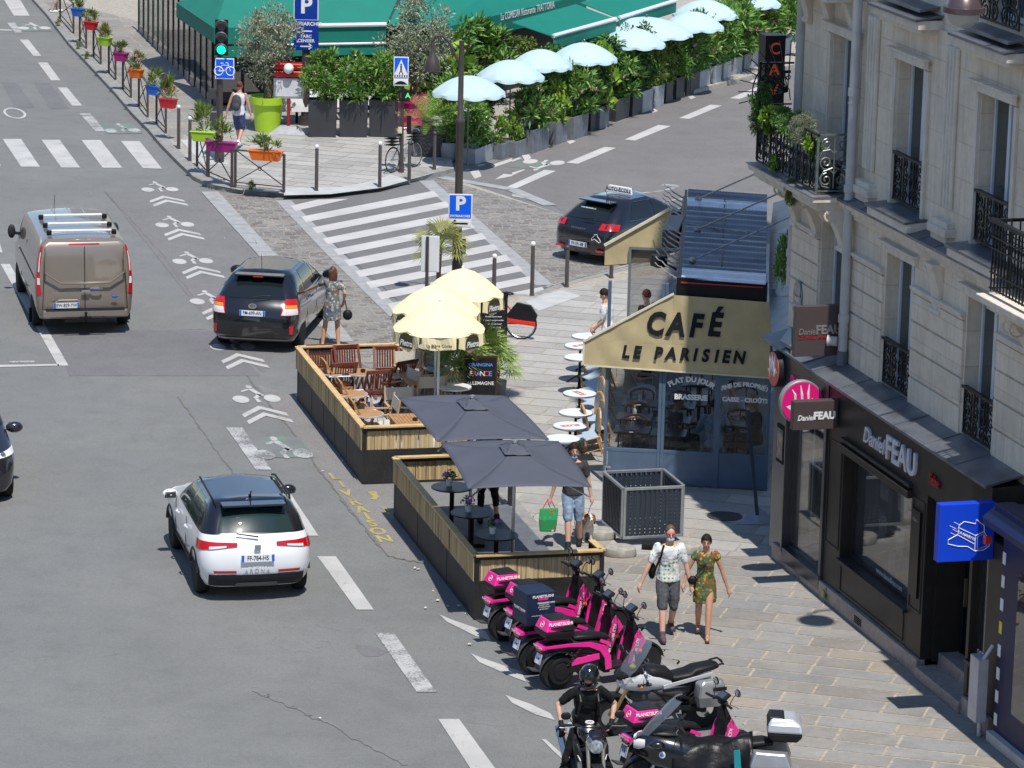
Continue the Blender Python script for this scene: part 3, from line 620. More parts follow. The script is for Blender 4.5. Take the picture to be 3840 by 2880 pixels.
b.box((X2,.2,7.30),(.06,.62,.04))
for i in range(5):b.box((X2,-.1+i*.13,6.8),(.018,.018,.95))
bpart(b,'balcony_rail',M_IRON)
for zb_ in(9.5,12.7,15.9):
 b=MB();b.box(((BX0+BX1)/2,.27,zb_),(BX1-BX0+.3,.8,.1));b.box(((BX0+BX1)/2,.31,zb_-.11),(BX1-BX0+.18,.7,.12));b.build('balcony_slab',M_STONE2,BLD,bevel=.012)
 b=MB();b.box(((BX0+BX1)/2,BY,zb_+.5),(BX1-BX0,.04,.95));b.build('balcony_rail',M_IRON,BLD)
b=MB();b.box(((BX0+BX1)/2,.24,15.6),(BX1-BX0-.05,.78,11.4));b.build('shade_block',M_STONE2,BLD)  # unseen solid block, added to cast shade on the cafe front
def pipe(b,x,y,z0,z1,r=.075):
 b.cyl((x,y,z0),(x,y,z1),r,n=16)
 for z in[z0+.55,z0+2.6,z0+4.1,z0+6.2]:
  if z<z1:b.cyl((x,y,z-.06),(x,y,z+.06),r+.018,n=16);b.cyl((x,y,z-.18),(x,y,z-.16),r+.012,n=16)
b=MB();pipe(b,.62,.37,3.9,14.);b.cyl((.62,.28,4.08),(.52,.16,4.08),.075,n=14);b.cyl((.53,.18,4.08),(.515,.15,4.08),.09,n=14);p_=bpart(b,'drainpipe',M_PIPE,smooth=True)
b=MB();b.cyl((.62,.37,3.7),(.62,.37,3.93),.088,n=14);b.build('pipe_foot',mat('lead grey',(.15,.16,.18),.6,.3),p_)
b=MB();pipe(b,-2.55,.62,4.3,14.,.08);bpart(b,'drainpipe',M_PIPE,smooth=True)
b=MB();b.box((3.15,.12,3.22),(9.02,.24,.72));b.box((7.3,.3,3.25),(.7,.6,.66));fa=bpart(b,'fascia',M_BROWN,bevel=.01)
b=MB();b.box((-.12,-.012,3.2),(2.5,.02,.66));b.build('sushi_fascia',M_BRONZE,fa)
def T_f(x,z,y=-.02):return Matrix.Translation((x,y,z))
text('Daniel',M_WLET,fa,T_f(2.72,3.13),.34,.022,'LEFT','lettering',.004,.25,1.0);text('FEAU',M_WLET,fa,T_f(3.66,3.16),.50,.022,'LEFT','lettering',.012,0,1.05)
text('Seine',M_RED,fa,T_f(5.4,3.14),.22,.015,'LEFT','lettering',.004,.2,.8);text('SUSHI',M_PINK,fa,T_f(-.55,3.18),.30,.03,'LEFT','lettering',.016)
b=MB()
for x0,x1 in((1.14,1.86),(4.72,5.32),(7.0,7.1),(7.66,8.25)):b.box(((x0+x1)/2,.09,1.62),(x1-x0,.18,2.5))
b.box((3.29,.09,.66),(2.86,.18,.50));b.box((7.38,.09,.66),(.56,.18,.5));b.box((3.29,.07,.93),(2.86,.26,.05));b.box((7.38,.05,.93),(.56,.22,.05));b.box((3.29,.1,2.84),(2.86,.18,.12));b.box((6.2,.2,2.84),(1.9,.2,.12))
for x0,x1,z0,z1 in((1.95,4.62,.46,.86),(7.14,7.6,.46,.86),(1.22,1.78,1.05,2.7),(4.8,5.24,1.05,2.7)):
 for xx in(x0,x1):b.box((xx,-.004,(z0+z1)/2),(.03,.02,z1-z0))
 for zz in(z0,z1):b.box(((x0+x1)/2,-.004,zz),(x1-x0-.03,.02,.03))
bpart(b,'shopfront_joinery',M_BROWN,bevel=.006)
b=MB();b.box((3.29,-.03,2.72),(2.95,.14,.11));b.box((3.29,-.02,2.84),(2.9,.1,.06));bpart(b,'awning_cassette',M_BROWN,bevel=.01)
def shopwin(x0,x1,z0,z1,y=.2,fr=.045,m=None):
 b=MB()
 for x in(x0+fr/2,x1-fr/2):b.box((x,y,(z0+z1)/2),(fr,.06,z1-z0))
 for z in(z0+fr/2,z1-fr/2):b.box(((x0+x1)/2,y,z),(x1-x0-2*fr,.06,fr))
 f=b.build('shop_window',m or M_BROWN,BLD);b=MB();b.box(((x0+x1)/2,y,(z0+z1)/2),(x1-x0-2*fr,.015,z1-z0-2*fr));b.build('pane',M_SHOPG,f);return f
w1=shopwin(1.86,4.72,.96,2.78);w2=shopwin(7.1,7.66,.96,2.78,.12)
b=MB();b.box((3.1,.75,.98),(3.0,1.0,.04));b.box((4.5,1.3,1.7),(7.3,.05,3.2));b.box((4.5,.7,3.0),(7.3,1.3,.05));b.box((1.85,.75,1.8),(.04,1.0,2.4));b.box((7.9,.75,1.7),(.04,1.1,3));bpart(b,'shop_interior',mat('shop interior grey',(.30,.31,.32),.8))
M_PAPER=mat('printed card',(.55,.56,.58),.6,var=.35,scale=5,var2=(.3,.36,.42));
for k,(x,z)in enumerate(((2.75,2.3),(3.5,2.3),(4.15,2.3),(2.75,1.65),(3.5,1.65),(4.15,1.65),(3.2,1.2),(4.0,1.25))):
 b=MB();b.box((x,.34,z),(.30,.012,.42));b.build('property_card',M_PAPER,w1)
text('www.danielfeau.com',mat('vinyl lettering',(.55,.6,.62),.5,var=0),w1,T_f(3.5,1.06,.185),.13,.001)
for z in(2.3,1.75,1.35):
 b=MB();b.box((7.4,.22,z),(.22,.01,.3));b.build('property_card',M_PAPER,w2)
text("CHRISTIE'S",M_WHITE,w2,T_f(7.38,1.08,.105),.085,.001)
b=MB();b.box((6.16,.62,1.6),(1.7,.06,2.5));b.box((5.5,.58,1.2),(.06,.06,1.4));dr=bpart(b,'shop_door',mat('black door',(.008,.009,.011),.35,var=.1),bevel=.005)
b=MB();b.box((5.62,.54,1.45),(.05,.04,.42));b.build('door_handle',mat('brass pull',(.35,.30,.18),.3,.8),dr)
for x in(5.34,7.03):b=MB();b.box((x,.4,1.6),(.05,.45,2.5));bpart(b,'door_jamb',M_BROWN)
b=MB();b.box((6.2,.12,.21),(1.72,.42,.17));b.box((6.2,.45,.30),(1.72,.35,.36));bpart(b,'door_step',M_PLINTH,bevel=.012)
b=MB();b.box((2.1,.02,.25),(6.44,.14,.26));b.box((7.55,.02,.25),(1.0,.14,.26));bpart(b,'plinth',M_PLINTH,bevel=.01)
b=MB()
for k in range(4):b.box((2.9,-.055,.2+k*.03),(.3,.01,.012));
bpart(b,'vent_grille',M_DARKIN)
b=MB();b.box((4.98,-.02,1.9),(.34,.03,1.3));nb=bpart(b,'name_board',mat('black plate',(.012,.012,.013),.35,var=0));text('FEAU',mat('dim lettering',(.35,.3,.25),.5,var=0),nb,T_f(4.98,2.4,-.04),.08,.001)
b=MB();b.box((-1.0,.09,1.55),(.74,.18,2.6));b.box((1.09,.02,1.6),(.1,.12,2.5));b.box((.26,.02,.33),(1.74,.16,.22));b.box((-.62,.0,1.6),(.05,.14,2.5));bpart(b,'sushi_pilaster',M_BRONZE,bevel=.006)
w3=shopwin(-.6,1.05,.44,2.83,.08,.05,M_BRONZE)
b=MB();b.box((.2,.9,1.6),(2.2,.05,2.6));b.box((.2,.5,.30),(2.2,.8,.05));bpart(b,'sushi_interior',mat('sushi interior',(.20,.20,.20),.8))
b=MB();b.box((-.98,-.012,2.05),(.34,.02,.62));mb_=bpart(b,'menu_frame',M_DARKIN);b=MB();b.box((-.98,-.026,2.05),(.26,.01,.5));b.build('menu_picture',mat('menu print',(.5,.33,.22),.5,var=.7,scale=9,var2=(.08,.09,.12)),mb_)
def fish_logo(b,M,s):
 b.M=M
 for x,h,k in((-.18,.30,.10),(0,.40,.06),(.17,.42,0)):b.tube([(s*(x-k),0,s*(.05+h)),(s*(x-.02),0,s*.22),(s*x,0,s*-.02),(s*(x-.03),0,s*-.2)],[s*.008,s*.035,s*.03,s*.012],6)
 b.add([(s*-.42,0,s*-.08),(s*-.15,0,s*.0),(s*-.2,0,s*-.34),(s*-.28,0,s*-.2)],[(0,1,2,3)]);b.add([(s*.25,0,s*.12),(s*.42,0,s*-.05),(s*.28,0,s*-.05)],[(0,1,2)]);b.M=None
dr1=thing('round_sign','round magenta sign with white fish bone marks sticking out above the sushi door','sign',(0,0,0))
dr1.matrix_world=Matrix.Translation((FB.x,FB.y,0))@Matrix.Rotation(FRZ,4,'Z')
def rot_perp(x,y,z):return Matrix.Translation((x,y,z))@Matrix.Rotation(PI/2,4,'Z')
b=MB();b.lathe([(.0,-.06),(.34,-.06),(.35,-.05),(.35,.05),(.34,.06),(0,.06)],(.82,-.36,3.19),40,'X');b.box((.82,-.02,3.19),(.06,.1,.1));b.build('drum',mat('grey drum rim',(.3,.29,.3),.5,.3),dr1,smooth=True)
b=MB();b.cyl((.885,-.36,3.19),(.892,-.36,3.19),.325,n=40);fc=b.build('face',M_PINK,dr1)
b=MB();fish_logo(b,rot_perp(.896,-.36,3.19),.62);b.build('fish_mark',M_WHITE,dr1)
dr2=thing('round_sign','round orange and magenta sign fixed flat on the bronze fascia beside the cafe','sign',(0,0,0));dr2.matrix_world=dr1.matrix_world.copy()
b=MB();b.lathe([(0,-.05),(.29,-.05),(.30,.1),(0,.1)],(-1.12,-.08,3.26),36,'Y');b.build('drum',mat('black drum',(.02,.02,.025),.5),dr2,smooth=True)
b=MB();b.cyl((-1.12,-.135,3.26),(-1.12,-.142,3.26),.275,n=36);b.build('face',mat('orange magenta print',(.62,.05,.14),.4,var=.5,scale=7,var2=(.75,.22,.05)),dr2)
b=MB();fish_logo(b,T_f(-1.12,3.26,-.15),.55);b.build('fish_mark',M_WHITE,dr2)
def blade(x,y0,y1,z0,z1,m,label,t=.12,name='projecting_sign'):
 r=thing(name,label,'sign');r.matrix_world=dr1.matrix_world.copy()
 b=MB();b.box((x,(y0+y1)/2,(z0+z1)/2),(t,y1-y0,z1-z0));b.build('panel',m,r,bevel=.008);return r
s1=blade(.44,-.38,.42,3.83,4.63,M_SIGNBR,'square brown sign with silver name and red line, up beside the cream drainpipe')
b=MB();b.bar((.44,.42,4.5),(.44,.52,4.5),.03);b.bar((.44,.42,3.95),(.44,.52,3.95),.03);b.build('bracket',M_IRON,s1)
PX=.505;silver=mat('silver lettering',(.5,.48,.46),.3,.7,var=0)
text('Daniel',silver,s1,rot_perp(PX,-.18,4.22),.14,.006,'CENTER','lettering',.0,.25,.85);text('FEAU',silver,s1,rot_perp(PX,.17,4.245),.19,.006,'CENTER','lettering',.007,0,.95)
text('CONSEIL IMMOBILIER',M_RED,s1,rot_perp(PX,.02,4.13),.075,.003,'CENTER','lettering',.001,0,.95)
s2=blade(1.50,-.74,-.02,2.93,3.38,M_SIGNBR,'wide dark brown sign with white name, in front of the round magenta sign',.16)
b=MB();b.box((1.5,-.01,3.2),(.1,.04,.2));b.build('bracket',M_IRON,s2)
text('Daniel',M_WHITE,s2,rot_perp(1.585,-.55,3.12),.12,.003,'CENTER','lettering',.002,.25,.85);text('FEAU',M_WHITE,s2,rot_perp(1.585,-.24,3.145),.16,.003,'CENTER','lettering',.007,0,.95)
s3=blade(7.75,-.83,-.01,2.60,3.42,M_BLUE,'square bright blue sign with a white rocket shuttle outline, over the shop door',.16)
b=MB();b.M=rot_perp(7.835,-.42,3.0)
def poly_line(P,r=.007,closed=True):b.tube([(x,0,z)for x,z in P],r,4,closed=closed)
poly_line([(-.27,-.08),(-.13,-.01),(-.12,.12),(-.05,.17),(.12,.13),(.13,.19),(.25,.10),(.26,.0),(.34,-.12),(.34,-.2),(.26,-.25),(.13,-.26),(.02,-.19),(-.12,-.18),(-.27,-.14)])
poly_line([(-.13,.09),(.13,-.04),(.13,-.25)],.006,False);poly_line([(.13,-.04),(.26,.02)],.006,False);poly_line([(-.13,-.02),(.12,-.16)],.006,False);poly_line([(.16,-.06),(.24,-.02),(.32,-.13),(.30,-.2),(.17,-.23)],.004)
for x,z in((-.26,.12),(-.22,.07),(-.2,.17),(-.24,.02)):poly_line([(x,z),(x+.1,z-.05)],.004,False)
b.M=None;b.build('shuttle_outline',M_WHITE,s3)
text('LA NAVETTE',M_WHITE,s3,rot_perp(7.836,-.42,2.965)@Matrix.Rotation(.46,4,'Y'),.05,.002,bold=.002)
b=MB();b.box((10.2,.1,1.85),(3.9,.3,3.3));b.box((10.2,-.05,3.42),(3.95,.3,.22));nv=bpart(b,'navy_shopfront',M_NAVY,bevel=.01)
for k in range(8):
 b=MB();b.box((8.32,-.053,.45+k*.33),(.10,.008,.17));b.build('white_square' if k!=4 else 'yellow_square',M_WHITE if k!=4 else M_YEL,nv)
b=MB();b.box((10.2,-.09,.2),(3.9,.12,.14));b.build('white_sill',M_PIPE,nv)
b=MB();b.box((9.8,-.056,1.7),(1.9,.008,2.0));b.build('glass_door',M_SHOPG,nv)
b=MB();b.prism([(8.15,-.12,3.50),(8.15,-.12,3.36),(8.15,-.32,3.22),(8.15,-.34,3.32)],(3.9,0,0));b.build('blind',M_NAVY,nv)
b=MB();b.box((8.28,-.3,3.02),(.06,.1,.1));b.build('red_hook',mat('red plastic',(.6,.03,.02),.4,var=0),nv)
b=MB();b.box((7.98,-.19,.80),(.30,.16,.92));b.cyl((8.1,-.19,1.24),(8.1,-.05,1.45),.03,n=10);b.cyl((8.05,-.17,.12),(8.05,-.17,.4),.035,n=10)
tag(b.build('electric_cabinet',mat('light grey metal',(.50,.50,.52),.45,.3),None,bevel=.04),'light grey rounded metal cabinet standing against the corner of the navy shop','cabinet').matrix_world=dr1.matrix_world.copy()
sp=thing('street_plate','small blue enamel street name plate with green edge on the limestone wall','street sign');sp.matrix_world=dr1.matrix_world.copy()
b=MB();b.box((-1.73,.452,4.2),(.42,.012,.34));b.cyl((-1.73,.446,4.39),(-1.73,.458,4.39),.19,n=28);b.build('green_border',mat('enamel green',(.05,.22,.18),.3,var=0),sp)
b=MB();b.box((-1.73,.443,4.18),(.36,.008,.28));b.cyl((-1.73,.439,4.41),(-1.73,.447,4.41),.15,n=28);b.build('plate',mat('enamel blue',(.02,.045,.22),.25,var=0),sp)
text('RUE',M_WHITE,sp,T_f(-1.73,4.25,.437),.10,.001,bold=.003);text('MONGE',M_WHITE,sp,T_f(-1.73,4.12,.437),.085,.001,bold=.003);text('5e Arrt',M_WHITE,sp,T_f(-1.73,4.42,.437),.07,.001)
cv=thing('vertical_sign','tall black box sign with glowing orange neon letters beyond the balcony','sign');cv.matrix_world=dr1.matrix_world.copy()
b=MB();b.box((-6.,1.35,7.1),(.35,.36,1.7));b.box((-6.,1.6,7.3),(.05,.2,.05));b.build('panel',mat('black sign box',(.01,.01,.012),.4,var=0),cv)
M_NEON=mat('neon orange',(.62,.10,.03),.4,var=0,emit=.06)
for k,ch in enumerate('CAVE'):text(ch,M_NEON,cv,rot_perp(-5.81,1.34,7.72-k*.36),.28,.006,bold=.004)
lp=thing('wall_lamp','round brown metal street lamp with clear glass bowl hanging high before the stone facade','lamp');lp.matrix_world=dr1.matrix_world.copy()
b=MB();b.lathe([(.0,.27),(.06,.26),(.14,.22),(.21,.14),(.245,.05),(.285,.045),(.285,-.03),(.25,-.04)],(6.99,-.51,10.12),32);b.build('hood',mat('lamp brown',(.10,.07,.075),.35,.3),lp,smooth=True)
b=MB();b.lathe([(.235,-.03),(.21,-.12),(.15,-.20),(.07,-.235),(0,-.24)],(6.99,-.51,10.12),28);b.build('glass_bowl',glass('lamp glass',(.55,.53,.48),.55,.05),lp,smooth=True)
b=MB();b.tube([(6.99,-.51,10.35),(6.99,-.51,10.9),(6.99,-.3,11.2),(6.99,.6,11.3)],.035,8);b.build('arm',M_IRON,lp)
M_FAR=stone_mat('street limestone',(.68,.62,.53),(.74,.68,.6),(.62,.57,.49),False)
for nm,lb,M_,Ln in(('stone_building','long row of limestone houses along the left side of the road',Matrix.Translation((-30,20,0))@Matrix.Rotation(PI/2+ROAD,4,'Z'),130),('stone_building','limestone house behind the camera closing the street',Matrix.Translation((22,-3,0))@Matrix.Rotation(PI,4,'Z'),46)):
 t=thing(nm,lb,'building');t.matrix_world=M_
 b=MB();n_=int(Ln/2.6);holes=[(1+k*2.6,2.15+k*2.6,3.9+f*3.1,5.9+f*3.1)for k in range(n_)for f in range(5)];cells(b,0,Ln,0,20,0,.4,holes);b.box((Ln/2,2.5,21),(Ln,4.2,2.));b.build('wall',M_FAR,t)
 b=MB();b.box((Ln/2,.5,10),(Ln,.1,20));b.build('window',M_PANE,t)
 b=MB()
 for f in range(5):b.box((Ln/2,-.25,3.75+f*3.1),(Ln,.5,.14));b.box((Ln/2,-.48,4.3+f*3.1),(Ln,.03,.04))
 b.build('string_course',M_FAR,t)
CLp=g(11,795,850,SW);CRp=g(11,2190,925,SW);KYAW=math.atan2(CRp.y-CLp.y,CRp.x-CLp.x)
KM=Matrix.Translation((CLp.x,CLp.y,0))@Matrix.Rotation(KYAW,4,'Z')
M_SLATE=mat('slate blue joinery',(.085,.13,.20),.5,var=.12,scale=3,bump=.05);M_CANVAS=mat('beige canvas',(.52,.425,.235),.9,var=.10,scale=3.5,bump=.15,bscale=9)
M_CREAM=mat('cream hem',(.72,.66,.50),.9,var=.05);M_BLK=mat('black paint',(.012,.012,.014),.45,var=.1);M_CGLASS=glass('cafe glass',(.02,.025,.032),.30,.02)
M_LETB=mat('black canvas lettering',(.015,.017,.022),.8,var=0)
cafe=thing('cafe_veranda','slate blue glazed cafe veranda with beige awning cheek and corrugated roof','cafe');cafe.matrix_world=KM
W_=2.83
b=MB()
for x0,x1 in((0,.95),(.95,1.92),(1.92,W_)):
 b.box(((x0+x1)/2,.03,.40),(x1-x0-.09,.04,.58));
b.box((W_/2,.04,.72),(W_,.07,.06));b.box((W_/2,.06,.115),(W_,.04,.05));b.build('lower_panel',M_SLATE,cafe,bevel=.004)
for x in(.0,.93,.99,1.90,1.95,W_-.02):
 b=MB();b.box((x,.03,1.9),(.055,.08,3.6));b.build('mullion',M_SLATE,cafe,bevel=.004)
b=MB();b.box((W_/2,.04,2.52),(W_,.06,.07));b.build('transom',M_SLATE,cafe)
for x0,x1 in((.03,.90),(1.02,1.87),(1.98,W_-.05)):
 b=MB();b.box(((x0+x1)/2,.04,1.62),(x1-x0,.010,1.74));b.build('pane',M_CGLASS,cafe)
b=MB()
for x in(.02,.96):b.bar((x,-.04,.42),(x+.10,-.08,.42),.03);b.bar((x,-.04,.2),(x,-.04,.42),.02)
b.build('bolt_handle',M_ALU,cafe)
b=MB();b.box((-.42,8.7,1.35),(.05,.05,2.5));b.box((.15,8.7,2.58),(1.15,.05,.05));b.box((.15,8.7,.35),(1.15,.05,.05));eb=b.build('end_frame',mat('steel grey paint',(.22,.24,.26),.45,.3,var=.1),cafe)
b=MB();b.box((.15,8.7,1.45),(1.1,.01,2.2));b.build('pane',M_CGLASS,eb)
def KL(p,z):return KM.inverted()@G(p,z)
crx=lambda x,y:(2440+x/4.254,680+y/4.254)
R=[KL(crx(490,1560),3.79),KL(crx(1835,1659),3.79),KL(crx(1860,210),3.79),KL(crx(600,120),3.79)]
b=MB();nu,nv=64,88;vs=[]
for i in range(nv+1):
 for j in range(nu+1):
  u,v=j/nu,i/nv;P=(R[0]*(1-u)+R[1]*u)*(1-v)+(R[3]*(1-u)+R[2]*u)*v
  vs.append((P.x,P.y,3.79+.03*math.sin(v*2*PI*17)+.004*math.sin(u*2*PI*40)))
b.add(vs,[(i*(nu+1)+j,i*(nu+1)+j+1,(i+1)*(nu+1)+j+1,(i+1)*(nu+1)+j)for i in range(nv)for j in range(nu)])
rf=b.build('corrugated_roof',mat('corrugated sheet',(.13,.14,.17),.38,.15,var=.35,scale=1.3,bump=.08,bscale=12),cafe,smooth=80)
M_FOIL=mat('silver foil',(.80,.80,.82),.35,.25,var=.15,scale=4,bump=.5,bscale=16)
def rp(u,v,dz=.045):P=(R[0]*(1-u)+R[1]*u)*(1-v)+(R[3]*(1-u)+R[2]*u)*v;return(P.x,P.y,3.79+dz+.03*math.sin(v*2*PI*17))
def strip(v0,v1,name,m,dz=.012):
 b=MB();vs=[];n,k=12,max(2,int((v1-v0)*200))
 for i in range(k+1):
  for j in range(n+1):vs.append(rp(j/n,v0+(v1-v0)*i/k,dz))
 b.add(vs,[(i*(n+1)+j,i*(n+1)+j+1,(i+1)*(n+1)+j+1,(i+1)*(n+1)+j)for i in range(k)for j in range(n)]);return b.build(name,m,cafe,smooth=80)
strip(.0,.115,'foil_flashing',M_FOIL);strip(.80,.885,'foil_flashing',M_FOIL);strip(.50,.515,'foil_flashing',M_FOIL)
b=MB();b.tube([rp(.47,v/20,.02)for v in range(3,19)],.012,5);b.build('roof_joint',M_BLK,cafe)
b=MB();b.prism([(R[0].x-.08,-.02,3.45),(R[1].x+.02,-.02,3.45),(R[1].x+.02,-.02,3.80),(R[0].x-.08,-.02,3.82)],(0,.1,0));b.prism([(R[0].x-.06,0.08,3.5),(R[0].x-.06,.08,3.78),(R[3].x-.06,8.7,3.78),(R[3].x-.06,8.7,3.5)],(.05,0,0));b.build('roof_fascia',M_BLK,cafe)
b=MB();b.bar((R[0].x,-.03,3.74),(R[1].x-.05,-.03,3.72),.02);b.bar((R[0].x-.075,0.1,3.66),(R[3].x-.075,8.6,3.66),.035);b.build('red_tube',mat('red tube',(.55,.03,.04),.4,var=0),cafe)
M_ARMW=mat('weathered awning arm',(.33,.33,.34),.5,.4,var=.4,scale=15)
for k in range(17):
 v=.04+k*.055
 if .50<v<.66:continue
 P=rp(0,v,0);b=MB();b.bar((P[0]-.06,P[1],P[2]-.05),(P[0]-.30,P[1]+.10,P[2]+.06),.035,.02)
 b.tube([(P[0]-.30,P[1]+.10,P[2]+.06),(P[0]-.37,P[1]+.14,P[2]+.13),(P[0]-.42,P[1]+.13,P[2]+.14),(P[0]-.48,P[1]+.18,P[2]+.19)],.010,5);b.build('awning_hook',M_ARMW,cafe)
b=MB();P=rp(0,.17,0);b.box((P[0]-.42,P[1],P[2]+.02),(.22,.26,.2),rz=.6);b.bar((P[0]-.4,P[1],P[2]),(P[0]-.1,P[1]-.1,P[2]-.1),.06);b.build('floodlight',M_BLK,cafe,bevel=.02)
b=MB();P=rp(0,.58,0);b.box((P[0]-.22,P[1],P[2]-.12),(.30,1.6,.32));b.build('heater_hood',M_SIGNBR,cafe,bevel=.03)
for(a,c,z0)in((crx(745,770),(2975,700),5.2),(crx(665,1260),(3060,770),4.9),(crx(760,280),(2835,650),5.9)):
 A_=KL(a,3.84);b=MB();B_=KL(c,z0);b.cyl(A_,B_,.016,n=6);b.ell(A_,(.07,.09,.06));b.build('roof_stay',M_ARMW,cafe)
b=MB();b.bar(rp(.03,.57,.05),rp(.75,.50,.06),.025);b.build('roof_conduit',M_ARMW,cafe)
def cheek(P,y,name):
 b=MB();n=len(P);b.prism([(x,y,z)for x,z in P],(0,.015,0));return b.build(name,M_CANVAS,cafe)
def wavy(P0,P1,P2,P3,y,nu=40,nv=14,amp=.02,name='awning_cheek'):
 b=MB();vs=[]
 for i in range(nv+1):
  for j in range(nu+1):
   u,v=j/nu,i/nv;x=(P0[0]*(1-u)+P1[0]*u)*(1-v)+(P3[0]*(1-u)+P2[0]*u)*v;z=(P0[1]*(1-u)+P1[1]*u)*(1-v)+(P3[1]*(1-u)+P2[1]*u)*v
   vs.append((x,y+amp*math.sin(x*5.5+z*3)*math.sin(z*7+x*1.3)+amp*.5*math.sin(x*14+z*9),z))
 b.add(vs,[(i*(nu+1)+j,i*(nu+1)+j+1,(i+1)*(nu+1)+j+1,(i+1)*(nu+1)+j)for i in range(nv)for j in range(nu)]);return b
b=wavy((-.40,2.22),(2.80,2.16),(2.80,2.66),(-.40,2.66),-.10,60,8,.008);b1=wavy((-.40,2.662),(1.11,2.662),(1.11,3.53),(1.10,3.53),-.10,30,16,.008)
b.v+=b1.v;k=len(b.v)-len(b1.v);b.f+=[tuple(i+k for i in f)for f in b1.f];b.mi+=b1.mi
b2=wavy((1.112,2.662),(2.80,2.662),(2.80,3.48),(1.112,3.53),-.10,30,12,.008);k=len(b.v);b.v+=b2.v;b.f+=[tuple(i+k for i in f)for f in b2.f];b.mi+=b2.mi
ck=b.build('awning_cheek',M_CANVAS,cafe,smooth=True)
b=MB();b.bar((-.41,-.10,2.64),(1.11,-.10,3.55),.05,.035);b.bar((-.41,-.10,2.23),(-.41,-.10,2.66),.03,.03);b.bar((-.4,-.10,2.215),(2.8,-.10,2.155),.02,.022);b.build('cheek_hem',M_CREAM,ck)
def CT(x,z,sl=-.03):return Matrix.Translation((x,-.122,z))@Matrix.Rotation(-sl,4,'Y')
def K2(n,x,y):
 p=q(n,x,y);d=KM.inverted().to_3x3()@ray(p);o=KM.inverted()@CAM;t=(-.12-o.y)/d.y;return(o.x+d.x*t,o.z+d.z*t)
for ch,x,y,s_ in(('C',1232,1147,.56),('A',1412,1155,.56),('F',1580,1165,.56),('É',1745,1155,.52)):
 X_,Z_=K2(7,x,y);text(ch,M_LETB,ck,CT(X_,Z_),s_ if ch!='É' else .56,.003,bold=.022,shear=.16,sx=.78,name='lettering')
for ch,x,y in(('L',980,1385),('E',1075,1390),('P',1258,1398),('A',1370,1402),('R',1487,1408),('I',1578,1412),('S',1668,1418),('I',1762,1424),('E',1845,1428),('N',1958,1434)):
 X_,Z_=K2(7,x,y);text(ch,M_LETB,ck,CT(X_,Z_),.30,.003,bold=.013,shear=.16,sx=.86,name='lettering')
b=MB();b.prism([(-.92,8.75,2.20),(.30,8.75,2.34),(.36,8.75,3.40),(-.92,8.75,2.60)],(0,.015,0));fk=b.build('awning_cheek',M_CANVAS,cafe)
b=MB();b.bar((-.93,8.74,2.60),(.38,8.74,3.42),.07,.05);b.build('cheek_hem',M_CREAM,fk)
for s_,x0,z0,sz,arc in(('PLAT DU JOUR',1.46,2.03,.125,.75),('VINS DE PROPRIÉTÉ',2.40,1.99,.105,.95)):text(s_,M_WHITE,cafe,Matrix.Translation((x0,.012,z0)),sz,.002,bold=.006,name='window_lettering',arc=arc)
text('BRASSERIE',M_WHITE,cafe,Matrix.Translation((1.46,.022,1.71)),.125,.002,bold=.006,name='window_lettering');text('CASSE - CROÛTE',M_WHITE,cafe,Matrix.Translation((2.40,.022,1.71)),.105,.002,bold=.005,name='window_lettering')
b=MB();rr=random.Random(3)
for k in range(13):
 x=.15+k*.21;pts=[(x+rr.uniform(-.01,.01),.09,2.3-i*.09)for i in range(int(rr.uniform(4,9)))];b.tube(pts,.004,4)
b.build('fairy_light_string',mat('fairy light string',(.5,.5,.42),.5,var=0),cafe)
b=MB();b.box((1.42,4.3,.135),(2.8,8.6,.02));b.build('veranda_floor',M_SLAB2 if False else mat('veranda floor',(.10,.10,.105),.6,var=.25,scale=4),cafe)
M_TEAK=mat('teak',(.42,.22,.085),.5,var=.22,scale=9,bump=.1,bscale=40);M_TEAKR=mat('red varnished teak',(.15,.033,.014),.28,var=.3,scale=9,coat=.3);M_PINE=mat('pale pine',(.62,.42,.19),.55,var=.15,scale=7)
M_ASHW=mat('light ash',(.46,.31,.17),.5,var=.15,scale=8);M_LINEN=mat('linen sling',(.56,.52,.45),.85,var=.08);M_RATT=mat('rattan cane',(.52,.29,.10),.4,var=.2,scale=12);M_WEAVE=mat('blue white weave',(.30,.42,.55),.7,var=.55,scale=45,var2=(.48,.55,.60))
M_WEAVED=mat('dark weave',(.03,.045,.06),.6,var=.5,scale=40);M_MARB=mat('marble top',(.74,.74,.72),.3,var=.06,scale=4);M_DW=mat('dark stained wood',(.055,.022,.014),.35,var=.2,scale=8);M_BTOP=mat('black laminate',(.018,.018,.02),.3,var=.1)
M_ASHTR=mat('black ashtray',(.02,.02,.02),.2,var=0);M_CAST=mat('black cast iron',(.015,.015,.016),.4,.3,var=.1)
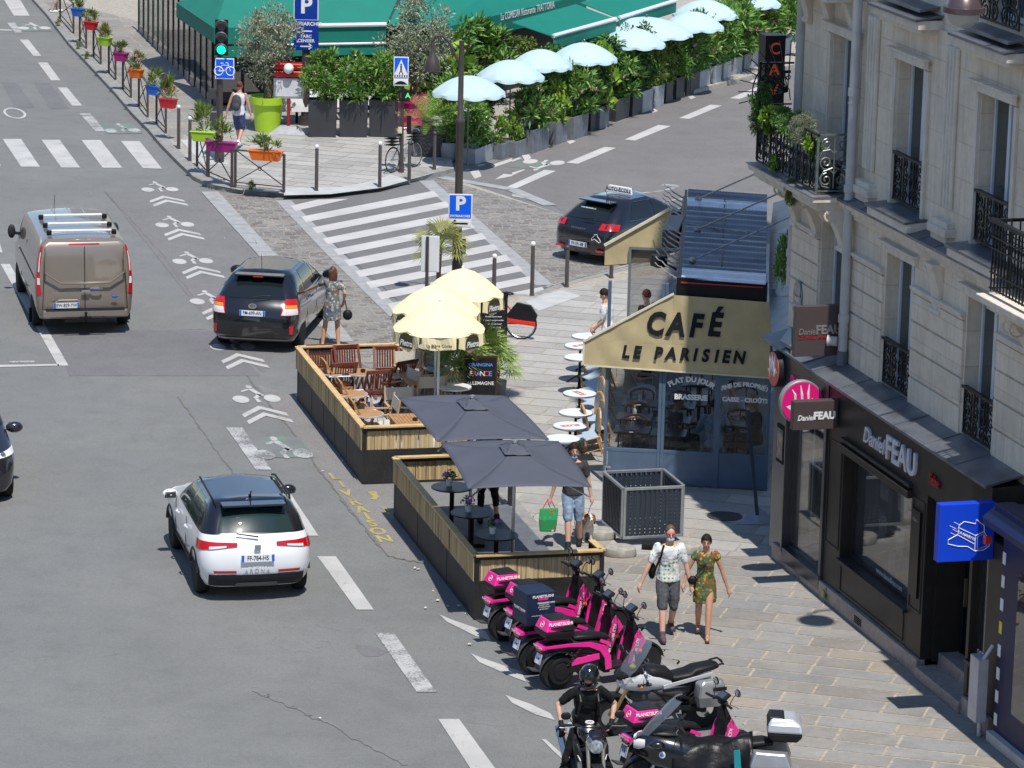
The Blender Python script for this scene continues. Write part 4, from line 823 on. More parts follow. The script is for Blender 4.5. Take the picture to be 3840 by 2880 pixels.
def slat_chair(label,m,kind='folding_chair'):
 0
 t=thing(kind,label,'chair',(0,0,0))
 b=MB()
 for i in range(7):b.box((0,-.17+i*.062,.44),(.44,.042,.018))
 for s_ in(-1,1):b.bar((s_*.20,-.2,.425),(s_*.20,.22,.43),.028,.03)
 b.build('seat',m,t,bevel=.003)
 b=MB()
 for i in range(8):x=-.17+i*.0486;b.bar((x,-.235,.53),(x,-.30,.86),.030,.012)
 b.bar((-.235,-.30,.89),(.235,-.30,.89),.035,.07);b.bar((-.22,-.23,.50),(.22,-.23,.50),.03,.045);b.build('backrest',m,t,bevel=.003)
 for s_ in(-1,1):
  b=MB();b.bar((s_*.235,-.31,.92),(s_*.235,.22,.0),.03,.045,up=(1,0,0));b.build('leg',m,t)
  b=MB();b.bar((s_*.205,.20,.43),(s_*.205,-.25,.0),.028,.042,up=(1,0,0));b.build('leg',m,t)
 b=MB();b.bar((-.23,.17,.09),(.23,.17,.09),.025);b.bar((-.2,-.2,.05),(.2,-.2,.05),.025);b.build('stretcher',m,t)
 return t
def director_chair(label):
 t=thing('sling_chair',label,'chair')
 b=MB();b.add([(-.23,-.2,.44),(.23,-.2,.44),(.23,.24,.45),(-.23,.24,.45),(-.23,.02,.40),(.23,.02,.40)],[(0,1,5,4),(4,5,2,3)]);b.add([(-.23,-.2,.432),(.23,-.2,.432),(.23,.24,.442),(-.23,.24,.442),(-.23,.02,.392),(.23,.02,.392)],[(0,4,5,1),(4,3,2,5)]);b.build('seat',M_LINEN,t)
 b=MB();b.prism([(-.25,-.27,.68),(.25,-.27,.68),(.25,-.30,.90),(-.25,-.30,.90)],(0,.014,.0));b.build('backrest',M_LINEN,t)
 for s_ in(-1,1):
  b=MB();b.bar((s_*.26,-.31,.93),(s_*.26,-.22,.42),.03,.035);b.bar((s_*.26,-.27,.64),(s_*.26,.24,.64),.05,.022);b.bar((s_*.26,.2,.64),(s_*.26,.2,.43),.03);b.build('arm',M_ASHW,t)
  b=MB();b.bar((s_*.24,.22,.42),(s_*.24,-.20,.02),.03,.035,up=(1,0,0));b.bar((s_*.24,-.22,.42),(s_*.24,.20,.02),.03,.035,up=(1,0,0));b.build('leg',M_ASHW,t)
 b=MB();b.bar((-.24,.2,.03),(.24,.2,.03),.025);b.bar((-.24,-.2,.03),(.24,-.2,.03),.025);b.build('stretcher',M_ASHW,t);return t
def rattan_chair(label,dark=False):
 t=thing('rattan_chair',label,'chair');w=M_WEAVED if dark else M_WEAVE
 b=MB();b.box((0,0,.45),(.42,.42,.025));b.build('seat',w,t,bevel=.012)
 b=MB();prof=[(-.17,.50),(-.19,.62),(-.17,.76),(-.10,.86),(0,.89),(.10,.86),(.17,.76),(.19,.62),(.17,.50)];b.add([(x,-.20-(z-.45)*.30,z)for x,z in prof]+[(x,-.215-(z-.45)*.30,z)for x,z in prof],[tuple(range(9)),tuple(reversed(range(9,18)))]);b.build('backrest',w if dark else mat('tan weave',(.40,.33,.24),.7,var=.5,scale=40,var2=(.50,.55,.56)),t)
 b=MB();b.tube([(-.19,-.20,.45)]+[(x*1.1,-.205-(z-.45)*.30,z*1.01)for x,z in prof]+[(.19,-.20,.45)],.021,6);b.build('back_frame',M_RATT,t)
 b=MB();b.tube([(-.21,-.21,.445),(.21,-.21,.445),(.21,.21,.445),(-.21,.21,.445)],.014,6,closed=True);b.tube([(-.2,-.2,.22),(.2,-.2,.22),(.2,.2,.22),(-.2,.2,.22)],.010,6,closed=True);b.build('seat_frame',M_RATT,t)
 for sx in(-1,1):
  for sy in(-1,1):
   b=MB();b.tube([(sx*.19,sy*.19,.45),(sx*.20,sy*.21,.2),(sx*.21,sy*.235,0)],.018,6);b.build('leg',M_RATT,t)
 b=MB()
 for sx,sy in((-1,-1),(1,-1),(1,1),(-1,1)):b.cyl((sx*.2,sy*.21,.21),(sx*.2,sy*.21,.24),.018,n=6)
 b.build('white_binding',M_WHITE,t);return t
def round_table(label,r,h,mtop,mrim,mleg,kind='round_table',base='cross',rimh=.03):
 t=thing(kind,label,'table')
 b=MB();b.cyl((0,0,h-.02),(0,0,h),r,n=36);b.build('table_top',mtop,t)
 b=MB();b.lathe([(r-.004,h-rimh),(r+.012,h-rimh),(r+.014,h-.004),(r-.004,h-.001)],n=36);b.build('rim',mrim,t,smooth=True)
 b=MB()
 if base=='cross':
  b.cyl((0,0,.05),(0,0,h-.02),.025,n=10)
  for k in range(3):a=k*2.094+.4;b.tube([(0,0,.16),(.13*math.cos(a),.13*math.sin(a),.09),(.25*math.cos(a),.25*math.sin(a),.012)],.018,6)
  b.cyl((0,0,.08),(0,0,.28),.04,.028,n=10)
 elif base=='disc':b.cyl((0,0,.0),(0,0,h-.02),.038,n=12);b.cyl((0,0,0),(0,0,.02),.24,n=28)
 else:
  for sx in(-1,1):
   b.bar((sx*r*.55,-r*.5,.0),(sx*r*.55,r*.5,h-.03),.03);b.bar((sx*r*.55,r*.5,.0),(sx*r*.55,-r*.5,h-.03),.03)
 b.build('pedestal',mleg,t,smooth=True);return t
def ashtray(P,label):
 b=MB();b.lathe([(0,0),(.045,0),(.05,.045),(.04,.05),(.035,.02),(0,.018)],n=16);b.lathe([(.0,.018),(.02,.03),(.018,.055),(0,.06)],n=8);o=b.build('ashtray',M_ASHTR,smooth=True);o.location=P;tag(o,label,'ashtray','black ashtrays on the terrace tables');return o
DA=math.radians(13.8)
M_BLKPLY=N('black plywood');_s=M_BLKPLY;_c=_s.mix(_s.ramp(_s.noise(2.2,6,.7),[(.35,(.012,.012,.012)),(.6,(.026,.026,.025)),(.75,(.055,.055,.05))]),_s.ramp(_s.noise(30,3),[(.3,.7),(.7,1.3)]),1.,'MULTIPLY');_s.l(_c,_s.b.inputs['Base Color']);_s.b.inputs['Roughness'].default_value=.6;_s.bump(_s.noise(18,4),.4,.01);M_BLKPLY=_s.m
s=N('reed matting');s.noise(1.,1);mp=s.n('Mapping');mp.inputs['Scale'].default_value=(30,30,.5);s.l(s.tc.outputs['Object'],mp.inputs[0]);n1=s.noise(1.,2,.5,mp.outputs[0]);c=s.ramp(n1,[(.28,(.20,.13,.055)),(.42,(.50,.36,.18)),(.58,(.66,.50,.27)),(.75,(.74,.60,.36))]);s.l(c,s.b.inputs['Base Color']);s.b.inputs['Roughness'].default_value=.65;s.bump(n1,.8,.02);M_REED=s.m
def reed_panel(b,p0,p1,z0,z1,R=rnd):
 0
 p0,p1=Vector(p0),Vector(p1);d=p1-p0;L=d.length;d/=L;n_=Vector((-d.y,d.x,0));x=0
 while x<L:
  w=R.uniform(.010,.022);
  if R.random()>.035:
   o=n_*R.uniform(-.006,.006);a=p0+d*x+o;c=a+d*w*.88;zt=z1-R.uniform(0,.025)
   b.add([(a.x,a.y,z0),(c.x,c.y,z0),(c.x+n_.x*.008,c.y+n_.y*.008,z0),(a.x+n_.x*.008,a.y+n_.y*.008,z0),(a.x,a.y,zt),(c.x,c.y,zt),(c.x+n_.x*.008,c.y+n_.y*.008,zt),(a.x+n_.x*.008,a.y+n_.y*.008,zt)],[(0,1,5,4),(2,3,7,6),(4,5,6,7),(1,2,6,5),(3,0,4,7)])
  x+=w
def deck(label,o,Wd,Ln,zb,zt,fronts,floor_m,posts,right_gap=None):
 t=thing('terrace_deck',label,'deck',(o.x,o.y,0),DA)
 for nm,a,c in fronts['black']:
  a,c=Vector((*a,0)),Vector((*c,0));d=(c-a).normalized();n_=Vector((d.y,-d.x,0));b=MB();b.prism([a+Vector((0,0,.01)),c+Vector((0,0,.01)),c+Vector((0,0,zb)),a+Vector((0,0,zb))],n_*-.025);b.build('black_panel',M_BLKPLY,t)
 for a,c in fronts['reed']:
  b=MB();a,c=Vector((*a,0)),Vector((*c,0));d=(c-a).normalized();n_=Vector((-d.y,d.x,0));reed_panel(b,a+n_*.02,c+n_*.02,zb+.0,zt-.03);b.build('reed_screen',M_REED,t)
 for a,c in fronts['rail']:
  b=MB();b.bar((*a,zt),(*c,zt),.11,.035);b.build('top_rail',M_PINE,t,bevel=.004)
  b=MB();b.bar((*a,zt-.045),(*c,zt-.045),.05,.055);b.build('under_rail',M_BLKPLY,t)
 for x,y in posts:
  b=MB();b.box((x,y,zt/2),(.07,.07,zt-.04));b.build('post',M_BLKPLY,t)
 b=MB()
 n=int(Ln/.14)
 b.box((Wd/2,Ln/2,.13),(Wd-.06,Ln-.06,.03));b.build('floor',floor_m,t);return t
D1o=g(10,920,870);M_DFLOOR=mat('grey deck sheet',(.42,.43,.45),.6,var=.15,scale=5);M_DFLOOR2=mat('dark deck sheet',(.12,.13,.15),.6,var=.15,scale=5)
W1,L1=1.92,6.35
deck1=deck('long black and reed walled terrace deck holding the teak tables and chairs',D1o,W1,L1,.615,1.03,dict(black=[('f',(0,0),(W1,0)),('l',(0,L1),(0,0))],reed=[((0,0),(W1,0)),((0.0,0),(0,L1)),((0,L1),(.72,L1))],rail=[((0,0),(W1,0)),((0,0),(0,L1)),((0,L1),(W1,L1)),((W1-.02,L1),(W1+.05,L1-.45))]),M_DFLOOR,[(.03,.03),(W1-.02,.03),(.03,1.5),(.03,2.6),(.03,3.7),(.03,4.9),(.03,L1-.03),(W1-.02,L1-.05),(W1+.04,L1-.45)])
D2o=g(14,1885,383);W2d,L2=2.0,6.05
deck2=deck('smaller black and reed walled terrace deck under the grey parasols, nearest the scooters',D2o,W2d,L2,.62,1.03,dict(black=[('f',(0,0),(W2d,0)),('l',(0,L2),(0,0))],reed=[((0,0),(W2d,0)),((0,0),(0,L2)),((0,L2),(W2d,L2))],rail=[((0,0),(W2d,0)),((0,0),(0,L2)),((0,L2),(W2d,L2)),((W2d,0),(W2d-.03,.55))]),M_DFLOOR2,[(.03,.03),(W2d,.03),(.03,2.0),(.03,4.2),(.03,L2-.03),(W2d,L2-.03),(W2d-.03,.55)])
for(x0,z)in(('a',0),):
 b=MB();b.bar((.01,.3,.64),(.01,1.0,1.0),.06,.012,up=(1,0,0))if False else None
def c1(x,y):return(1100+x/2.765,1260+y/2.765)
def DG(x,y,z=.78):P=G(c1(x,y),z);return(P.x,P.y,.145)
RIMW=mat('white table rim',(.7,.7,.7),.35,.3,var=.05)
tt=round_table('round slatted teak table at the far left corner of the long deck',.29,.70,M_TEAK,RIMW,M_TEAK,base='x')
TL=[((400,362),None),((713,368),'round teak table with a black ashtray, middle of the far row'),((1045,382),'round teak table partly under the square one, right of the far row'),((600,592),'round teak table halfway down the left reed wall'),((760,795),'round teak table nearest the front corner of the long deck')]
for k,(p,lb)in enumerate(TL):
 P=DG(*p,.85)
 if k==0:tt.location=P;tt.rotation_euler=(0,0,DA);tt['group']='teak tables on the long deck'
 else:dup(tt,P,DA+k*.3,lb)
def rect_table(label,P,w,l):
 t=thing('square_table',label,'table',P,DA,'teak tables on the long deck')
 b=MB();n=9
 for i in range(n):b.box((-w/2+(i+.5)*w/n,0,.70),(w/n-.006,l,.022))
 for s_ in(-1,1):b.box((0,s_*l/2,.70),(w+.01,.05,.026))
 b.build('table_top',M_TEAK,t,bevel=.003)
 for sx in(-1,1):
  for sy in(-1,1):b=MB();b.box((sx*(w/2-.05),sy*(l/2-.05),.345),(.045,.045,.69));b.build('leg',M_TEAK,t)
 return t
P=DG(1320,455,.85);rect_table('square teak table with a black ashtray beside the bark screen',P,.62,.72);P=DG(1185,862,.85);rect_table('square slatted teak table with an ashtray at the front rail of the long deck',P,.56,.70)
for k,(x,y,lb)in enumerate(((722,374,'black ashtray on the middle round teak table'),(1460,440,'black ashtray on the square table near the bark screen'),(1262,880,'black ashtray on the square table at the front rail'))):P=G(c1(x,y),.85);ashtray((P.x,P.y,.857),lb)
ch=slat_chair('red brown slatted chair behind the left table of the far row',M_TEAKR)
CH_=[((310,330),PI+.0,None),((598,335),PI+.1,'red brown slatted chair behind the middle round table, back to the woman'),((985,350),PI-.1,'red brown slatted chair behind the right round table, beside the corner posts'),((480,520),.1,'red brown slatted chair pulled to the left table, back half hidden by the rail'),((840,600),.12,'large red brown folding chair standing alone in the deck centre'),((1075,500),.5,'red brown folding chair tucked behind the square table')]
for k,(p,rz,lb)in enumerate(CH_):
 P=G(c1(p[0],p[1]),.58)+Vector((0,-.42 if rz>2 else .12,0))
 if k==0:ch.location=(P.x,P.y,.145);ch.rotation_euler=(0,0,rz+DA);ch['group']='red brown folding chairs on the long deck'
 else:dup(ch,(P.x,P.y,.145),rz+DA,lb)
lc=slat_chair('pale teak slatted chair with white arm, upper one along the left wall',M_TEAK)
for s_ in(-1,1):b=MB();b.tube([(s_*.25,-.25,.66),(s_*.25,.2,.66),(s_*.25,.24,.6),(s_*.25,.24,.02)],.014,6);b.build('arm',RIMW,lc)
for k,(p,lb)in enumerate((((480,510),None),((640,720),'pale teak slatted chair with white arm, middle one along the left wall'),((770,930),'pale teak slatted chair with white arm, closest to the front corner'))):
 P=G(c1(*p),.58)
 if k==0:lc.location=(P.x,P.y,.145);lc.rotation_euler=(0,0,-PI/2+DA);lc['group']='pale teak chairs along the left wall'
 else:dup(lc,(P.x,P.y,.145),-PI/2+DA,lb)
dc=director_chair('beige sling chair behind the square table, its back to the far rail')
for k,(p,rz,lb)in enumerate((((1215,440),PI,None),((1110,620),PI/2+.3,'beige sling chair side on, left of the square table'),((1400,640),.0,'beige sling chair in front of the square table, back to the parasol'),((1125,830),PI,'beige sling chair behind the front square table'),((900,900),PI/2,'narrow beige sling chair seen edge on by the front corner'))):
 P=G(c1(*p),.58)
 if k==0:dc.location=(P.x,P.y,.145);dc.rotation_euler=(0,0,rz+DA);dc['group']='beige sling chairs on the long deck'
 else:dup(dc,(P.x,P.y,.145),rz+DA,lb)
ht=round_table('tall round dark table farthest back under the grey parasol',.33,1.02,mat('slate table top',(.055,.062,.08),.35,var=.1),M_BTOP,M_BLK,'high_table','disc',.02)
pt=thing('flower_pot','small white pot of mauve flowers on the farthest tall table','flower pot',group='flower pots on the tall tables')
b=MB();b.lathe([(0,0),(.045,0),(.055,.10),(.048,.10),(.0,.09)],n=16);b.build('pot',M_WHITE,pt,smooth=True)
b=MB();R_=random.Random(2)
for k in range(70):
 a,e,r=R_.random()*6.28,R_.uniform(.1,1.4),R_.uniform(.04,.14);c=Vector((r*math.cos(a)*math.cos(e),r*math.sin(a)*math.cos(e),.11+r*math.sin(e)*1.1));d=Vector((R_.uniform(-1,1),R_.uniform(-1,1),R_.uniform(-.4,.8))).normalized()*.035;s_=d.cross(Vector((R_.random(),1,R_.random()))).normalized()*.014
 b.add([c-d,c+s_,c+d,c-s_],[(0,1,2,3)])
b.build('leaves',mat('pot leaves',(.05,.16,.04),.5,var=.4,scale=20),pt)
b=MB();b.ell((-.05,-.05,.20),(.05,.05,.042),10,6);b.ell((.05,.02,.22),(.03,.03,.026),8,5);b.build('flower',mat('mauve flower',(.42,.13,.55),.6,var=.15,scale=30),pt)
for k,(x,y,lb,lb2)in enumerate(((1695,888,None,None),(1868,1112,'tall round dark table in the middle of the smaller deck','small white pot with a big mauve rose on the middle tall table'),(2078,1302,'tall round dark table nearest the front rail of the smaller deck','small white pot with a mauve rose on the tall table by the front rail'))):
 P=G(q(10,x,y),1.16);
 if k==0:ht.location=(P.x,P.y,.145);ht['group']='tall round tables on the smaller deck';pt.location=(P.x-.05,P.y+.05,1.166)
 else:dup(ht,(P.x,P.y,.145),0,lb);dup(pt,(P.x-.06,P.y+.04,1.166),k,lb2)
M_PAR=mat('charcoal parasol cloth',(.075,.082,.108),.75,var=.08,scale=2,bump=.1,bscale=5)
def grey_parasol(label,A,N_,Rr,ap,ze=2.25):
 pl,pn,pr=G(A,ze),G(N_,ze),G(Rr,ze);pf=pl+(pr-pn);c=(pl+pr)/2;t=thing('square_parasol',label,'parasol',(c.x,c.y,.145),0,'grey parasols over the smaller deck')
 z0=.145;cor=[Vector((p.x-c.x,p.y-c.y,ze-z0))for p in(pl,pn,pr,pf)];zt_=hz((c.x,c.y),*ap);top=Vector((0,0,zt_-.10-z0));b=MB();vs=[];fs=[];n=10
 for k in range(4):
  a,d=cor[k],cor[(k+1)%4];o=len(vs)
  for i in range(n+1):
   u=i/n
   for j in range(n+1):
    v=j/n;e=a.lerp(d,v);P=top.lerp(e,u);P.z-=.05*math.sin(PI*u)*1.0-.0;P.z+=-.03*math.sin(PI*v)*u*-1;P.x+=.002*math.sin(40*u+9*v+k);vs.append(P)
  fs+=[(o+i*(n+1)+j,o+(i+1)*(n+1)+j,o+(i+1)*(n+1)+j+1,o+i*(n+1)+j+1)for i in range(n)for j in range(n)]
 b.add(vs,fs);o=b.build('canopy',M_PAR,t,smooth=25);sm=o.modifiers.new('thick','SOLIDIFY');sm.thickness=.006
 b=MB();vs=[];fs=[];R_=random.Random(5)
 for k in range(4):
  a,d=cor[k].normalized(),cor[(k+1)%4].normalized();a,d=cor[k]*.22,cor[(k+1)%4]*.22;o=len(vs)
  for i in range(5):
   for j in range(7):
    u,v=i/4,j/6;e=a.lerp(d,v);P=Vector((e.x*u,e.y*u,zt_-.03-z0-.13*u+R_.uniform(-.012,.012)));vs.append(P)
  fs+=[(o+i*7+j,o+(i+1)*7+j,o+(i+1)*7+j+1,o+i*7+j+1)for i in range(4)for j in range(6)]
 b.add(vs,fs);b.build('vent_cap',M_PAR,t)
 b=MB();b.lathe([(0,.05),(.045,.03),(.05,0),(0,0)],(0,0,zt_-.04-z0),16);b.build('finial',M_ALU,t,smooth=True)
 b=MB();b.cyl((0,0,.05),(0,0,zt_-.12-z0),.028,n=10);b.build('pole',M_ALU,t)
 for e in cor:b=MB();b.bar((0,0,zt_-.28-z0),e*.97+Vector((0,0,-.10)),.02);b.build('rib',M_ALU,t)
 b=MB();b.box((0,0,.03),(.5,.5,.06));b.build('foot',M_BLK,t,bevel=.01);return t
grey_parasol('charcoal square parasol over the back of the smaller deck, the farther of the two',q(10,1225,115),q(10,1565,498),q(11,325,480),(10,1890,95));grey_parasol('charcoal square parasol overlapping the other one, nearest the camera',q(10,1595,505),q(10,1835,905),q(11,690,890),(11,20,480),2.24)
M_YCL=mat('pale yellow cloth',(.86,.76,.47),.85,var=.04,scale=3);M_OLIVE=mat('dark olive print',(.06,.055,.03),.7,var=0)
def yellow_parasol(label,P,r,rz,ze=2.22):
 t=thing('yellow_parasol',label,'parasol',(P.x,P.y,SW),rz,'yellow parasols beside the long deck');z0=SW;n=8;b=MB();prof=[(0,2.72),(.3,2.64),(.65,2.46),(1.,ze)]
 for k in range(n):
  for(u0,h0),(u1,h1)in zip(prof,prof[1:]):
   f=lambda u,h,a:(r*u*math.cos(a),r*u*math.sin(a),h-z0);a0,a1=2*PI*k/n,2*PI*(k+1)/n;am=(a0+a1)/2
   m=lambda u,h:(r*u*math.cos(am)*.96,r*u*math.sin(am)*.96,h-z0+.012*u)
   b.add([f(u0,h0,a0),f(u1,h1,a0),m(u1,h1),m(u0,h0)],[(0,1,2,3)])if u0>0 else b.add([f(0,h0,a0),f(u1,h1,a0),m(u1,h1)],[(0,1,2)])
   b.add([m(u0,h0),m(u1,h1),f(u1,h1,a1),f(u0,h0,a1)],[(0,1,2,3)])if u0>0 else b.add([f(0,h0,a0),m(u1,h1),f(u1,h1,a1)],[(0,1,2)])
 b.build('canopy',M_YCL,t,smooth=30)
 for k in range(n):
  a0,a1=2*PI*k/n+.03,2*PI*(k+1)/n-.03;b=MB();A_,B_=Vector((r*math.cos(a0),r*math.sin(a0),0)),Vector((r*math.cos(a1),r*math.sin(a1),0));C_=(A_+B_)/2;am=(a0+a1)/2;A2,B2=A_*1.02,B_*1.02
  vs=[];
  for i in range(9):
   u=i/8;e=A_.lerp(B_,u);ou=Vector((math.cos(am),math.sin(am),0))*.03*math.sin(u*9+k);dr=.20+.03*math.sin(PI*u)+(.10*math.exp(-((u-.5)/.2)**2)if k%2==0 else 0);vs+=[(e.x,e.y,ze-z0+(.06*math.exp(-((u-.5)/.22)**2)if k%2==0 else 0)),(e.x+ou.x,e.y+ou.y,ze-z0-dr)]
  b.add(vs,[(2*i,2*i+1,2*i+3,2*i+2)for i in range(8)]);v=b.build('valance',M_YCL,t)
  T=Matrix.Translation((C_.x*1.035,C_.y*1.035,ze-z0-.12))@Matrix.Rotation(am+PI/2,4,'Z')
  if k%2==0:
   b=MB();b.M=T;b.add([(.17*math.cos(i*PI/8),-.004,.02+.14*math.sin(i*PI/8))for i in range(9)]+[(-.17,-.004,-.12),(.17,-.004,-.12)],[tuple(range(11))]);b.build('oval_print',M_OLIVE,v)
   text('Pietra',M_WHITE,v,T@Matrix.Translation((0,-.010,-.03)),.15,.001,bold=.004,shear=.25,sx=.85)
   text('BIERA CORSA',M_OLIVE,v,T@Matrix.Translation((0,-.03,.16)),.05,.001,arc=.2)
  else:text('La Bière Corse',M_OLIVE,v,T@Matrix.Translation((0,-.006,-.02)),.075,.001,bold=.002)
 b=MB();b.cyl((0,0,0),(0,0,2.76-z0),.022,n=10);b.build('pole',M_WHITE,t);b=MB();b.lathe([(0,.07),(.03,.05),(.03,0),(0,0)],(0,0,2.70-z0),12);b.build('finial',M_WHITE,t)
 b=MB();b.cyl((0,0,0),(0,0,.08),.26,n=20);b.build('foot',M_WHITE,t);return t
yp=lambda x,y,z:G((1400+x/3.687,940+y/3.687),z)
yellow_parasol('pale yellow beer parasol in front, its name half covered by the palm',yp(910,1075,2.22),.86,.42);yellow_parasol('pale yellow beer parasol in the middle, mostly overlapped',yp(870,830,2.22),.84,.35);yellow_parasol('pale yellow beer parasol at the back right, before the crossing',yp(1235,600,2.22),.80,.48)
M_BARK=mat('bark log screen',(.13,.075,.04),.85,var=.45,scale=14,bump=.6,bscale=30)
def logs(name,label,p0,p1,z0,z1):
 t=MB();a,c=Vector((p0.x,p0.y,0)),Vector((p1.x,p1.y,0));L=(c-a).length;n=max(2,int(L/.06))
 for i in range(n+1):P=a.lerp(c,i/n);t.cyl((P.x,P.y,z0),(P.x+rnd.uniform(-.01,.01),P.y,z1+rnd.uniform(-.04,.04)),.035,.03,n=6)
 tag(t.build(name,M_BARK),label,'screen')
logs('bark_screen','tall brown bark screen under the yellow parasols',G(c1(1240,330),SW),G(c1(1345,345),SW),SW,1.25);logs('bark_screen','low brown bark screen running from the parasols towards the grey ones',G(c1(1370,390),SW),G(c1(1540,640),SW),SW,.95)
bt=round_table('round beige cafe table under the front yellow parasol',.32,.75,mat('beige top',(.42,.38,.28),.4,var=.1),M_BTOP,M_CAST,'cafe_table','cross');P=G(c1(1462,110),.87);bt.location=(P.x,P.y,SW)
wt_=round_table('round white topped table behind the low bark screen',.30,.75,M_MARB,RIMW,M_CAST,'cafe_table','cross');P=G(c1(1672,520),.87);wt_.location=(P.x,P.y,SW)
rc=rattan_chair('rattan chair with blue lozenge weave beside the white table');P=G(c1(1600,500),.7);rc.location=(P.x,P.y,SW);rc.rotation_euler=(0,0,.3);rc['group']='rattan chairs beside the long deck'
for x,y,rz,lb in((1500,330,PI,'rattan chair in the shade under the yellow parasol'),(1440,260,.2,'rattan chair with brown back beside the tall bark screen'),(1650,260,2.6,'rattan chair behind the front palm')):P=G(c1(x,y),.6);dup(rc,(P.x,P.y,SW),rz,lb)
bz=round_table('small round marble bistro table farthest back, half behind the awning',.30,.74,M_MARB,M_ALU,M_CAST,'bistro_table','cross')
BT=[(7,650,1243),(7,590,1325),(7,588,1425),(11,585,78),(11,552,243),(11,503,358),(11,437,468)]
BL_=[None,'marble bistro table with orange lettering, second from the back','plain marble bistro table, third from the back','marble bistro table with red lettering beside the leaning chairs','plain marble bistro table in the middle of the row','marble bistro table with red lettering, second nearest the parasols','plain marble bistro table nearest the grey parasols']
bts=[]
for k,(n_,x,y)in enumerate(BT):
 P=g(n_,x,y,.86)
 if k==0:bz.location=(P.x,P.y,SW);bz['group']='marble bistro tables along the cafe';o=bz
 else:o=dup(bz,(P.x,P.y,SW),k*.7,BL_[k])
 if k in(1,3,5):text('SUZE',mat('orange table print',(.62,.16,.05),.4,var=0),o,Matrix.Translation((0,0,.742))@Matrix.Rotation(-PI/2,4,'X'),.15,.0008,bold=.008,name='table_print')
r1=rattan_chair('rattan chair with pale blue seat, first of the leaning row');r1['group']='rattan chairs tipped up along the cafe'
RCP=[(690,-60),(690,20),(680,190),(690,130),(690,330),(680,420),(670,500),(660,590),(670,660),(660,740)]
for k,(x,y)in enumerate(((7,1580),)):pass
base0=g(11,690,660,SW);base1=g(7,760,1640,SW);nR=11
LBL=['nearest the man with the dog','second from the near end','third from the near end','fourth from the near end','fifth from the near end','in the middle of the row','fifth from the far end','fourth from the far end','third from the far end','second from the far end','at the far end under the awning']
rd=rattan_chair('rattan chair with black seat tipped up against the row',True);rd['group']=r1['group'];rd.location=base0.lerp(base1,1.5/nR);rd.rotation_euler=(math.radians(-3),math.radians(17),-PI/2+.25)
for k in range(nR):
 P=base0.lerp(base1,k/(nR-1));P=Vector((P.x+(k%2)*.06,P.y,SW+.0));
 o=r1 if k==0 else dup(r1)
 o.location=P;o.rotation_euler=(math.radians(-14),math.radians(0),PI/2+.15+(k%3)*.12);o['label']='rattan chair with pale blue seat, '+LBL[k]
M_INT=[]
it=thing('veranda_table','black square table behind the cafe glass, nearest the panel','table',group='black tables inside the veranda')
b=MB();b.box((0,0,.74),(.62,.55,.025));b.build('table_top',M_BTOP,it,bevel=.004);b=MB();b.cyl((0,0,0),(0,0,.73),.03,n=8);b.box((0,0,.015),(.42,.42,.03));b.build('pedestal',M_CAST,it)
bw=thing('bentwood_chair','dark curved back chair pushed to the nearest veranda table','chair',group='dark chairs inside the veranda')
b=MB();b.cyl((0,0,.44),(0,0,.47),.21,n=24);b.build('seat',M_DW,bw);b=MB();b.tube([(.21*math.cos(a),-.20*abs(math.sin(a))-.03,.80+.05*abs(math.sin(a)))for a in[PI*i/10 for i in range(11)]],.022,6);b.tube([(-.2,-.03,.46),(-.21,-.03,.8)],.015,6);b.tube([(.2,-.03,.46),(.21,-.03,.8)],.015,6);b.tube([(.0,-.2,.46),(0,-.23,.84)],.013,6);b.build('backrest',M_DW,bw)
for sx,sy in((-1,-1),(1,-1),(1,1),(-1,1)):b=MB();b.tube([(sx*.14,sy*.14,.45),(sx*.19,sy*.19,0)],.015,6);b.build('leg',M_DW,bw)
gel=thing('gel_bottle','hand gel bottle on a printed mat, nearest veranda table','bottle',group='gel bottles on the veranda tables');b=MB();b.lathe([(0,0),(.035,0),(.035,.12),(.012,.15),(.012,.17)],n=12);b.build('bottle',mat('clear gel',(.62,.68,.75),.2,var=0),gel,smooth=True);b=MB();b.cyl((0,0,.17),(0,0,.2),.02,n=8);b.box((.02,0,.2),(.06,.015,.012));b.build('pump',mat('orange cap',(.75,.35,.05),.4,var=0),gel)
pm=MB();pm.box((0,0,.002),(.24,.17,.003));pm=pm.build('place_mat',mat('coral place mat',(.72,.34,.24),.7,var=0));tag(pm,'coral place mat on the nearest veranda table','place mat','place mats on the veranda tables')
INT=[(.40,.80),(.35,1.75),(.35,2.85),(1.05,.7),(1.05,1.7),(1.05,2.8),(2.2,1.6),(2.2,3.4),(1.3,4.6)]
ORD=['nearest the panel','second row, left','third row, left','front row beside the first mullion','second row, centre','third row, centre','before the man in the white shirt','at the back right','at the far end']
for k,(x,y)in enumerate(INT):
 P=KM@Vector((x,y,SW+.03))
 if k==0:it.location=P;it.rotation_euler=(0,0,KYAW)
 else:dup(it,P,KYAW,'black square table behind the cafe glass, '+ORD[k])
 for j,(dy,rz)in enumerate(((-.42,0.),(.42,PI))):
  if j==0 and y<.8 and k:continue
  Q_=KM@Vector((x,y+dy,SW+.03))
  if k==0 and j==0:bw.location=Q_;bw.rotation_euler=(0,0,KYAW+rz)
  else:dup(bw,Q_,KYAW+rz,'dark curved back chair, %s side of veranda table %s'%(('near','far')[j],ORD[k]))
 if k<3:
  T_=KM@Vector((x,y,SW+.785))
  if k==0:gel.location=T_;pm.location=T_
  else:dup(gel,T_,.4,'hand gel bottle on the veranda table, '+ORD[k]);dup(pm,T_,.2,'coral place mat on the veranda table, '+ORD[k])
P0,P1,P3=g(11,948,1400,SW),g(11,1470,1375,SW),g(11,778,1245,SW);P2=P1+(P3-P0);zt=1.10
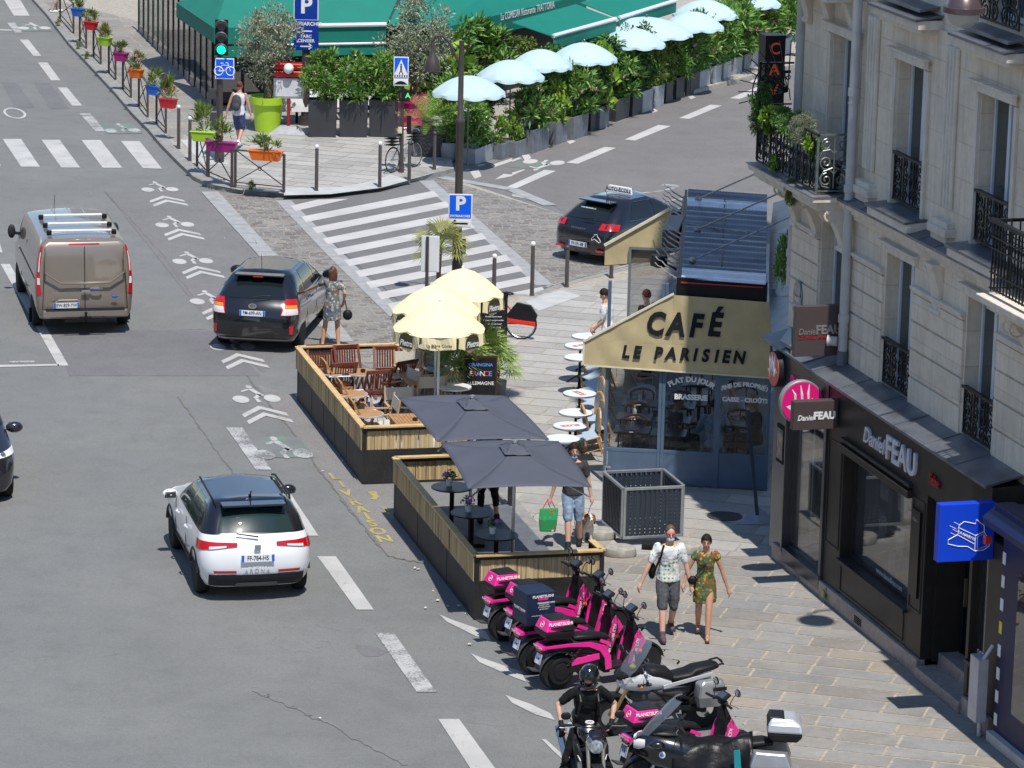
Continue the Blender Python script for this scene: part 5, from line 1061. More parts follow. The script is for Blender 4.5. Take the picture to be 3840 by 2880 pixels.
M_GALV=mat('galvanised steel',(.45,.48,.50),.4,.7,var=.12,scale=8);M_MESH=mat('dark blue grey sheet',(.045,.058,.08),.5,.3,var=.1,scale=5)
for k,(a,c,lb)in enumerate(((P0,P1,'front'),(P1,P2,'right'),(P2,P3,'back'),(P3,P0,'left'))):
 t=thing('barrier_panel','galvanised works barrier with dark slotted sheet, %s side of the square enclosure'%lb,'barrier',(a.x,a.y,0),math.atan2(c.y-a.y,c.x-a.x),'works barriers round the hole');L=(c-a).length;zo=.24
 b=MB();
 for x in(.03,L-.03):b.box((x,0,(zt+zo)/2),(.04,.04,zt-zo))
 for z in(zo+.02,zt-.02):b.box((L/2,0,z),(L-.02,.045,.045))
 b.build('frame',M_GALV,t,bevel=.004)
 b=MB();n=int(L/.045);vs=[];
 for i in range(n):
  x0=.05+(L-.1)*i/n;x1=.05+(L-.1)*(i+.84)/n;x2=.05+(L-.1)*(i+1)/n;y=.010 if i%2 else-.010
  b.box(((x0+x1)/2,y,(zt+zo)/2),(x1-x0,.006,zt-zo-.09))
  zz=zo+.06
  while zz<zt-.06:b.box(((x1+x2)/2,0,zz),(x2-x1+.004,.006,.042));zz+=.062
 b.build('slotted_sheet',M_MESH,t)
for n_,x,y,lb in((11,935,1430,'round concrete block under the front left corner of the barriers'),(11,1500,1405,'round concrete block under the front right corner of the barriers'),(11,760,1280,'round concrete block under the back left corner of the barriers')):
 P=g(n_,x,y,SW+.1);b=MB();b.lathe([(0,.17),(.17,.17),(.22,.13),(.235,.03),(.22,0),(0,0)],n=26,sc=(1.15,.8));o=b.build('concrete_block',mat('concrete',(.36,.34,.30),.9,var=.2,scale=8,bump=.3),smooth=True);o.location=(P.x,P.y,SW);tag(o,lb,'block','concrete feet of the barriers')
b=MB();P=g(11,1270,1420,SW);b.box((P.x,P.y,SW+.06),(.55,.3,.05),rz=-.05);tag(b.build('vent_grate',M_BLK),'black ribbed mat lying under the front barrier','grate')
t=thing('closed_sign_stand','dark metal pole with folded plate foot leaning by the cafe window in the shade','stand');A_=g(11,2125,1205,SW)
b=MB();b.bar((A_.x,A_.y,SW),(A_.x-.16,A_.y+1.3,1.75),.06,.02);b.build('pole',M_BRONZE,t);b=MB();b.add([(A_.x-.38,A_.y-.1,SW+.01),(A_.x,A_.y+.25,SW+.22),(A_.x+.02,A_.y-.1,SW+.01),(A_.x+.42,A_.y,SW+.01)],[(0,2,1),(2,3,1)]);b.build('foot_plate',mat('pale plate',(.35,.38,.42),.4,.4),t)
def ring_half(lv,n1=6,n2=6,n3=14):
 zs,xr,xf,w,zr,zf,rr,rf,br,bf=lv;P=[]
 def zz(x,z_side,z_end,x0,x1):
  t=max(0,min(1,(x-x0)/(x1-x0)if x1!=x0 else 0));return z_side+(z_end-z_side)*t*t
 for i in range(n1):y=(w-rr)*i/n1;P.append([xr+br*(y/w)**2,y])
 for i in range(n2):a=PI/2*i/n2;P.append([xr+rr+br*((w-rr)/w)**2-rr*math.cos(a),w-rr+rr*math.sin(a)])
 xs0,xs1=xr+rr+br,xf-rf-bf
 for i in range(n3):P.append([xs0+(xs1-xs0)*i/n3,w])
 for i in range(n2):a=PI/2*i/n2;P.append([xs1+rf*math.sin(a),w-rf+rf*math.cos(a)])
 for i in range(n1+1):y=(w-rf)*(1-i/n1);P.append([xf-bf*(y/w)**2,y])
 xm=(xr+xf)/2
 out=[]
 for x,y in P:
  if x<xm-.5:z=zz(-x,zs,zr,-(xm-.5),-xr)
  elif x>xm+.3:z=zz(x,zs,zf,xm+.3,xf)
  else:z=zs
  out.append((x,y,z))
 return out
class CarSurf:
 def __init__(s,levels):s.L=[ring_half(l)for l in levels];s.n=len(s.L[0])
 def S(s,lv,i,side=1,off=0.):
  if i<0:i=-i;side=-side
  lv=max(0,min(len(s.L)-1.0001,lv));k=int(lv);f=lv-k;i=min(i,s.n-1.0001);j=int(i);g_=i-j
  def P(a,b):return Vector(s.L[a][b])
  p=(P(k,j)*(1-g_)+P(k,j+1)*g_)*(1-f)+(P(k+1,j)*(1-g_)+P(k+1,j+1)*g_)*f
  if off:
   du=P(k,j+1)-P(k,j);dv=P(k+1,j)-P(k,j)if True else 0
   du=(P(k,j+1)*(1-f)+P(k+1,j+1)*f)-(P(k,j)*(1-f)+P(k+1,j)*f);dv=(P(k+1,j)*(1-g_)+P(k+1,j+1)*g_)-(P(k,j)*(1-g_)+P(k,j+1)*g_)
   n=du.cross(dv);
   if n.length>1e-9:n.normalize();c=Vector((0,0,.8));n=n if n.dot(p-c)>0 else-n;p=p+n*off
  return Vector((p.x,p.y*side,p.z))
 def idx(s,lv,x):
  lo,hi=8,s.n-9
  best=min(range(0,(s.n-12)*8),key=lambda t:abs(s.S(lv,9+t/8).x-x)if 9+t/8<s.n-9 else 99);return 9+best/8
 def body(s,split=None,crown=.03):
  b=MB();n=s.n;full=[]
  for L in s.L:full.append([Vector(p)for p in L]+[Vector((p[0],-p[1],p[2]))for p in reversed(L[1:-1])])
  k=len(full[0])
  for a in range(len(full)-1):
   mi=1 if split is not None and a>=split else 0
   for j in range(k):pass
  b.loft(full,True,False)
  if split is not None:b.mi=[1 if f//k>=split else 0 for f in range(len(b.f))]
  top=full[-1];h=n-1;o=(len(full)-1)*k;c0=len(b.v)
  rows=[]
  for j in range(n):
   a,c=top[j],Vector((top[j].x,-top[j].y,top[j].z));row=[o+j]
   if 0<j<n-1:
    for u in range(1,6):
     t=u/6;v=a.lerp(c,t);v.z+=crown*math.sin(PI*t)*min(1,8*(a.x-top[0].x)*1.0+.2);b.v.append(tuple(v));row.append(len(b.v)-1)
    row.append(o+(k-j))
   rows.append(row)
  for j in range(n-1):
   A,C=rows[j],rows[j+1]
   if len(A)==1:[b.f.append((A[0],C[u],C[u+1]))for u in range(len(C)-1)];cnt=len(C)-1
   elif len(C)==1:[b.f.append((A[u],C[0],A[u+1]))for u in range(len(A)-1)];cnt=len(A)-1
   else:[b.f.append((A[u],C[u],C[u+1],A[u+1]))for u in range(len(A)-1)];cnt=len(A)-1
   b.mi+=[1 if split is not None and split<50 else 0]*cnt
  b.f.append(tuple(reversed(range(k))));b.mi.append(0)
  return b
 def patch(s,b,quad,side=1,off=.006,nu=8,nv=6,mi=None):
  0
  vs=[]
  for v in range(nv+1):
   for u in range(nu+1):
    t,w=u/nu,v/nv;a,c,d,e=quad
    lv=(a[0]*(1-t)+c[0]*t)*(1-w)+(e[0]*(1-t)+d[0]*t)*w;i=(a[1]*(1-t)+c[1]*t)*(1-w)+(e[1]*(1-t)+d[1]*t)*w
    vs.append(s.S(lv,i,side,off))
  b.add(vs,[(v*(nu+1)+u,v*(nu+1)+u+1,(v+1)*(nu+1)+u+1,(v+1)*(nu+1)+u)for v in range(nv)for u in range(nu)],mi)
def carpaint(name,col,metal=0.,rough=.25):return mat(name,col,rough,metal,var=.03,scale=.8,coat=1.)
M_CPB=carpaint('black car paint',(.006,.006,.009));M_CPW=carpaint('white car paint',(.82,.83,.85),0,.3);M_CPT=carpaint('taupe metallic paint',(.25,.21,.175),.30,.33);M_CPG=carpaint('dark grey metallic paint',(.035,.032,.042),.5,.25)
M_CG=glass('car glass',(.012,.016,.018),.88,.02,.9);M_CGT=glass('green car glass',(.02,.05,.05),.62,.02,.9);M_CLAD=mat('black plastic cladding',(.025,.027,.032),.55,var=.1);M_TYRE=mat('tyre rubber',(.022,.022,.023),.8,var=.15,scale=12,bump=.2)
M_RIM=mat('alloy rim',(.42,.43,.46),.3,.9,var=.05);M_TL=mat('red tail lamp',(.50,.006,.012),.12,var=.1,coat=1.);M_TLW=mat('clear lamp',(.70,.68,.68),.12,var=.1,coat=1.);M_TLO=mat('amber lamp',(.85,.25,.01),.15,var=0,coat=1.);M_PLATE=mat('number plate',(.72,.74,.78),.4,var=.03);M_PBLUE=mat('plate blue',(.02,.12,.50),.4,var=0);M_CHR=mat('chrome',(.7,.7,.72),.1,1.,var=0)
M_ARCH=mat('wheel arch black',(.008,.008,.008),.9,var=0);M_SEATC=mat('car seats',(.06,.09,.09),.8,var=.2)
def wheel(t,x,y,r,w=.2,spokes=5,rimr=.66,name='wheel'):
 s_=1 if y>0 else-1;b=MB();y0,y1=y-w/2,y+w/2
 b.lathe([(r*.60,y0),(r*.90,y0),(r*.97,y0+.02),(r,y0+.05),(r,y1-.05),(r*.97,y1-.02),(r*.90,y1),(r*.62,y1)],(x,0,r),36,'Y');tw=b.build(name,M_TYRE,t,smooth=True)
 yo=y+s_*(w/2-.02);b=MB();b.lathe([(r*rimr,yo+s_*.018),(r*rimr-.018,yo+s_*.012),(r*rimr-.02,yo-s_*.05)],(x,0,r),32,'Y')
 for k in range(spokes):
  a=2*PI*k/spokes+.3
  for da in(-.16,.16):b.bar((x+.04*math.cos(a),yo,r+.04*math.sin(a)),(x+(r*rimr-.01)*math.cos(a+da),yo+s_*.004,r+(r*rimr-.01)*math.sin(a+da)),.034,.02,up=(0,1,0))
 b.cyl((x,yo-s_*.02,r),(x,yo+s_*.014,r),.045,n=12);b.build('rim',M_RIM,tw)
 b=MB();b.cyl((x,yo-s_*.06,r),(x,yo-s_*.045,r),r*rimr-.01,n=24);b.build('brake_disc',M_ARCH,tw);return tw
def plate(t,M,s,w=.52,h=.11):
 b=MB();b.M=M;b.box((0,0,0),(w,.012,h));o=b.build('number_plate',M_PLATE,t)
 for sx in(-1,1):b=MB();b.M=M;b.box((sx*(w/2-w*.045),-.008,0),(w*.08,.004,h-.006));b.build('blue_band',M_PBLUE,o)
 text(s,M_BLK,o,M@Matrix.Translation((0,-.009,0)),min(h*.92,w*.26),.001,bold=.001,sx=.78);return o
def cut_arches(o,wheels,r):
 me0=o.data
 for x in wheels:
  b=MB()
  for s_ in(-1,1):b.cyl((x,s_*.62,r*.98),(x,s_*1.3,r*.98),r*1.13,n=40)
  c=b.build('cutter',M_ARCH);md=o.modifiers.new('cut','BOOLEAN');md.operation='DIFFERENCE';md.object=c;md.solver='EXACT';
  try:md.material_mode='TRANSFER'
  except Exception:pass
  bpy.context.view_layer.update();me=bpy.data.meshes.new_from_object(o.evaluated_get(bpy.context.evaluated_depsgraph_get()));o.modifiers.clear();o.data=me;bpy.data.objects.remove(c)
 me.polygons.foreach_set('use_smooth',[True]*len(me.polygons));me.set_sharp_from_angle(angle=math.radians(32))
def car(name,label,cat,loc,head,levels,paint,roofpaint,split,wheels,wr,wy,glassm=M_CG):
 t=thing(name,label,cat,loc,head);s=CarSurf(levels);mats=[paint,roofpaint,M_ARCH]
 o=s.body(split).build('body',mats,t,smooth=32);cut_arches(o,wheels,wr);o.name='body'
 for x in wheels:
  for sd in(-1,1):wheel(t,x,sd*wy,wr)
 return t,s,o
def rearM(x,z,tilt=0.,y=0.):return Matrix.Translation((x,y,z))@Matrix.Rotation(-PI/2,4,'Z')@Matrix.Rotation(tilt,4,'X')
def mirror(t,x,y,z,m,sc=1.):
 s_=1 if y>0 else-1;b=MB();b.ell((x,y+s_*.12*sc,z),(.085*sc,.13*sc,.085*sc),14,8);b.bar((x+.02,y,z-.03),(x,y+s_*.08,z-.02),.04);o=b.build('wing_mirror',m,t,smooth=True)
 b=MB();b.add([(x-.08*sc,y+s_*(.03*sc),z-.05*sc),(x-.085*sc,y+s_*.22*sc,z-.045*sc),(x-.085*sc,y+s_*.21*sc,z+.05*sc),(x-.08*sc,y+s_*.04*sc,z+.06*sc)],[(0,1,2,3)]);b.build('mirror_glass',M_CG,o)
def seats(t,xs,y,z):
 b=MB()
 for x in xs:
  for s_ in(-1,1):b.box((x,s_*y,z),(.14,.42,.55));b.ell((x,s_*y,z+.36),(.06,.13,.09),10,6)
 b.build('seats',M_SEATC,t,bevel=.03)
LV=[(.20,-1.90,1.96,.76,.24,.22,.30,.3,.09,.15),(.34,-2.01,2.04,.83,.36,.32,.32,.3,.10,.15),(.58,-2.06,2.07,.875,.58,.60,.32,.3,.10,.16),(.80,-2.03,2.04,.885,.82,.78,.33,.32,.11,.18),(.96,-1.95,1.90,.85,1.01,.93,.32,.35,.12,.2),(1.03,-1.90,1.02,.825,1.07,1.05,.30,.3,.12,.12),(1.24,-1.74,.66,.75,1.28,1.26,.26,.25,.12,.1),(1.42,-1.52,.32,.65,1.45,1.43,.22,.2,.11,.08),(1.48,-1.40,.15,.57,1.50,1.48,.2,.2,.1,.07)]
hd=Vector((math.cos(math.radians(103.6)),math.sin(math.radians(103.6)),0));lf=Vector((-hd.y,hd.x,0))
cen=(g(13,1745,130)+g(9,1520,1415))/2-lf*.765+hd*.0
suv,S_,bo=car('white_crossover','white crossover car with glossy black roof and rails driving away up the road','car',(cen.x,cen.y,0),math.radians(103.6),LV,M_CPW,M_CPB,5,(-1.28,1.29),.335,.765)
def side_win(t,s,la,lb,xa,xb,xc,xd,m=M_CG,name='side_window',sides=(1,-1),off=.007):
 for sd in sides:
  b=MB();q_=[(la,s.idx(la,xa)),(la,s.idx(la,xb)),(lb,s.idx(lb,xd)),(lb,s.idx(lb,xc))];s.patch(b,q_,sd,off,8,6);b.build(name,m,t,smooth=True)
side_win(suv,S_,5.15,7.2,-.35,.78,-.32,.22,M_CGT);side_win(suv,S_,5.15,7.2,-1.15,-.42,-.95,-.38,M_CGT);side_win(suv,S_,5.3,6.9,-1.45,-1.22,-1.22,-1.02,M_CGT,'quarter_window')
b=MB();S_.patch(b,[(5.1,-7.),(5.1,7.),(7.4,6.2),(7.4,-6.2)],1,.008,20,6);b.build('rear_window',M_CGT,suv,smooth=True)
b=MB();S_.patch(b,[(5.15,S_.n-10),(5.15,S_.n-1),(7.6,S_.n-1),(7.6,S_.n-9)],1,.008,8,6);S_.patch(b,[(5.15,S_.n-10),(5.15,S_.n-1),(7.6,S_.n-1),(7.6,S_.n-9)],-1,.008,8,6);b.build('windscreen',M_CGT,suv,smooth=True)
b=MB();b.box((-1.60,0,1.475),(.28,1.0,.035));b.build('rear_spoiler',M_CPB,suv,bevel=.015)
for sd in(-1,1):
 b=MB();b.tube([(-1.45,sd*.60,1.50),(-1.3,sd*.615,1.535),(-.1,sd*.60,1.53),(.08,sd*.58,1.49)],.018,6);b.build('roof_rail',M_BLK,suv)
 b=MB();S_.patch(b,[(3.42,3.4),(3.0,12.2),(3.85,12.0),(3.72,3.4)],sd,.016,10,4);tl=b.build('tail_light',M_TL,suv,smooth=True)
 b=MB();S_.patch(b,[(3.36,5.2),(3.2,8.2),(3.42,8.2),(3.5,5.2)],sd,.022,6,2);b.build('reverse_lamp',M_TLW,tl,smooth=True)
 b=MB();S_.patch(b,[(1.6,3.6),(1.6,7.6),(1.8,7.6),(1.8,3.6)],sd,.012,6,2);b.build('reflector',M_TL,suv)
 mirror(suv,.72,sd*.84,1.06,M_CPW if sd>0 else M_CPB)
 b=MB();S_.patch(b,[(.2,12.5),(.2,S_.n-14),(1.25,S_.n-14),(1.25,12.5)],sd,.014,12,3);b.build('sill_cladding',M_CLAD,suv,smooth=True)
 for x in(-1.28,1.29):b=MB();b.tube([(x+.375*math.cos(a),sd*.868,.335+.375*math.sin(a))for a in[math.radians(12+12*i)for i in range(14)]],.028,6);b.build('arch_trim',M_CLAD,suv)
 for x in(-.62,.28):b=MB();b.tube([(x-.09,sd*.895,.89),(x,sd*.925,.895),(x+.09,sd*.895,.89)],.016,6);b.build('door_handle',M_CPW,suv)
 for xx,zz in((-.42,(.42,1.0)),(.68,(.42,1.0))):b=MB();b.bar((xx,sd*.890,zz[0]),(xx-.02,sd*.868,zz[1]),.008,.008);b.build('door_gap',M_ARCH,suv)
b=MB();S_.patch(b,[(.25,-9.5),(.25,9.5),(1.5,8.6),(1.5,-8.6)],1,.016,20,4);b.build('bumper_cladding',M_CLAD,suv,smooth=True)
b=MB();S_.patch(b,[(.2,-4.5),(.2,4.5),(.9,3.6),(.9,-3.6)],1,.024,10,3);b.build('skid_plate',mat('grey skid plate',(.16,.17,.18),.5,.4,var=.1),suv,smooth=True)
plate(suv,rearM(-2.085,.735,-.10),'FF-784-HS');text('ARONA',M_CHR,suv,rearM(-2.085,.60,0),.055,.002,sx=1.6,space=1.5)
b=MB();b.box((-2.06,0,.90),(.02,.1,.08));b.build('maker_badge',M_CHR,suv,bevel=.01)
b=MB();b.tube([(-1.985,-.02,1.05),(-1.97,.14,1.075),(-1.94,.32,1.10)],.012,6);b.build('rear_wiper',M_BLK,suv);b=MB();b.tube([(-1.3,0,1.53),(-1.42,0,1.64)],.01,5);b.ell((-1.28,0,1.53),(.06,.025,.02),8,5);b.build('aerial',M_BLK,suv)
b=MB();b.ell((-1.62,.08,1.10),(.10,.24,.07),14,8);b.build('yellow_hat',mat('yellow cloth',(.85,.50,.03),.8,var=.1),suv);seats(suv,(-.9,.15),.36,.98)
LV=[(.30,-2.62,2.55,.90,.34,.30,.14,.3,.04,.15),(.48,-2.68,2.66,.965,.50,.46,.15,.35,.05,.18),(.80,-2.66,2.67,.99,.80,.80,.13,.4,.05,.2),(1.05,-2.65,2.60,.992,1.05,1.0,.12,.42,.05,.22),(1.20,-2.63,2.05,.985,1.20,1.16,.12,.35,.05,.2),(1.55,-2.60,1.62,.945,1.55,1.50,.12,.3,.05,.15),(1.80,-2.56,1.30,.89,1.80,1.78,.12,.25,.05,.12),(1.90,-2.50,1.15,.83,1.89,1.88,.14,.22,.05,.1),(1.945,-2.40,1.0,.74,1.93,1.92,.16,.2,.05,.1)]
hd=Vector((math.cos(math.radians(102.9)),math.sin(math.radians(102.9)),0));lf=Vector((-hd.y,hd.x,0));cen=(g(5,330,1165)+g(5,200,865))/2-lf*.86+hd*.06
van,S_,bo=car('panel_van','taupe metallic panel van with three silver roof bars driving away on the left','van',(cen.x,cen.y,0),math.radians(102.9),LV,M_CPT,M_CPT,99,(-1.62,1.72),.345,.88)
side_win(van,S_,4.25,6.3,1.05,1.75,1.0,1.32,M_CG)
b=MB()
for x in(-.35,.70):
 for sd in(-1,1):b.bar((x,sd*.985,.5),(x,sd*.95,1.55),.008);
for sd in(-1,1):b.bar((-2.4,sd*.995,1.14),(.9,sd*.995,1.14),.012)
b.build('panel_gap',M_ARCH,van)
b=MB();b.bar((-1.95,.965,1.36),(-.50,.972,1.36),.22,.01,up=(0,1,0));
for sd in(-1,1):
 b=MB();S_.patch(b,[(4.45,S_.idx(4.4,-2.2)),(4.45,S_.idx(4.4,-.6)),(6.1,S_.idx(6,-.55)),(6.1,S_.idx(6,-2.1))],sd,-.012,10,5);
 b=MB();S_.patch(b,[(2.2,6.4),(2.2,9.3),(6.2,9.6),(6.2,8.2)],sd,.016,5,14);tl=b.build('tail_light',M_TL,van,smooth=True)
 b=MB();S_.patch(b,[(3.0,6.9),(3.0,8.6),(3.9,8.8),(3.9,7.2)],sd,.022,4,4);S_.patch(b,[(4.3,7.8),(4.3,8.6),(5.6,8.9),(5.6,8.3)],sd,.022,3,4);b.build('clear_lens',M_TLW,tl,smooth=True)
 b=MB();b.ell((1.55,sd*1.10,1.36),(.06,.085,.15),14,10);b.bar((1.6,sd*.95,1.3),(1.57,sd*1.08,1.33),.06);b.build('wing_mirror',M_CLAD,van,smooth=True)
 b=MB();b.box((-2.73,sd*.60,.46),(.02,.16,.06));b.build('reflector',M_TL,van)
 b=MB();b.box((-1.62,sd*.92,.22),(.02,.25,.3));b.build('mud_flap',M_ARCH,van)
 b=MB();b.bar((1.0,sd*.985,1.10),(1.2,sd*.985,1.10),.04);b.build('door_handle',M_CPT,van)
b=MB();b.bar((-2.715,0,.52),(-2.595,0,1.82),.012);b.bar((-2.715,-.86,.56),(-2.715,.86,.56),.012)
for sd in(-1,1):b.bar((-2.71,sd*.86,.56),(-2.60,sd*.80,1.80),.012)
b.build('door_gap',M_ARCH,van)
b=MB();b.tube([(-2.68,-.80,1.76),(-2.70,-.80,1.30),(-2.715,-.50,1.09),(-2.72,.0,1.08),(-2.715,.50,1.09),(-2.70,.80,1.30),(-2.68,.80,1.76)],.018,6);b.build('door_crease',M_CPT,van,smooth=True)
b=MB();b.box((-2.70,0,.455),(.10,1.72,.16));b.build('rear_bumper',M_CPT,van,bevel=.03);b=MB();b.box((-2.71,0,.545),(.10,1.6,.02));b.build('bumper_tread',M_CLAD,van)
b=MB();b.bar((-2.80,-.42,.33),(-2.80,.42,.33),.05);b.cyl((-2.86,0,.36),(-2.86,0,.48),.022,n=8);b.ell((-2.86,0,.50),(.03,.03,.03),10,6);b.box((-2.8,0,.36),(.1,.22,.1));b.build('tow_bar',M_CAST,van)
plate(van,rearM(-2.745,.64,0,.38),'EW-829-YW');b=MB();b.tube([(-2.73,.60,.70),(-2.73,.54,.745),(-2.73,.16,.745),(-2.73,.10,.70)],.02,6);b.build('plate_lamp',M_CPT,van)
b=MB();b.tube([(-2.735,-.34,.98),(-2.76,-.28,.985),(-2.76,-.16,.985),(-2.735,-.10,.98)],.022,6);b.box((-2.73,-.01,.93),(.04,.17,.05));b.build('door_handle',M_CHR,van)
text('TRANSIT',M_CHR,van,rearM(-2.735,.89,0,.53),.065,.002,sx=1.2);b=MB();b.ell((-2.73,-.60,.80),(.012,.07,.032),14,6);b.build('maker_badge',M_PBLUE,van)
b=MB();S_.patch(b,[(6.5,-2.6),(6.5,2.6),(6.75,2.6),(6.75,-2.6)],1,.012,8,2);b.build('brake_light',M_TL,van)
M_RBAR=mat('silver roof bar',(.78,.79,.80),.4,.15,var=.04)
for x in(-2.05,-1.25,-.35):
 t=MB();t.box((x,0,2.05),(.11,1.22,.035));rb=t.build('roof_bar',M_RBAR,van,bevel=.012)
 for sd in(-1,1):t=MB();t.box((x,sd*.66,2.01),(.10,.10,.10));t.build('bar_foot',M_BLK,rb,bevel=.02)
for k in range(3):b=MB();b.box((-.5,-.32+.32*k,1.962),(2.9,.03,.012));b.build('roof_rib',M_CPT,van,bevel=.005)
b=MB();b.tube([(1.0,.25,1.94),(.86,.25,2.25)],.006,5);b.build('aerial',M_BLK,van)
LV=[(.20,-2.16,2.2,.78,.24,.22,.25,.3,.05,.15),(.34,-2.26,2.28,.85,.36,.32,.26,.35,.06,.18),(.60,-2.30,2.30,.875,.60,.60,.34,.38,.11,.2),(.82,-2.25,2.24,.88,.86,.78,.34,.4,.12,.22),(.95,-2.15,1.95,.85,1.00,.92,.32,.4,.13,.22),(1.02,-2.06,1.25,.825,1.09,1.05,.30,.35,.13,.2),(1.26,-1.80,.80,.73,1.28,1.25,.26,.3,.13,.15),(1.43,-1.50,.40,.62,1.45,1.43,.22,.25,.12,.12),(1.50,-1.34,.10,.53,1.51,1.51,.2,.2,.1,.1)]
ang=math.radians(82.5);hd=Vector((math.cos(ang),math.sin(ang),0));lf=Vector((-hd.y,hd.x,0));cen=(g(6,355,1320)+g(6,590,1095))/2+lf*.76
mpv,S_,bo=car('black_estate','glossy black estate car stopped beside the woman in the patterned dress','car',(cen.x,cen.y,0),ang,LV,M_CPB,M_CPB,99,(-1.38,1.40),.32,.765)
side_win(mpv,S_,5.15,7.2,.02,1.0,.02,.32);side_win(mpv,S_,5.15,7.25,-.95,-.06,-.85,-.04);side_win(mpv,S_,5.25,7.1,-1.62,-1.03,-1.42,-.92,M_CG,'quarter_window')
b=MB();S_.patch(b,[(4.9,-7.),(4.9,7.),(7.3,6.2),(7.3,-6.2)],1,.008,20,8);b.build('rear_window',M_CG,mpv,smooth=True);b=MB();b.box((-1.60,0,1.475),(.28,1.0,.035));b.build('rear_spoiler',M_CPB,mpv,bevel=.018)
b=MB();b.box((-1.75,0,1.465),(.02,.2,.022));b.build('brake_light',M_TL,mpv)
for sd in(-1,1):
 b=MB();S_.patch(b,[(2.7,6.2),(2.7,11.0),(5.0,10.4),(4.9,7.2)],sd,.016,8,10);tl=b.build('tail_light',M_TL,mpv,smooth=True)
 b=MB();S_.patch(b,[(3.4,6.9),(3.4,10.4),(3.8,10.2),(3.8,7.1)],sd,.022,6,3);b.build('amber_lens',M_TLO,tl,smooth=True);b=MB();S_.patch(b,[(2.75,6.4),(2.75,10.6),(3.35,10.3),(3.35,6.9)],sd,.022,6,3);b.build('clear_lens',M_TLW,tl,smooth=True)
 b=MB();S_.patch(b,[(1.2,8.2),(1.2,9.4),(1.9,9.4),(1.9,8.2)],sd,.012,3,3);b.build('reflector',M_TL,mpv)
 mirror(mpv,.82,sd*.84,1.06,M_CPB,1.1)
 b=MB();q_=[S_.S(5.05,S_.idx(5.05,x),sd,.012)for x in(-1.7,-1.2,-.6,0,.6,1.1)];b.tube(q_,.007,4);b.build('window_trim',M_CHR,mpv)
 for x in(-.62,.38):b=MB();b.tube([(x-.09,sd*.888,.90),(x,sd*.915,.905),(x+.09,sd*.888,.90)],.015,6);b.build('door_handle',M_CPB,mpv)
 for xx in(-1.0,.0,1.02):b=MB();b.bar((xx,sd*.888,.36),(xx,sd*.862,1.0),.007,.007);b.build('door_gap',M_ARCH,mpv)
plate(mpv,rearM(-2.305,.83,-.12),'FM-699-AN');b=MB();b.lathe([(.05,0),(.06,.012),(.07,0)],(0,0,0),20,'X',sc=(1.2,.8));b.M=None;ob=b.build('maker_badge',M_CHR,mpv);ob.location=(-2.285,0,.97)
b=MB();b.tube([(-2.17,.0,1.14),(-2.13,-.2,1.16),(-2.10,-.34,1.16)],.012,6);b.build('rear_wiper',M_BLK,mpv);b=MB();S_.patch(b,[(.3,-8.6),(.3,8.6),(.55,8.6),(.55,-8.6)],1,.012,20,2);b.build('bumper_trim',mat('satin trim',(.3,.3,.31),.35,.7,var=0),mpv,smooth=True)
b=MB();b.tube([(-1.35,0,1.55),(-1.42,0,1.85)],.006,5);b.build('aerial',M_BLK,mpv);seats(mpv,(-.9,.15),.36,.98)
LV=[(.20,-1.88,1.9,.76,.24,.22,.25,.3,.07,.15),(.34,-1.98,2.0,.84,.38,.32,.26,.35,.08,.18),(.58,-2.02,2.02,.865,.62,.58,.34,.38,.11,.2),(.76,-1.98,1.98,.87,.80,.76,.34,.4,.12,.22),(.88,-1.88,1.80,.84,.93,.90,.33,.4,.14,.22),(.95,-1.80,.95,.81,1.0,1.0,.32,.3,.14,.14),(1.16,-1.54,.52,.71,1.18,1.18,.27,.25,.13,.1),(1.32,-1.25,.18,.59,1.34,1.32,.22,.2,.11,.08),(1.40,-1.10,.0,.50,1.40,1.40,.2,.2,.1,.07)]
hb,S_,bo=car('driving_school_car','black hatchback with white roof board stopped at the side street by the bollards','car',(2.72,84.0,0),math.radians(50),LV,M_CPB,M_CPB,99,(-1.25,1.28),.32,.755)
side_win(hb,S_,5.2,7.1,-.28,.70,-.25,.12);side_win(hb,S_,5.2,7.1,-1.15,-.36,-.85,-.30)
b=MB();S_.patch(b,[(5.0,-7.),(5.0,7.),(7.2,6.),(7.2,-6.)],1,.008,20,8);b.build('rear_window',M_CG,hb,smooth=True);b=MB();b.box((-1.34,0,1.365),(.28,.92,.03));b.build('rear_spoiler',M_CPB,hb,bevel=.015)
for sd in(-1,1):
 b=MB();S_.patch(b,[(3.2,5.6),(3.2,11.0),(4.5,11.0),(4.4,6.)],sd,.016,8,4);tl=b.build('tail_light',M_TL,hb,smooth=True);b=MB();b.box((-1.98,sd*.58,.36),(.03,.2,.04));b.build('reflector',M_TL,hb);mirror(hb,.6,sd*.82,1.0,M_CPB)
 b=MB();S_.patch(b,[(3.5,7.2),(3.5,7.7),(4.2,7.8),(4.2,7.3)],sd,.022,2,3);S_.patch(b,[(3.5,8.6),(3.5,9.1),(4.2,9.2),(4.2,8.7)],sd,.022,2,3);b.build('lamp_divider',M_BLK,tl)
 b=MB();q_=[S_.S(5.08,S_.idx(5.08,x),sd,.012)for x in(-1.2,-.8,-.4,0,.4,.7)]+[S_.S(7.2,S_.idx(7.2,x),sd,.012)for x in(.15,-.3,-.8)];b.tube(q_,.008,4);b.build('window_trim',mat('dull chrome',(.3,.3,.3),.3,.9,var=0),hb)
plate(hb,rearM(-2.05,.47,-.05),'FX-331-BB')
b=MB();b.prism([(-.62,-.36,1.45),(-.62,.36,1.45),(-.60,.31,1.60),(-.60,-.31,1.60)],(.07,0,0));rbd=b.build('roof_board',M_WHITE,hb,bevel=.01);text('AUTO-ÉCOLE',M_BLK,rbd,rearM(-.622,1.525,.13),.12,.001,bold=.003)
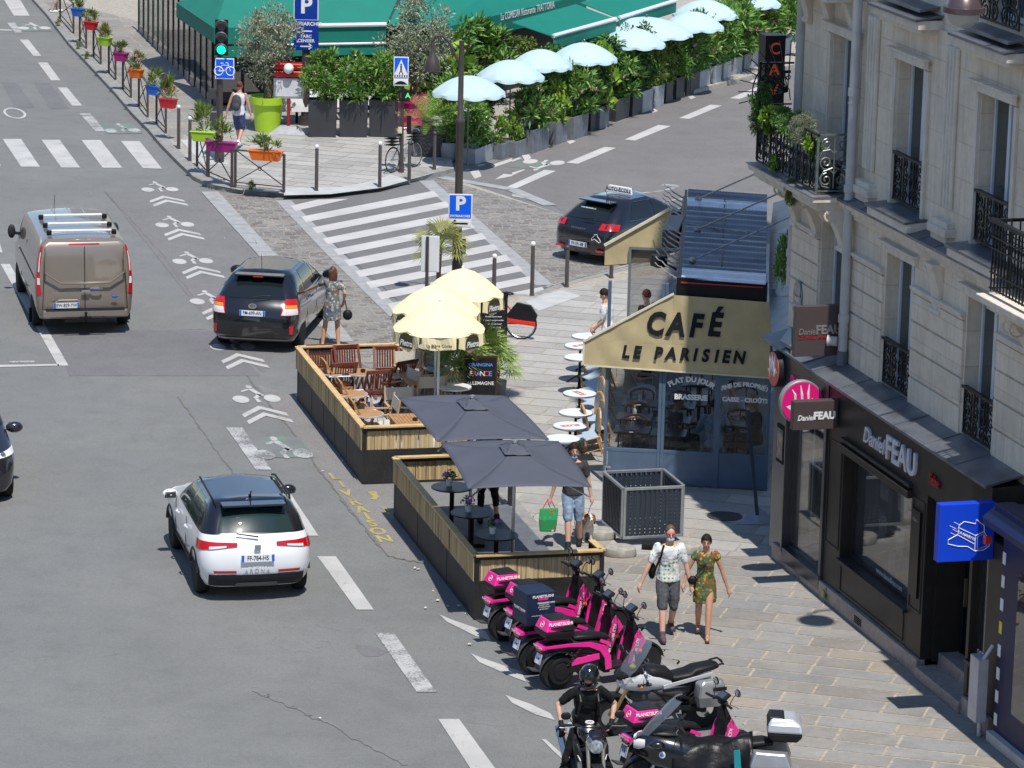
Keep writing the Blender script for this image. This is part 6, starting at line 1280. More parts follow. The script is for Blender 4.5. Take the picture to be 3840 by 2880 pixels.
text('PEUGEOT',M_CHR,hb,rearM(-2.03,.83,-.05),.05,.002,space=1.5,sx=1.4)
b=MB();b.M=rearM(-2.04,.66,-.03,-.52)
for P_ in([(-.13,-.02),(-.06,.04),(-.05,.08),(.03,.09),(.04,.05),(.1,.0),(.14,-.06),(.1,-.09),(.04,-.06),(-.04,-.02),(-.12,-.06)],):b.tube([(x,0,z)for x,z in P_],.007,4,closed=True)
b.M=None;b.build('shuttle_outline',M_WHITE,hb);text('www.lanavette.co',M_WHITE,hb,rearM(-1.68,1.25,-.75),.06,.001)
b=MB();b.tube([(-1.90,.05,1.03),(-1.86,-.3,1.06)],.012,5);b.build('rear_wiper',M_BLK,hb);b=MB();b.tube([(-1.0,0,1.43),(-1.12,0,1.60)],.006,5);b.build('aerial',M_BLK,hb)
LV=[(.20,-2.0,2.03,.78,.24,.20,.25,.32,.05,.15),(.34,-2.08,2.12,.86,.36,.30,.25,.36,.06,.2),(.58,-2.12,2.14,.89,.60,.56,.25,.4,.06,.22),(.78,-2.10,2.08,.895,.80,.74,.24,.42,.07,.24),(.92,-2.02,1.80,.87,.96,.88,.22,.4,.07,.22),(1.0,-1.95,.90,.845,1.02,1.02,.2,.3,.07,.14),(1.22,-1.78,.48,.77,1.24,1.22,.18,.25,.08,.1),(1.40,-1.56,.1,.67,1.42,1.40,.16,.2,.08,.08),(1.46,-1.44,-.05,.6,1.47,1.46,.15,.2,.08,.07)]
ang=math.radians(-76);hd=Vector((math.cos(ang),math.sin(ang),0));lf=Vector((-hd.y,hd.x,0));cen=g(9,66,958)-hd*1.30-lf*.80
gc,S_,bo=car('grey_hatchback','dark grey hatchback coming towards the camera, half out of the left edge','car',(cen.x,cen.y,0),ang,LV,M_CPG,M_CPG,99,(-1.3,1.32),.33,.77)
side_win(gc,S_,5.2,7.1,-.2,.66,-.18,.06);b=MB()
for sd in(-1,1):S_.patch(b,[(5.15,S_.n-10),(5.15,S_.n-1),(7.5,S_.n-1),(7.5,S_.n-9)],sd,.008,8,6)
b.build('windscreen',M_CG,gc,smooth=True)
for sd in(-1,1):
 mirror(gc,.62,sd*.86,1.02,M_CPG,1.15);b=MB();S_.patch(b,[(3.2,S_.n-12.4),(3.05,S_.n-8),(3.45,S_.n-8),(3.9,S_.n-12.4)],sd,.014,8,4);hl=b.build('headlight',M_TLW,gc,smooth=True)
 b=MB();c_=S_.S(3.3,S_.n-9,sd,.02);b.ell(c_,(.04,.05,.05),12,8);b.build('lamp_bowl',M_CHR,hl);b=MB();b.ell(S_.S(1.3,S_.n-7.2,sd,.02),(.05,.06,.05),12,8);b.build('fog_lamp',M_TLW,gc,smooth=True)
M_PK=mat('scooter magenta',(.86,.022,.30),.28,var=.03,coat=.8);M_PLB=mat('satin black plastic',(.016,.016,.018),.42,var=.15,scale=6);M_GPL=mat('grey plastic',(.055,.055,.06),.5,var=.15,scale=5);M_VINYL=mat('black vinyl seat',(.012,.012,.013),.48,var=.15,bump=.1,bscale=90)
M_SILV=mat('silver case',(.42,.43,.44),.32,.6,var=.05);M_WSCR=glass('windscreen',(.16,.19,.23),.55,.03);M_SCREEN=mat('handlebar display',(.05,.07,.10),.15,var=0);M_GOLD=mat('gold fork',(.55,.40,.16),.3,.8,var=0);M_NVBOX=mat('navy delivery box',(.010,.020,.055),.5,var=.15);M_LEATH=mat('black leather apron',(.008,.008,.009),.36,var=.15,bump=.3,bscale=14);M_TEAL=mat('teal cloth',(.01,.24,.27),.8,var=.1)
def hull(b,secs,n=16,e=.8,mi=None):
 0
 rings=[]
 for x,y,z,ry,rz in secs:
  r=[]
  for j in range(n):a=2*PI*j/n;c,s_=math.cos(a),math.sin(a);r.append((x,y+ry*math.copysign(abs(c)**e,c),z+rz*math.copysign(abs(s_)**e,s_)))
  rings.append(r)
 b.loft(rings,True,True,mi)
def mwheel(t,x,r,w,name,spokes=5,rimm=M_RIM,y=0):
 b=MB();b.lathe([(r*.72,y-w*.42),(r*.9,y-w*.5),(r,y-w*.2),(r*1.01,y),(r,y+w*.2),(r*.9,y+w*.5),(r*.72,y+w*.42)],(x,0,r),32,'Y');o=b.build(name,M_TYRE,t,smooth=True)
 b=MB();b.lathe([(r*.74,y-w*.38),(r*.66,y-w*.3),(r*.66,y+w*.3),(r*.74,y+w*.38)],(x,0,r),28,'Y')
 for k in range(spokes):a=2*PI*k/spokes;b.bar((x,y,r),(x+r*.7*math.cos(a),y,r+r*.7*math.sin(a)),.035,.03,up=(0,1,0))
 b.cyl((x,y-w*.45,r),(x,y+w*.45,r),.04,n=12);b.build('rim',rimm,o);b=MB();b.cyl((x,y+w*.42,r),(x,y+w*.46,r),r*.42,n=24);b.build('brake_disc',M_CHR,o);return o
def bars(t,x,z,hw,rise=.0,back=.08,dsp=None):
 b=MB();b.tube([(x-back,-hw,z+rise),(x-back*.4,-hw*.5,z+rise*.7),(x,-.06,z),(x,.06,z),(x-back*.4,hw*.5,z+rise*.7),(x-back,hw,z+rise)],.012,8);o=b.build('handlebar',M_PLB,t)
 for s_ in(-1,1):
  b=MB();b.cyl((x-back*.75,s_*(hw-.12),z+rise*.95),(x-back,s_*(hw+.02),z+rise),.019,n=10);b.ell((x-back*.6,s_*(hw-.16),z+rise*.9),(.03,.03,.03),8,6);b.build('grip',M_TYRE,o,smooth=True)
  b=MB();b.tube([(x-back*.5+.03,s_*(hw-.13),z+rise*.9),(x-back*.5+.06,s_*(hw+.02),z+rise*.9),(x-back*.5+.045,s_*(hw+.07),z+rise*.9)],.006,5);b.build('lever',M_ALU,o)
 return o
def mmirror(t,P0,P1,sc=1.,m=M_PLB,name='mirror'):
 b=MB();P0,P1=Vector(P0),Vector(P1);b.tube([P0,P0.lerp(P1,.5)+Vector((.0,0,.03)),P1],.006,6);b.ell(P1,(.018*sc,.062*sc,.048*sc),14,8);o=b.build(name,m,t,smooth=True)
 b=MB();b.ell(P1+Vector((-.012*sc,0,0)),(.012*sc,.054*sc,.041*sc),14,8);b.build('mirror_glass',M_CHR,o,smooth=True)
def scooter(label,loc,head,box='pink'):
 t=thing('delivery_scooter',label,'scooter',loc,head,'magenta delivery scooters parked in a row');Rr=.265
 mwheel(t,-.72,Rr,.15,'rear_wheel');mwheel(t,.72,Rr,.12,'front_wheel',6)
 b=MB();pts=[]
 for a in range(-10,176,12):A=math.radians(a);pts.append((-.72+.32*math.cos(A),.32*math.sin(A)))
 rings=[[(x,y_,Rr+z+dz)for y_,dz in((-.10,-.02),(-.09,.012),(0,.022),(.09,.012),(.10,-.02),(.07,-.012),(0,.0),(-.07,-.012))]for x,z in pts];b.loft(rings,True,True);b.prism([(-1.04,-.07,.33),(-1.04,.07,.33),(-1.16,.09,.36),(-1.16,-.09,.36)],(0,0,-.02));b.build('rear_fender',M_GPL,t,smooth=True)
 for s_ in(-1,):
  b=MB();b.lathe([(.20,-.10),(.19,-.125),(.155,-.13),(.15,-.118),(.12,-.122),(.115,-.135),(.04,-.14),(0,-.14)],(-.70,0,Rr+.02),30,'Y');b.bar((-.70,-.10,Rr+.02),(-.12,-.12,.36),.10,.06,up=(0,1,0));b.build('motor_cover',M_PLB,t,smooth=True)
 b=MB();b.bar((-.72,.11,Rr),(-.12,.11,.36),.06,.05);b.build('swing_arm',M_PLB,t)
 for s_ in(-1,1):
  b=MB();b.cyl((-.62,s_*.13,.36),(-.40,s_*.13,.62),.016,n=8)
  for k in range(6):P=Vector((-.60,s_*.13,.38)).lerp(Vector((-.42,s_*.13,.60)),k/5);b.torus(P,.026,.006,'Z',10,4)
  b.build('shock',M_PLB,t)
 b=MB();hull(b,[(-.92,0,.66,.06,.03),(-.85,0,.66,.12,.06),(-.55,0,.64,.135,.10),(-.20,0,.60,.14,.14),(-.02,0,.50,.14,.20),(.04,0,.42,.13,.16)]);b.build('under_seat_body',M_PLB,t,smooth=True)
 for s_ in(-1,1):
  b=MB();P_=[(-.98,.70),(-.60,.705),(-.25,.69),(-.02,.62),(.08,.45),(.10,.26),(.0,.24),(-.02,.42),(-.10,.54),(-.28,.62),(-.60,.655),(-.98,.66)];b.prism([(x,s_*.135,z)for x,z in P_],(0,s_*.022,0));b.build('side_band',M_PK,t,bevel=.005)
  b=MB();b.bar((-.10,s_*.15,.70),(.06,s_*.15,.63),.05,.02,up=(0,1,0));b.bar((-.55,s_*.12,.40),(-.10,s_*.13,.46),.09,.03,up=(0,1,0));b.build('side_panel',M_PK,t,bevel=.004)
 b=MB();b.prism([(-.94,-.13,.70),(-.94,.13,.70),(-1.03,.10,.70),(-1.03,-.10,.70)],(0,0,-.07));tb=b.build('tail_bar',M_PK,t,bevel=.01);text('PLANETSUSHI',M_WHITE,tb,rearM(-1.034,.668),.045,.001,bold=.001)
 b=MB();b.box((-1.0,0,.615),(.04,.16,.035));b.build('tail_light',M_TL,t)
 plate(t,rearM(-1.02,.49,-.25),'FR 978',.17,.15)
 b=MB();hull(b,[(-.50,0,.755,.10,.03),(-.44,0,.765,.135,.05),(-.15,0,.755,.135,.05),(.06,0,.71,.11,.04),(.10,0,.69,.06,.02)]);b.build('seat',M_VINYL,t,smooth=True)
 b=MB();b.box((.20,0,.255),(.40,.30,.05));b.bar((0,0,.28),(.1,0,.28),.2);b.build('footboard',M_PLB,t,bevel=.01)
 b=MB();b.loft([[(.36,-.14,.24),(.36,.14,.24),(.47,.11,.24),(.47,-.11,.24)],[(.42,-.17,.48),(.42,.17,.48),(.56,.09,.50),(.56,-.09,.50)],[(.46,-.15,.74),(.46,.15,.74),(.60,.06,.72),(.60,-.06,.72)],[(.44,-.07,.90),(.44,.07,.90),(.52,.04,.90),(.52,-.04,.90)]],True,True);b.build('leg_shield',M_PLB,t,bevel=.01)
 for s_ in(-1,1):
  b=MB();b.prism([(.335,s_*.145,.22),(.39,s_*.178,.48),(.45,s_*.160,.70),(.53,s_*.13,.80),(.66,s_*.12,.60),(.55,s_*.12,.45),(.46,s_*.118,.24)],(0,s_*.02,0));sp_=b.build('shield_panel',M_PK,t,bevel=.004)
  if s_<0:text('en contrat CDI',M_WHITE,sp_,Matrix.Translation((.455,-.192,.46))@Matrix.Rotation(math.radians(-76),4,'Y'),.07,.002,bold=.002)
 b=MB();b.ell((.56,-.15,.47),(.03,.03,.03),10,6);b.build('indicator',M_TLO,t)
 b=MB();b.cyl((.50,0,.86),(.47,0,1.0),.035,n=12);b.ell((.46,0,1.0),(.06,.10,.04),12,8);b.build('steering_column',M_PLB,t,smooth=True);bars(t,.46,1.0,.33,.02,.06)
 b=MB();b.M=Matrix.Translation((.47,0,1.08))@Matrix.Rotation(math.radians(-35),4,'Y');b.box((0,0,0),(.14,.21,.055));b.M=None;dp=b.build('display_housing',M_PLB,t,bevel=.018)
 b=MB();b.M=Matrix.Translation((.47,0,1.08))@Matrix.Rotation(math.radians(-35),4,'Y');b.box((-.005,0,.029),(.10,.15,.004));b.M=None;b.build('display',M_SCREEN,dp)
 mmirror(t,(.45,-.22,1.03),(.52,-.30,1.20),1.15);mmirror(t,(.45,.22,1.03),(.52,.30,1.20),1.15)
 for s_ in(-1,1):b=MB();b.tube([(.54,s_*.075,.62),(.66,s_*.085,.34),(.72,s_*.085,.265)],.018,8);b.build('fork_leg',M_PLB,t)
 b=MB();rings=[[(.72+.285*math.cos(A),y_,Rr+.285*math.sin(A)+dz)for y_,dz in((-.075,-.02),(-.06,.008),(.06,.008),(.075,-.02),(.05,-.01),(-.05,-.01))]for A in[math.radians(a)for a in range(10,150,14)]];b.loft(rings,True,True);b.build('front_fender',M_PLB,t,smooth=True)
 b=MB();b.cyl((.56,0,.66),(.62,0,.66),.06,n=14);b.build('headlight',M_TLW,t)
 if box=='pink':
  cx=-.78;b=MB();b.loft([[(cx-.17,-.15,.79),(cx-.17,.15,.79),(cx+.20,.17,.79),(cx+.20,-.17,.79)],[(cx-.22,-.20,.86),(cx-.22,.20,.86),(cx+.24,.21,.86),(cx+.24,-.21,.86)],[(cx-.22,-.20,.92),(cx-.22,.20,.92),(cx+.24,.21,.92),(cx+.24,-.21,.92)]],True,True);tb=b.build('top_box',M_PLB,t,bevel=.02)
  b=MB();b.loft([[(cx-.215,-.195,.922),(cx-.215,.195,.922),(cx+.21,.20,.922),(cx+.21,-.20,.922)],[(cx-.15,-.155,1.08),(cx-.15,.155,1.08),(cx+.17,.165,1.08),(cx+.17,-.165,1.08)]],True,True);b.build('pink_lid',M_PK,tb,bevel=.012)
  b=MB();b.loft([[(cx-.14,-.16,1.078),(cx-.14,.16,1.078),(cx+.20,.17,1.078),(cx+.20,-.17,1.078)],[(cx-.10,-.12,1.105),(cx-.10,.12,1.105),(cx+.17,.14,1.105),(cx+.17,-.14,1.105)]],True,True);b.build('lid_top',M_PLB,tb,bevel=.01)
  b=MB();b.prism([(cx+.05,-.213,.93),(cx+.245,-.213,.93),(cx+.22,-.195,1.0),(cx-.15,-.20,.985)],(0,.01,0));b.build('lid_flash',M_PLB,tb)
  text('PLANETSUSHI',M_WHITE,tb,Matrix.Translation((cx+.02,-.186,1.03))@Matrix.Rotation(-.22,4,'X'),.062,.001,bold=.002);b=MB();b.M=rearM(cx-.187,1.0,-.38);b.torus((0,0,0),.045,.004,'Y',20,4);b.box((0,0,0),(.035,.004,.02));b.M=None;b.build('round_mark',M_WHITE,tb)
 else:
  cx=-.75;b=MB();b.box((cx,0,1.06),(.46,.47,.48));tb=b.build('delivery_box',M_NVBOX,t,bevel=.008);S=lambda z,x=0:Matrix.Translation((cx+x,-.2375,z))
  text('PLANETSUSHI',M_WHITE,tb,S(1.24,.03),.055,.001,bold=.002);text('TÉLÉCHARGEZ L\'APPLI',M_WHITE,tb,S(1.14,.08),.028,.001,bold=.0012);
  for k,s_ in enumerate(('PLANET SUSHI','ET COMMANDEZ','EN UN CLIC !')):text(s_,M_WHITE,tb,S(1.108-k*.03,.05),.025,.001)
  text('RETROUVEZ TOUTES NOS ADRESSES',M_WHITE,tb,S(.955),.018,.001);text('SUIVEZ-NOUS',M_WHITE,tb,S(.89),.014,.001)
  b=MB();b.box((cx+.03,-.2365,1.20),(.16,.004,.03));b.build('pink_tab',M_PK,tb);text('PLANETSUSHI',M_WHITE,tb,rearM(cx-.2325,1.02),.06,.001)
 return t
HS=math.radians(26)
def sc_at(cx_,cy_):P=G((1800+cx_/3.456,2080+cy_/3.456));return(P.x+.72*math.cos(HS),P.y+.72*math.sin(HS),0)
scooter('magenta delivery scooter nearest the reed wall of the smaller deck',sc_at(310,1110),HS);scooter('magenta delivery scooter squeezed second in the row, behind the dark box',sc_at(590,1265),HS);scooter('magenta delivery scooter carrying a big navy cube box with white writing',sc_at(700,1540),HS,'box');scooter('magenta delivery scooter nearest the white touring motorcycle',sc_at(985,1735),HS)
scooter('magenta delivery scooter parked alone between the two touring motorcycles',(1.88+.72*math.cos(HS),47.33+.72*math.sin(HS),0),HS)
def moto_base(name,label,loc,head,wb=1.5,rim=M_PLB,fork=M_ALU,rr=.315):
 t=thing(name,label,'motorcycle',loc,head);h=wb/2
 mwheel(t,-h,rr,.17,'rear_wheel',5,rim);mwheel(t,h,rr,.12,'front_wheel',5,rim)
 for s_ in(-1,1):b=MB();b.cyl((h,s_*.10,rr),(h-.25,s_*.10,.88),.026,n=10);b.build('fork_leg',fork,t)
 b=MB();b.bar((-h,.10,rr),(-.15,.10,.42),.05,.07);b.bar((-h,-.10,rr),(-.15,-.10,.42),.05,.07);b.build('swing_arm',M_PLB,t)
 b=MB();hull(b,[(-.30,0,.42,.14,.14),(-.05,0,.42,.19,.20),(.20,0,.44,.18,.18),(.32,0,.42,.12,.12)],12,.6);b.cyl((-.05,-.22,.40),(-.05,.22,.40),.11,n=16);b.build('engine',mat('engine metal',(.07,.07,.075),.45,.6,var=.4,scale=18),t,smooth=True)
 for s_ in(-1,1):b=MB();b.tube([(h-.28,s_*.06,.86),(.05,s_*.17,.66),(-.30,s_*.15,.58),(-.45,s_*.10,.50)],.022,6);b.tube([(.05,s_*.17,.66),(-.1,s_*.17,.5),(-.25,s_*.15,.6)],.015,6);b.build('frame',M_PLB,t)
 b=MB();rings=[[(h+(rr+.02)*math.cos(A),y_,rr+(rr+.02)*math.sin(A)+dz)for y_,dz in((-.075,-.02),(-.06,.008),(.06,.008),(.075,-.02),(.05,-.01),(-.05,-.01))]for A in[math.radians(a)for a in range(20,150,14)]];b.loft(rings,True,True);b.build('front_fender',M_PLB,t,smooth=True)
 return t
def wscreen(t,P,m=M_WSCR,th=.004):
 0
 b=MB();vs=[];n=8
 for x,w,z in P:
  for j in range(n+1):u=-1+2*j/n;vs.append((x-.10*abs(u)**2*(1 if w>.05 else .3),w*u,z))
 b.add(vs,[(i*(n+1)+j,i*(n+1)+j+1,(i+1)*(n+1)+j+1,(i+1)*(n+1)+j)for i in range(len(P)-1)for j in range(n)]);return b.build('windscreen',m,t,smooth=True)
M_WHB=mat('pearl white bodywork',(.58,.59,.60),.25,var=.03,coat=1.)
t=moto_base('touring_motorcycle','white and black touring motorcycle with silver side cases facing the road',(2.10,49.52,0),math.radians(201),1.42,M_PLB,M_GOLD)
t.rotation_euler=(-.14,0,t.rotation_euler.z)
b=MB();hull(b,[(.62,0,.80,.05,.05),(.52,0,.84,.16,.13),(.30,0,.84,.20,.17),(.05,0,.80,.17,.13),(-.15,0,.76,.12,.07)]);b.build('white_fairing',M_WHB,t,smooth=True)
b=MB();hull(b,[(.45,0,.62,.08,.06),(.30,0,.62,.17,.14),(.05,0,.60,.18,.16),(-.25,0,.62,.15,.12),(-.45,0,.66,.10,.08)]);b.build('lower_fairing',M_GPL,t,smooth=True)
b=MB();hull(b,[(.66,0,.90,.03,.03),(.58,0,.93,.13,.07),(.42,0,.98,.15,.07),(.28,0,.98,.12,.05)]);b.build('headlight_fairing',M_PLB,t,smooth=True)
b=MB();hull(b,[(.36,0,.90,.10,.08),(.15,0,.95,.15,.09),(-.10,0,.90,.13,.08),(-.2,0,.82,.1,.06)]);b.build('tank',M_PLB,t,smooth=True)
b=MB();hull(b,[(-.08,0,.84,.09,.05),(-.22,0,.83,.14,.06),(-.42,0,.86,.15,.06),(-.50,0,.91,.13,.06),(-.78,0,.95,.12,.05),(-.86,0,.95,.08,.03)]);b.build('seat',M_VINYL,t,smooth=True)
wscreen(t,[(.62,.14,.94),(.54,.20,1.08),(.44,.21,1.24),(.34,.17,1.40),(.30,.09,1.46)])
for s_ in(-1,1):
 b=MB();b.loft([[(-0.52,s_*.20,.42),(-0.84,s_*.20,.42),(-0.84,s_*.30,.44),(-0.54,s_*.30,.44)],[(-0.46,s_*.19,.62),(-0.90,s_*.19,.62),(-0.88,s_*.36,.62),(-0.48,s_*.36,.62)],[(-0.46,s_*.19,.80),(-0.89,s_*.19,.80),(-0.86,s_*.34,.80),(-0.50,s_*.34,.80)],[(-0.52,s_*.2,.84),(-0.84,s_*.2,.84),(-0.81,s_*.30,.85),(-0.55,s_*.30,.85)]],True,True);sc_=b.build('side_case',M_SILV,t,bevel=.02);b=MB();b.box((-.78,s_*.355,.74),(.2,.02,.05));b.build('case_latch',M_PLB,sc_)
 b=MB();b.prism([(.60,s_*.10,.90),(.50,s_*.16,.95),(.46,s_*.16,.88),(.57,s_*.12,.84)],(0,s_*.012,0));b.build('headlight',M_TLW,t)
 b=MB();b.bar((.0,s_*.175,.76),(-.75,s_*.14,.88),.05,.02,up=(0,1,0));b.build('side_stripe',M_WHB,t)
 mmirror(t,(.40,s_*.25,1.06),(.45,s_*.38,1.15),1.1)
 b=MB();b.ell((.34,s_*.20,.80),(.03,.02,.02),8,6);b.build('indicator',M_TLO,t)
text('aprilia',M_PLB,t,Matrix.Translation((.30,.203,.84))@Matrix.Rotation(PI,4,'Z'),.09,.003,bold=.002)
b=MB();b.tube([(-.78,.10,.98),(-.90,.10,1.0),(-.93,0,1.0),(-.90,-.10,1.0),(-.78,-.10,.98)],.014,6);b.tube([(-.92,.10,.99),(-.92,-.10,.99)],.012,6);b.build('luggage_rack',M_PLB,t);bars(t,.34,1.04,.36,.03,.10)
b=MB();b.ell((.44,.05,1.06),(.05,.05,.035),12,8);b.build('yellow_horn_cover',M_YEL,t,smooth=True);b=MB();b.cyl((-.4,-.18,.35),(-.95,-.24,.48),.055,n=14);b.build('exhaust',M_ALU,t,smooth=True)
t=moto_base('touring_motorcycle','black touring motorcycle with leather apron and silver top case, nearest the camera',(2.64,46.55,0),math.radians(178),1.52,M_PLB,M_ALU)
b=MB();hull(b,[(.98,0,.74,.05,.05),(.88,0,.80,.18,.14),(.66,0,.78,.27,.24),(.36,0,.70,.30,.28),(.10,0,.66,.27,.24),(-.08,0,.70,.16,.12)],20);b.build('black_fairing',M_CPB,t,smooth=True)
b=MB();hull(b,[(.80,0,.98,.05,.02),(.68,0,1.0,.18,.05),(.50,0,1.0,.2,.05),(.36,0,.98,.14,.04)]);b.build('dash_cowl',M_PLB,t,smooth=True)
wscreen(t,[(.84,.14,.96),(.74,.22,1.10),(.62,.25,1.24),(.50,.24,1.38),(.42,.20,1.46),(.40,.16,1.45)])
b=MB();R_=random.Random(4);vs=[];nx,ny=22,18
for i in range(nx+1):
 for j in range(ny+1):
  u,v=i/nx,-1+2*j/ny;x=.42-1.05*u;y=v*(.36+.04*math.sin(u*7));z=1.00-.08*math.sin(u*PI)*1-.42*abs(v)**2.2+.022*math.sin(u*16+v*5)+.015*math.sin(v*11+u*6);vs.append((x,y,z))
b.add(vs,[(i*(ny+1)+j,(i+1)*(ny+1)+j,(i+1)*(ny+1)+j+1,i*(ny+1)+j+1)for i in range(nx)for j in range(ny)]);o=b.build('leather_apron',M_LEATH,t,smooth=80);sm=o.modifiers.new('thick','SOLIDIFY');sm.thickness=.012
b=MB();b.prism([(-.38,.37,.88),(-.46,.37,.90),(-.50,.39,.50),(-.41,.39,.45)],(0,.015,0));b.build('teal_lining',M_TEAL,t)
b=MB();hull(b,[(-.1,0,.84,.12,.06),(-.4,0,.84,.16,.07),(-.75,0,.90,.15,.06),(-.9,0,.9,.1,.04)]);b.build('seat',M_VINYL,t,smooth=True)
cx=-1.04;b=MB();b.loft([[(cx-.17,-.19,.95),(cx+.17,-.17,.95),(cx+.17,.17,.95),(cx-.17,.19,.95)],[(cx-.23,-.27,1.04),(cx+.22,-.24,1.04),(cx+.22,.24,1.04),(cx-.23,.27,1.04)],[(cx-.23,-.28,1.09),(cx+.23,-.25,1.09),(cx+.23,.25,1.09),(cx-.23,.28,1.09)]],True,True);tc_=b.build('top_case',M_PLB,t,bevel=.03)
b=MB();b.loft([[(cx-.235,-.285,1.092),(cx+.23,-.25,1.092),(cx+.23,.25,1.092),(cx-.235,.285,1.092)],[(cx-.22,-.27,1.20),(cx+.22,-.24,1.20),(cx+.22,.24,1.20),(cx-.22,.27,1.20)],[(cx-.12,-.20,1.27),(cx+.18,-.20,1.28),(cx+.18,.20,1.28),(cx-.12,.20,1.27)]],True,True);b.build('silver_lid',mat('bright silver',(.62,.64,.68),.28,.4,var=.03),tc_,bevel=.03)
b=MB();b.loft([[(cx-.0,-.19,1.27),(cx+.235,-.22,1.18),(cx+.235,.22,1.18),(cx-.0,.19,1.27)],[(cx+.02,-.15,1.292),(cx+.20,-.17,1.292),(cx+.20,.17,1.292),(cx+.02,.15,1.292)]],True,True);b.build('black_pad',M_PLB,tc_,bevel=.01)
for s_ in(-1,1):
 b=MB();b.loft([[(-.62,s_*.20,.45),(-1.08,s_*.20,.45),(-1.08,s_*.34,.47),(-.66,s_*.34,.47)],[(-.56,s_*.19,.66),(-1.16,s_*.19,.66),(-1.14,s_*.40,.66),(-.6,s_*.40,.66)],[(-.62,s_*.2,.86),(-1.1,s_*.2,.84),(-1.06,s_*.34,.84),(-.66,s_*.34,.86)]],True,True);b.build('side_case',M_SILV,t,bevel=.025)
 b=MB();hull(b,[(.93,s_*.12,.84,.03,.05),(.86,s_*.16,.86,.06,.07),(.78,s_*.20,.88,.05,.05)],12);b.build('headlight',M_TLW,t,smooth=True);b=MB();b.ell((.62,s_*.36,.92),(.10,.06,.05),12,8);b.build('mirror_pod',M_CPB,t,smooth=True)
 b=MB();b.cyl((.55,s_*.268,.76),(.55,s_*.305,.76),.042,n=20);rb_=b.build('roundel',M_WHITE,t);b=MB();b.cyl((.55,s_*.302,.76),(.55,s_*.309,.76),.030,n=4);b.build('roundel_blue',mat('roundel blue',(.05,.25,.65),.3,var=0),rb_)
bars(t,.38,1.08,.38,.02,.12);b=MB();b.tube([(.70,.20,.28),(.3,.24,.22),(-.2,.22,.25)],.03,8);b.tube([(-.3,.2,.3),(-.9,.24,.36)],.05,10);b.build('exhaust',M_ALU,t,smooth=True)
for s_ in(-1,1):b=MB();b.ell((.10,s_*.30,.40),(.13,.10,.10),12,8);b.build('cylinder_head',M_ALU,t,smooth=True)
NB=(1.12,46.82,0);NH=math.radians(-80)
t=moto_base('naked_motorcycle','black naked motorcycle facing the camera, straddled by the rider in black',NB,NH,1.42,M_PLB,mat('champagne fork',(.50,.45,.34),.3,.8,var=0))
b=MB();hull(b,[(.30,0,.82,.10,.08),(.18,0,.90,.17,.12),(-.02,0,.91,.16,.11),(-.22,0,.82,.10,.07)]);b.build('tank',M_CPB,t,smooth=True);b=MB();hull(b,[(-.16,0,.80,.09,.04),(-.4,0,.82,.13,.05),(-.72,0,.90,.10,.04),(-.82,0,.92,.05,.02)]);b.build('seat',M_VINYL,t,smooth=True)
b=MB();b.torus((.06,0,1.025),.05,.012,'Z',20,6);b.build('fuel_cap_ring',M_WHITE,t,smooth=True)
b=MB();hull(b,[(.58,0,.86,.06,.07),(.53,0,.87,.11,.11),(.44,0,.88,.12,.12),(.38,0,.90,.08,.08)]);b.build('headlight_shell',M_CHR,t,smooth=True);b=MB();hull(b,[(.60,0,.84,.05,.05),(.585,0,.85,.085,.085),(.56,0,.85,.09,.09)]);b.build('headlight',mat('headlight glass',(.45,.47,.50),.1,.5,var=.5,scale=25),t,smooth=True)
b=MB();hull(b,[(.56,0,.97,.07,.02),(.50,0,1.0,.10,.04),(.42,0,1.03,.08,.02)]);b.build('fly_screen',M_CPB,t,smooth=True)
for s_ in(-1,1):
 b=MB();hull(b,[(.34,s_*.15,.60,.02,.06),(.25,s_*.19,.68,.04,.12),(.10,s_*.19,.74,.04,.10),(-.02,s_*.17,.8,.02,.04)],12);b.build('radiator_shroud',M_PLB,t,smooth=True)
 b=MB();b.prism([(.30,s_*.12,.42),(.36,s_*.16,.60),(.30,s_*.19,.66),(.24,s_*.17,.46)],(0,s_*.01,0));b.build('side_fin',M_WHB,t);mmirror(t,(.30,s_*.26,1.07),(.26,s_*.36,1.19),1.15)
b=MB();
for k in range(9):b.box((.37,0,.40+k*.028),(.015,.26,.012))
b.box((.355,0,.51),(.02,.27,.27));b.build('radiator',M_PLB,t);bars(t,.30,1.03,.38,.02,.08)
b=MB();b.cyl((-.25,-.24,.42),(-.72,-.27,.70),.055,n=16);b.build('silencer',M_CHR,t,smooth=True);plate(t,rearM(-.95,.62),'FN 342',.2,.13)
def ik(a,c,l1,l2,hint):
 a,c=Vector(a),Vector(c);d=c-a;L=min(d.length,(l1+l2)*.999);d.normalize();x=(l1*l1-l2*l2+L*L)/(2*L);h=math.sqrt(max(0,l1*l1-x*x));hn=Vector(hint);hn=(hn-d*hn.dot(d)).normalized();return a+d*x+hn*h
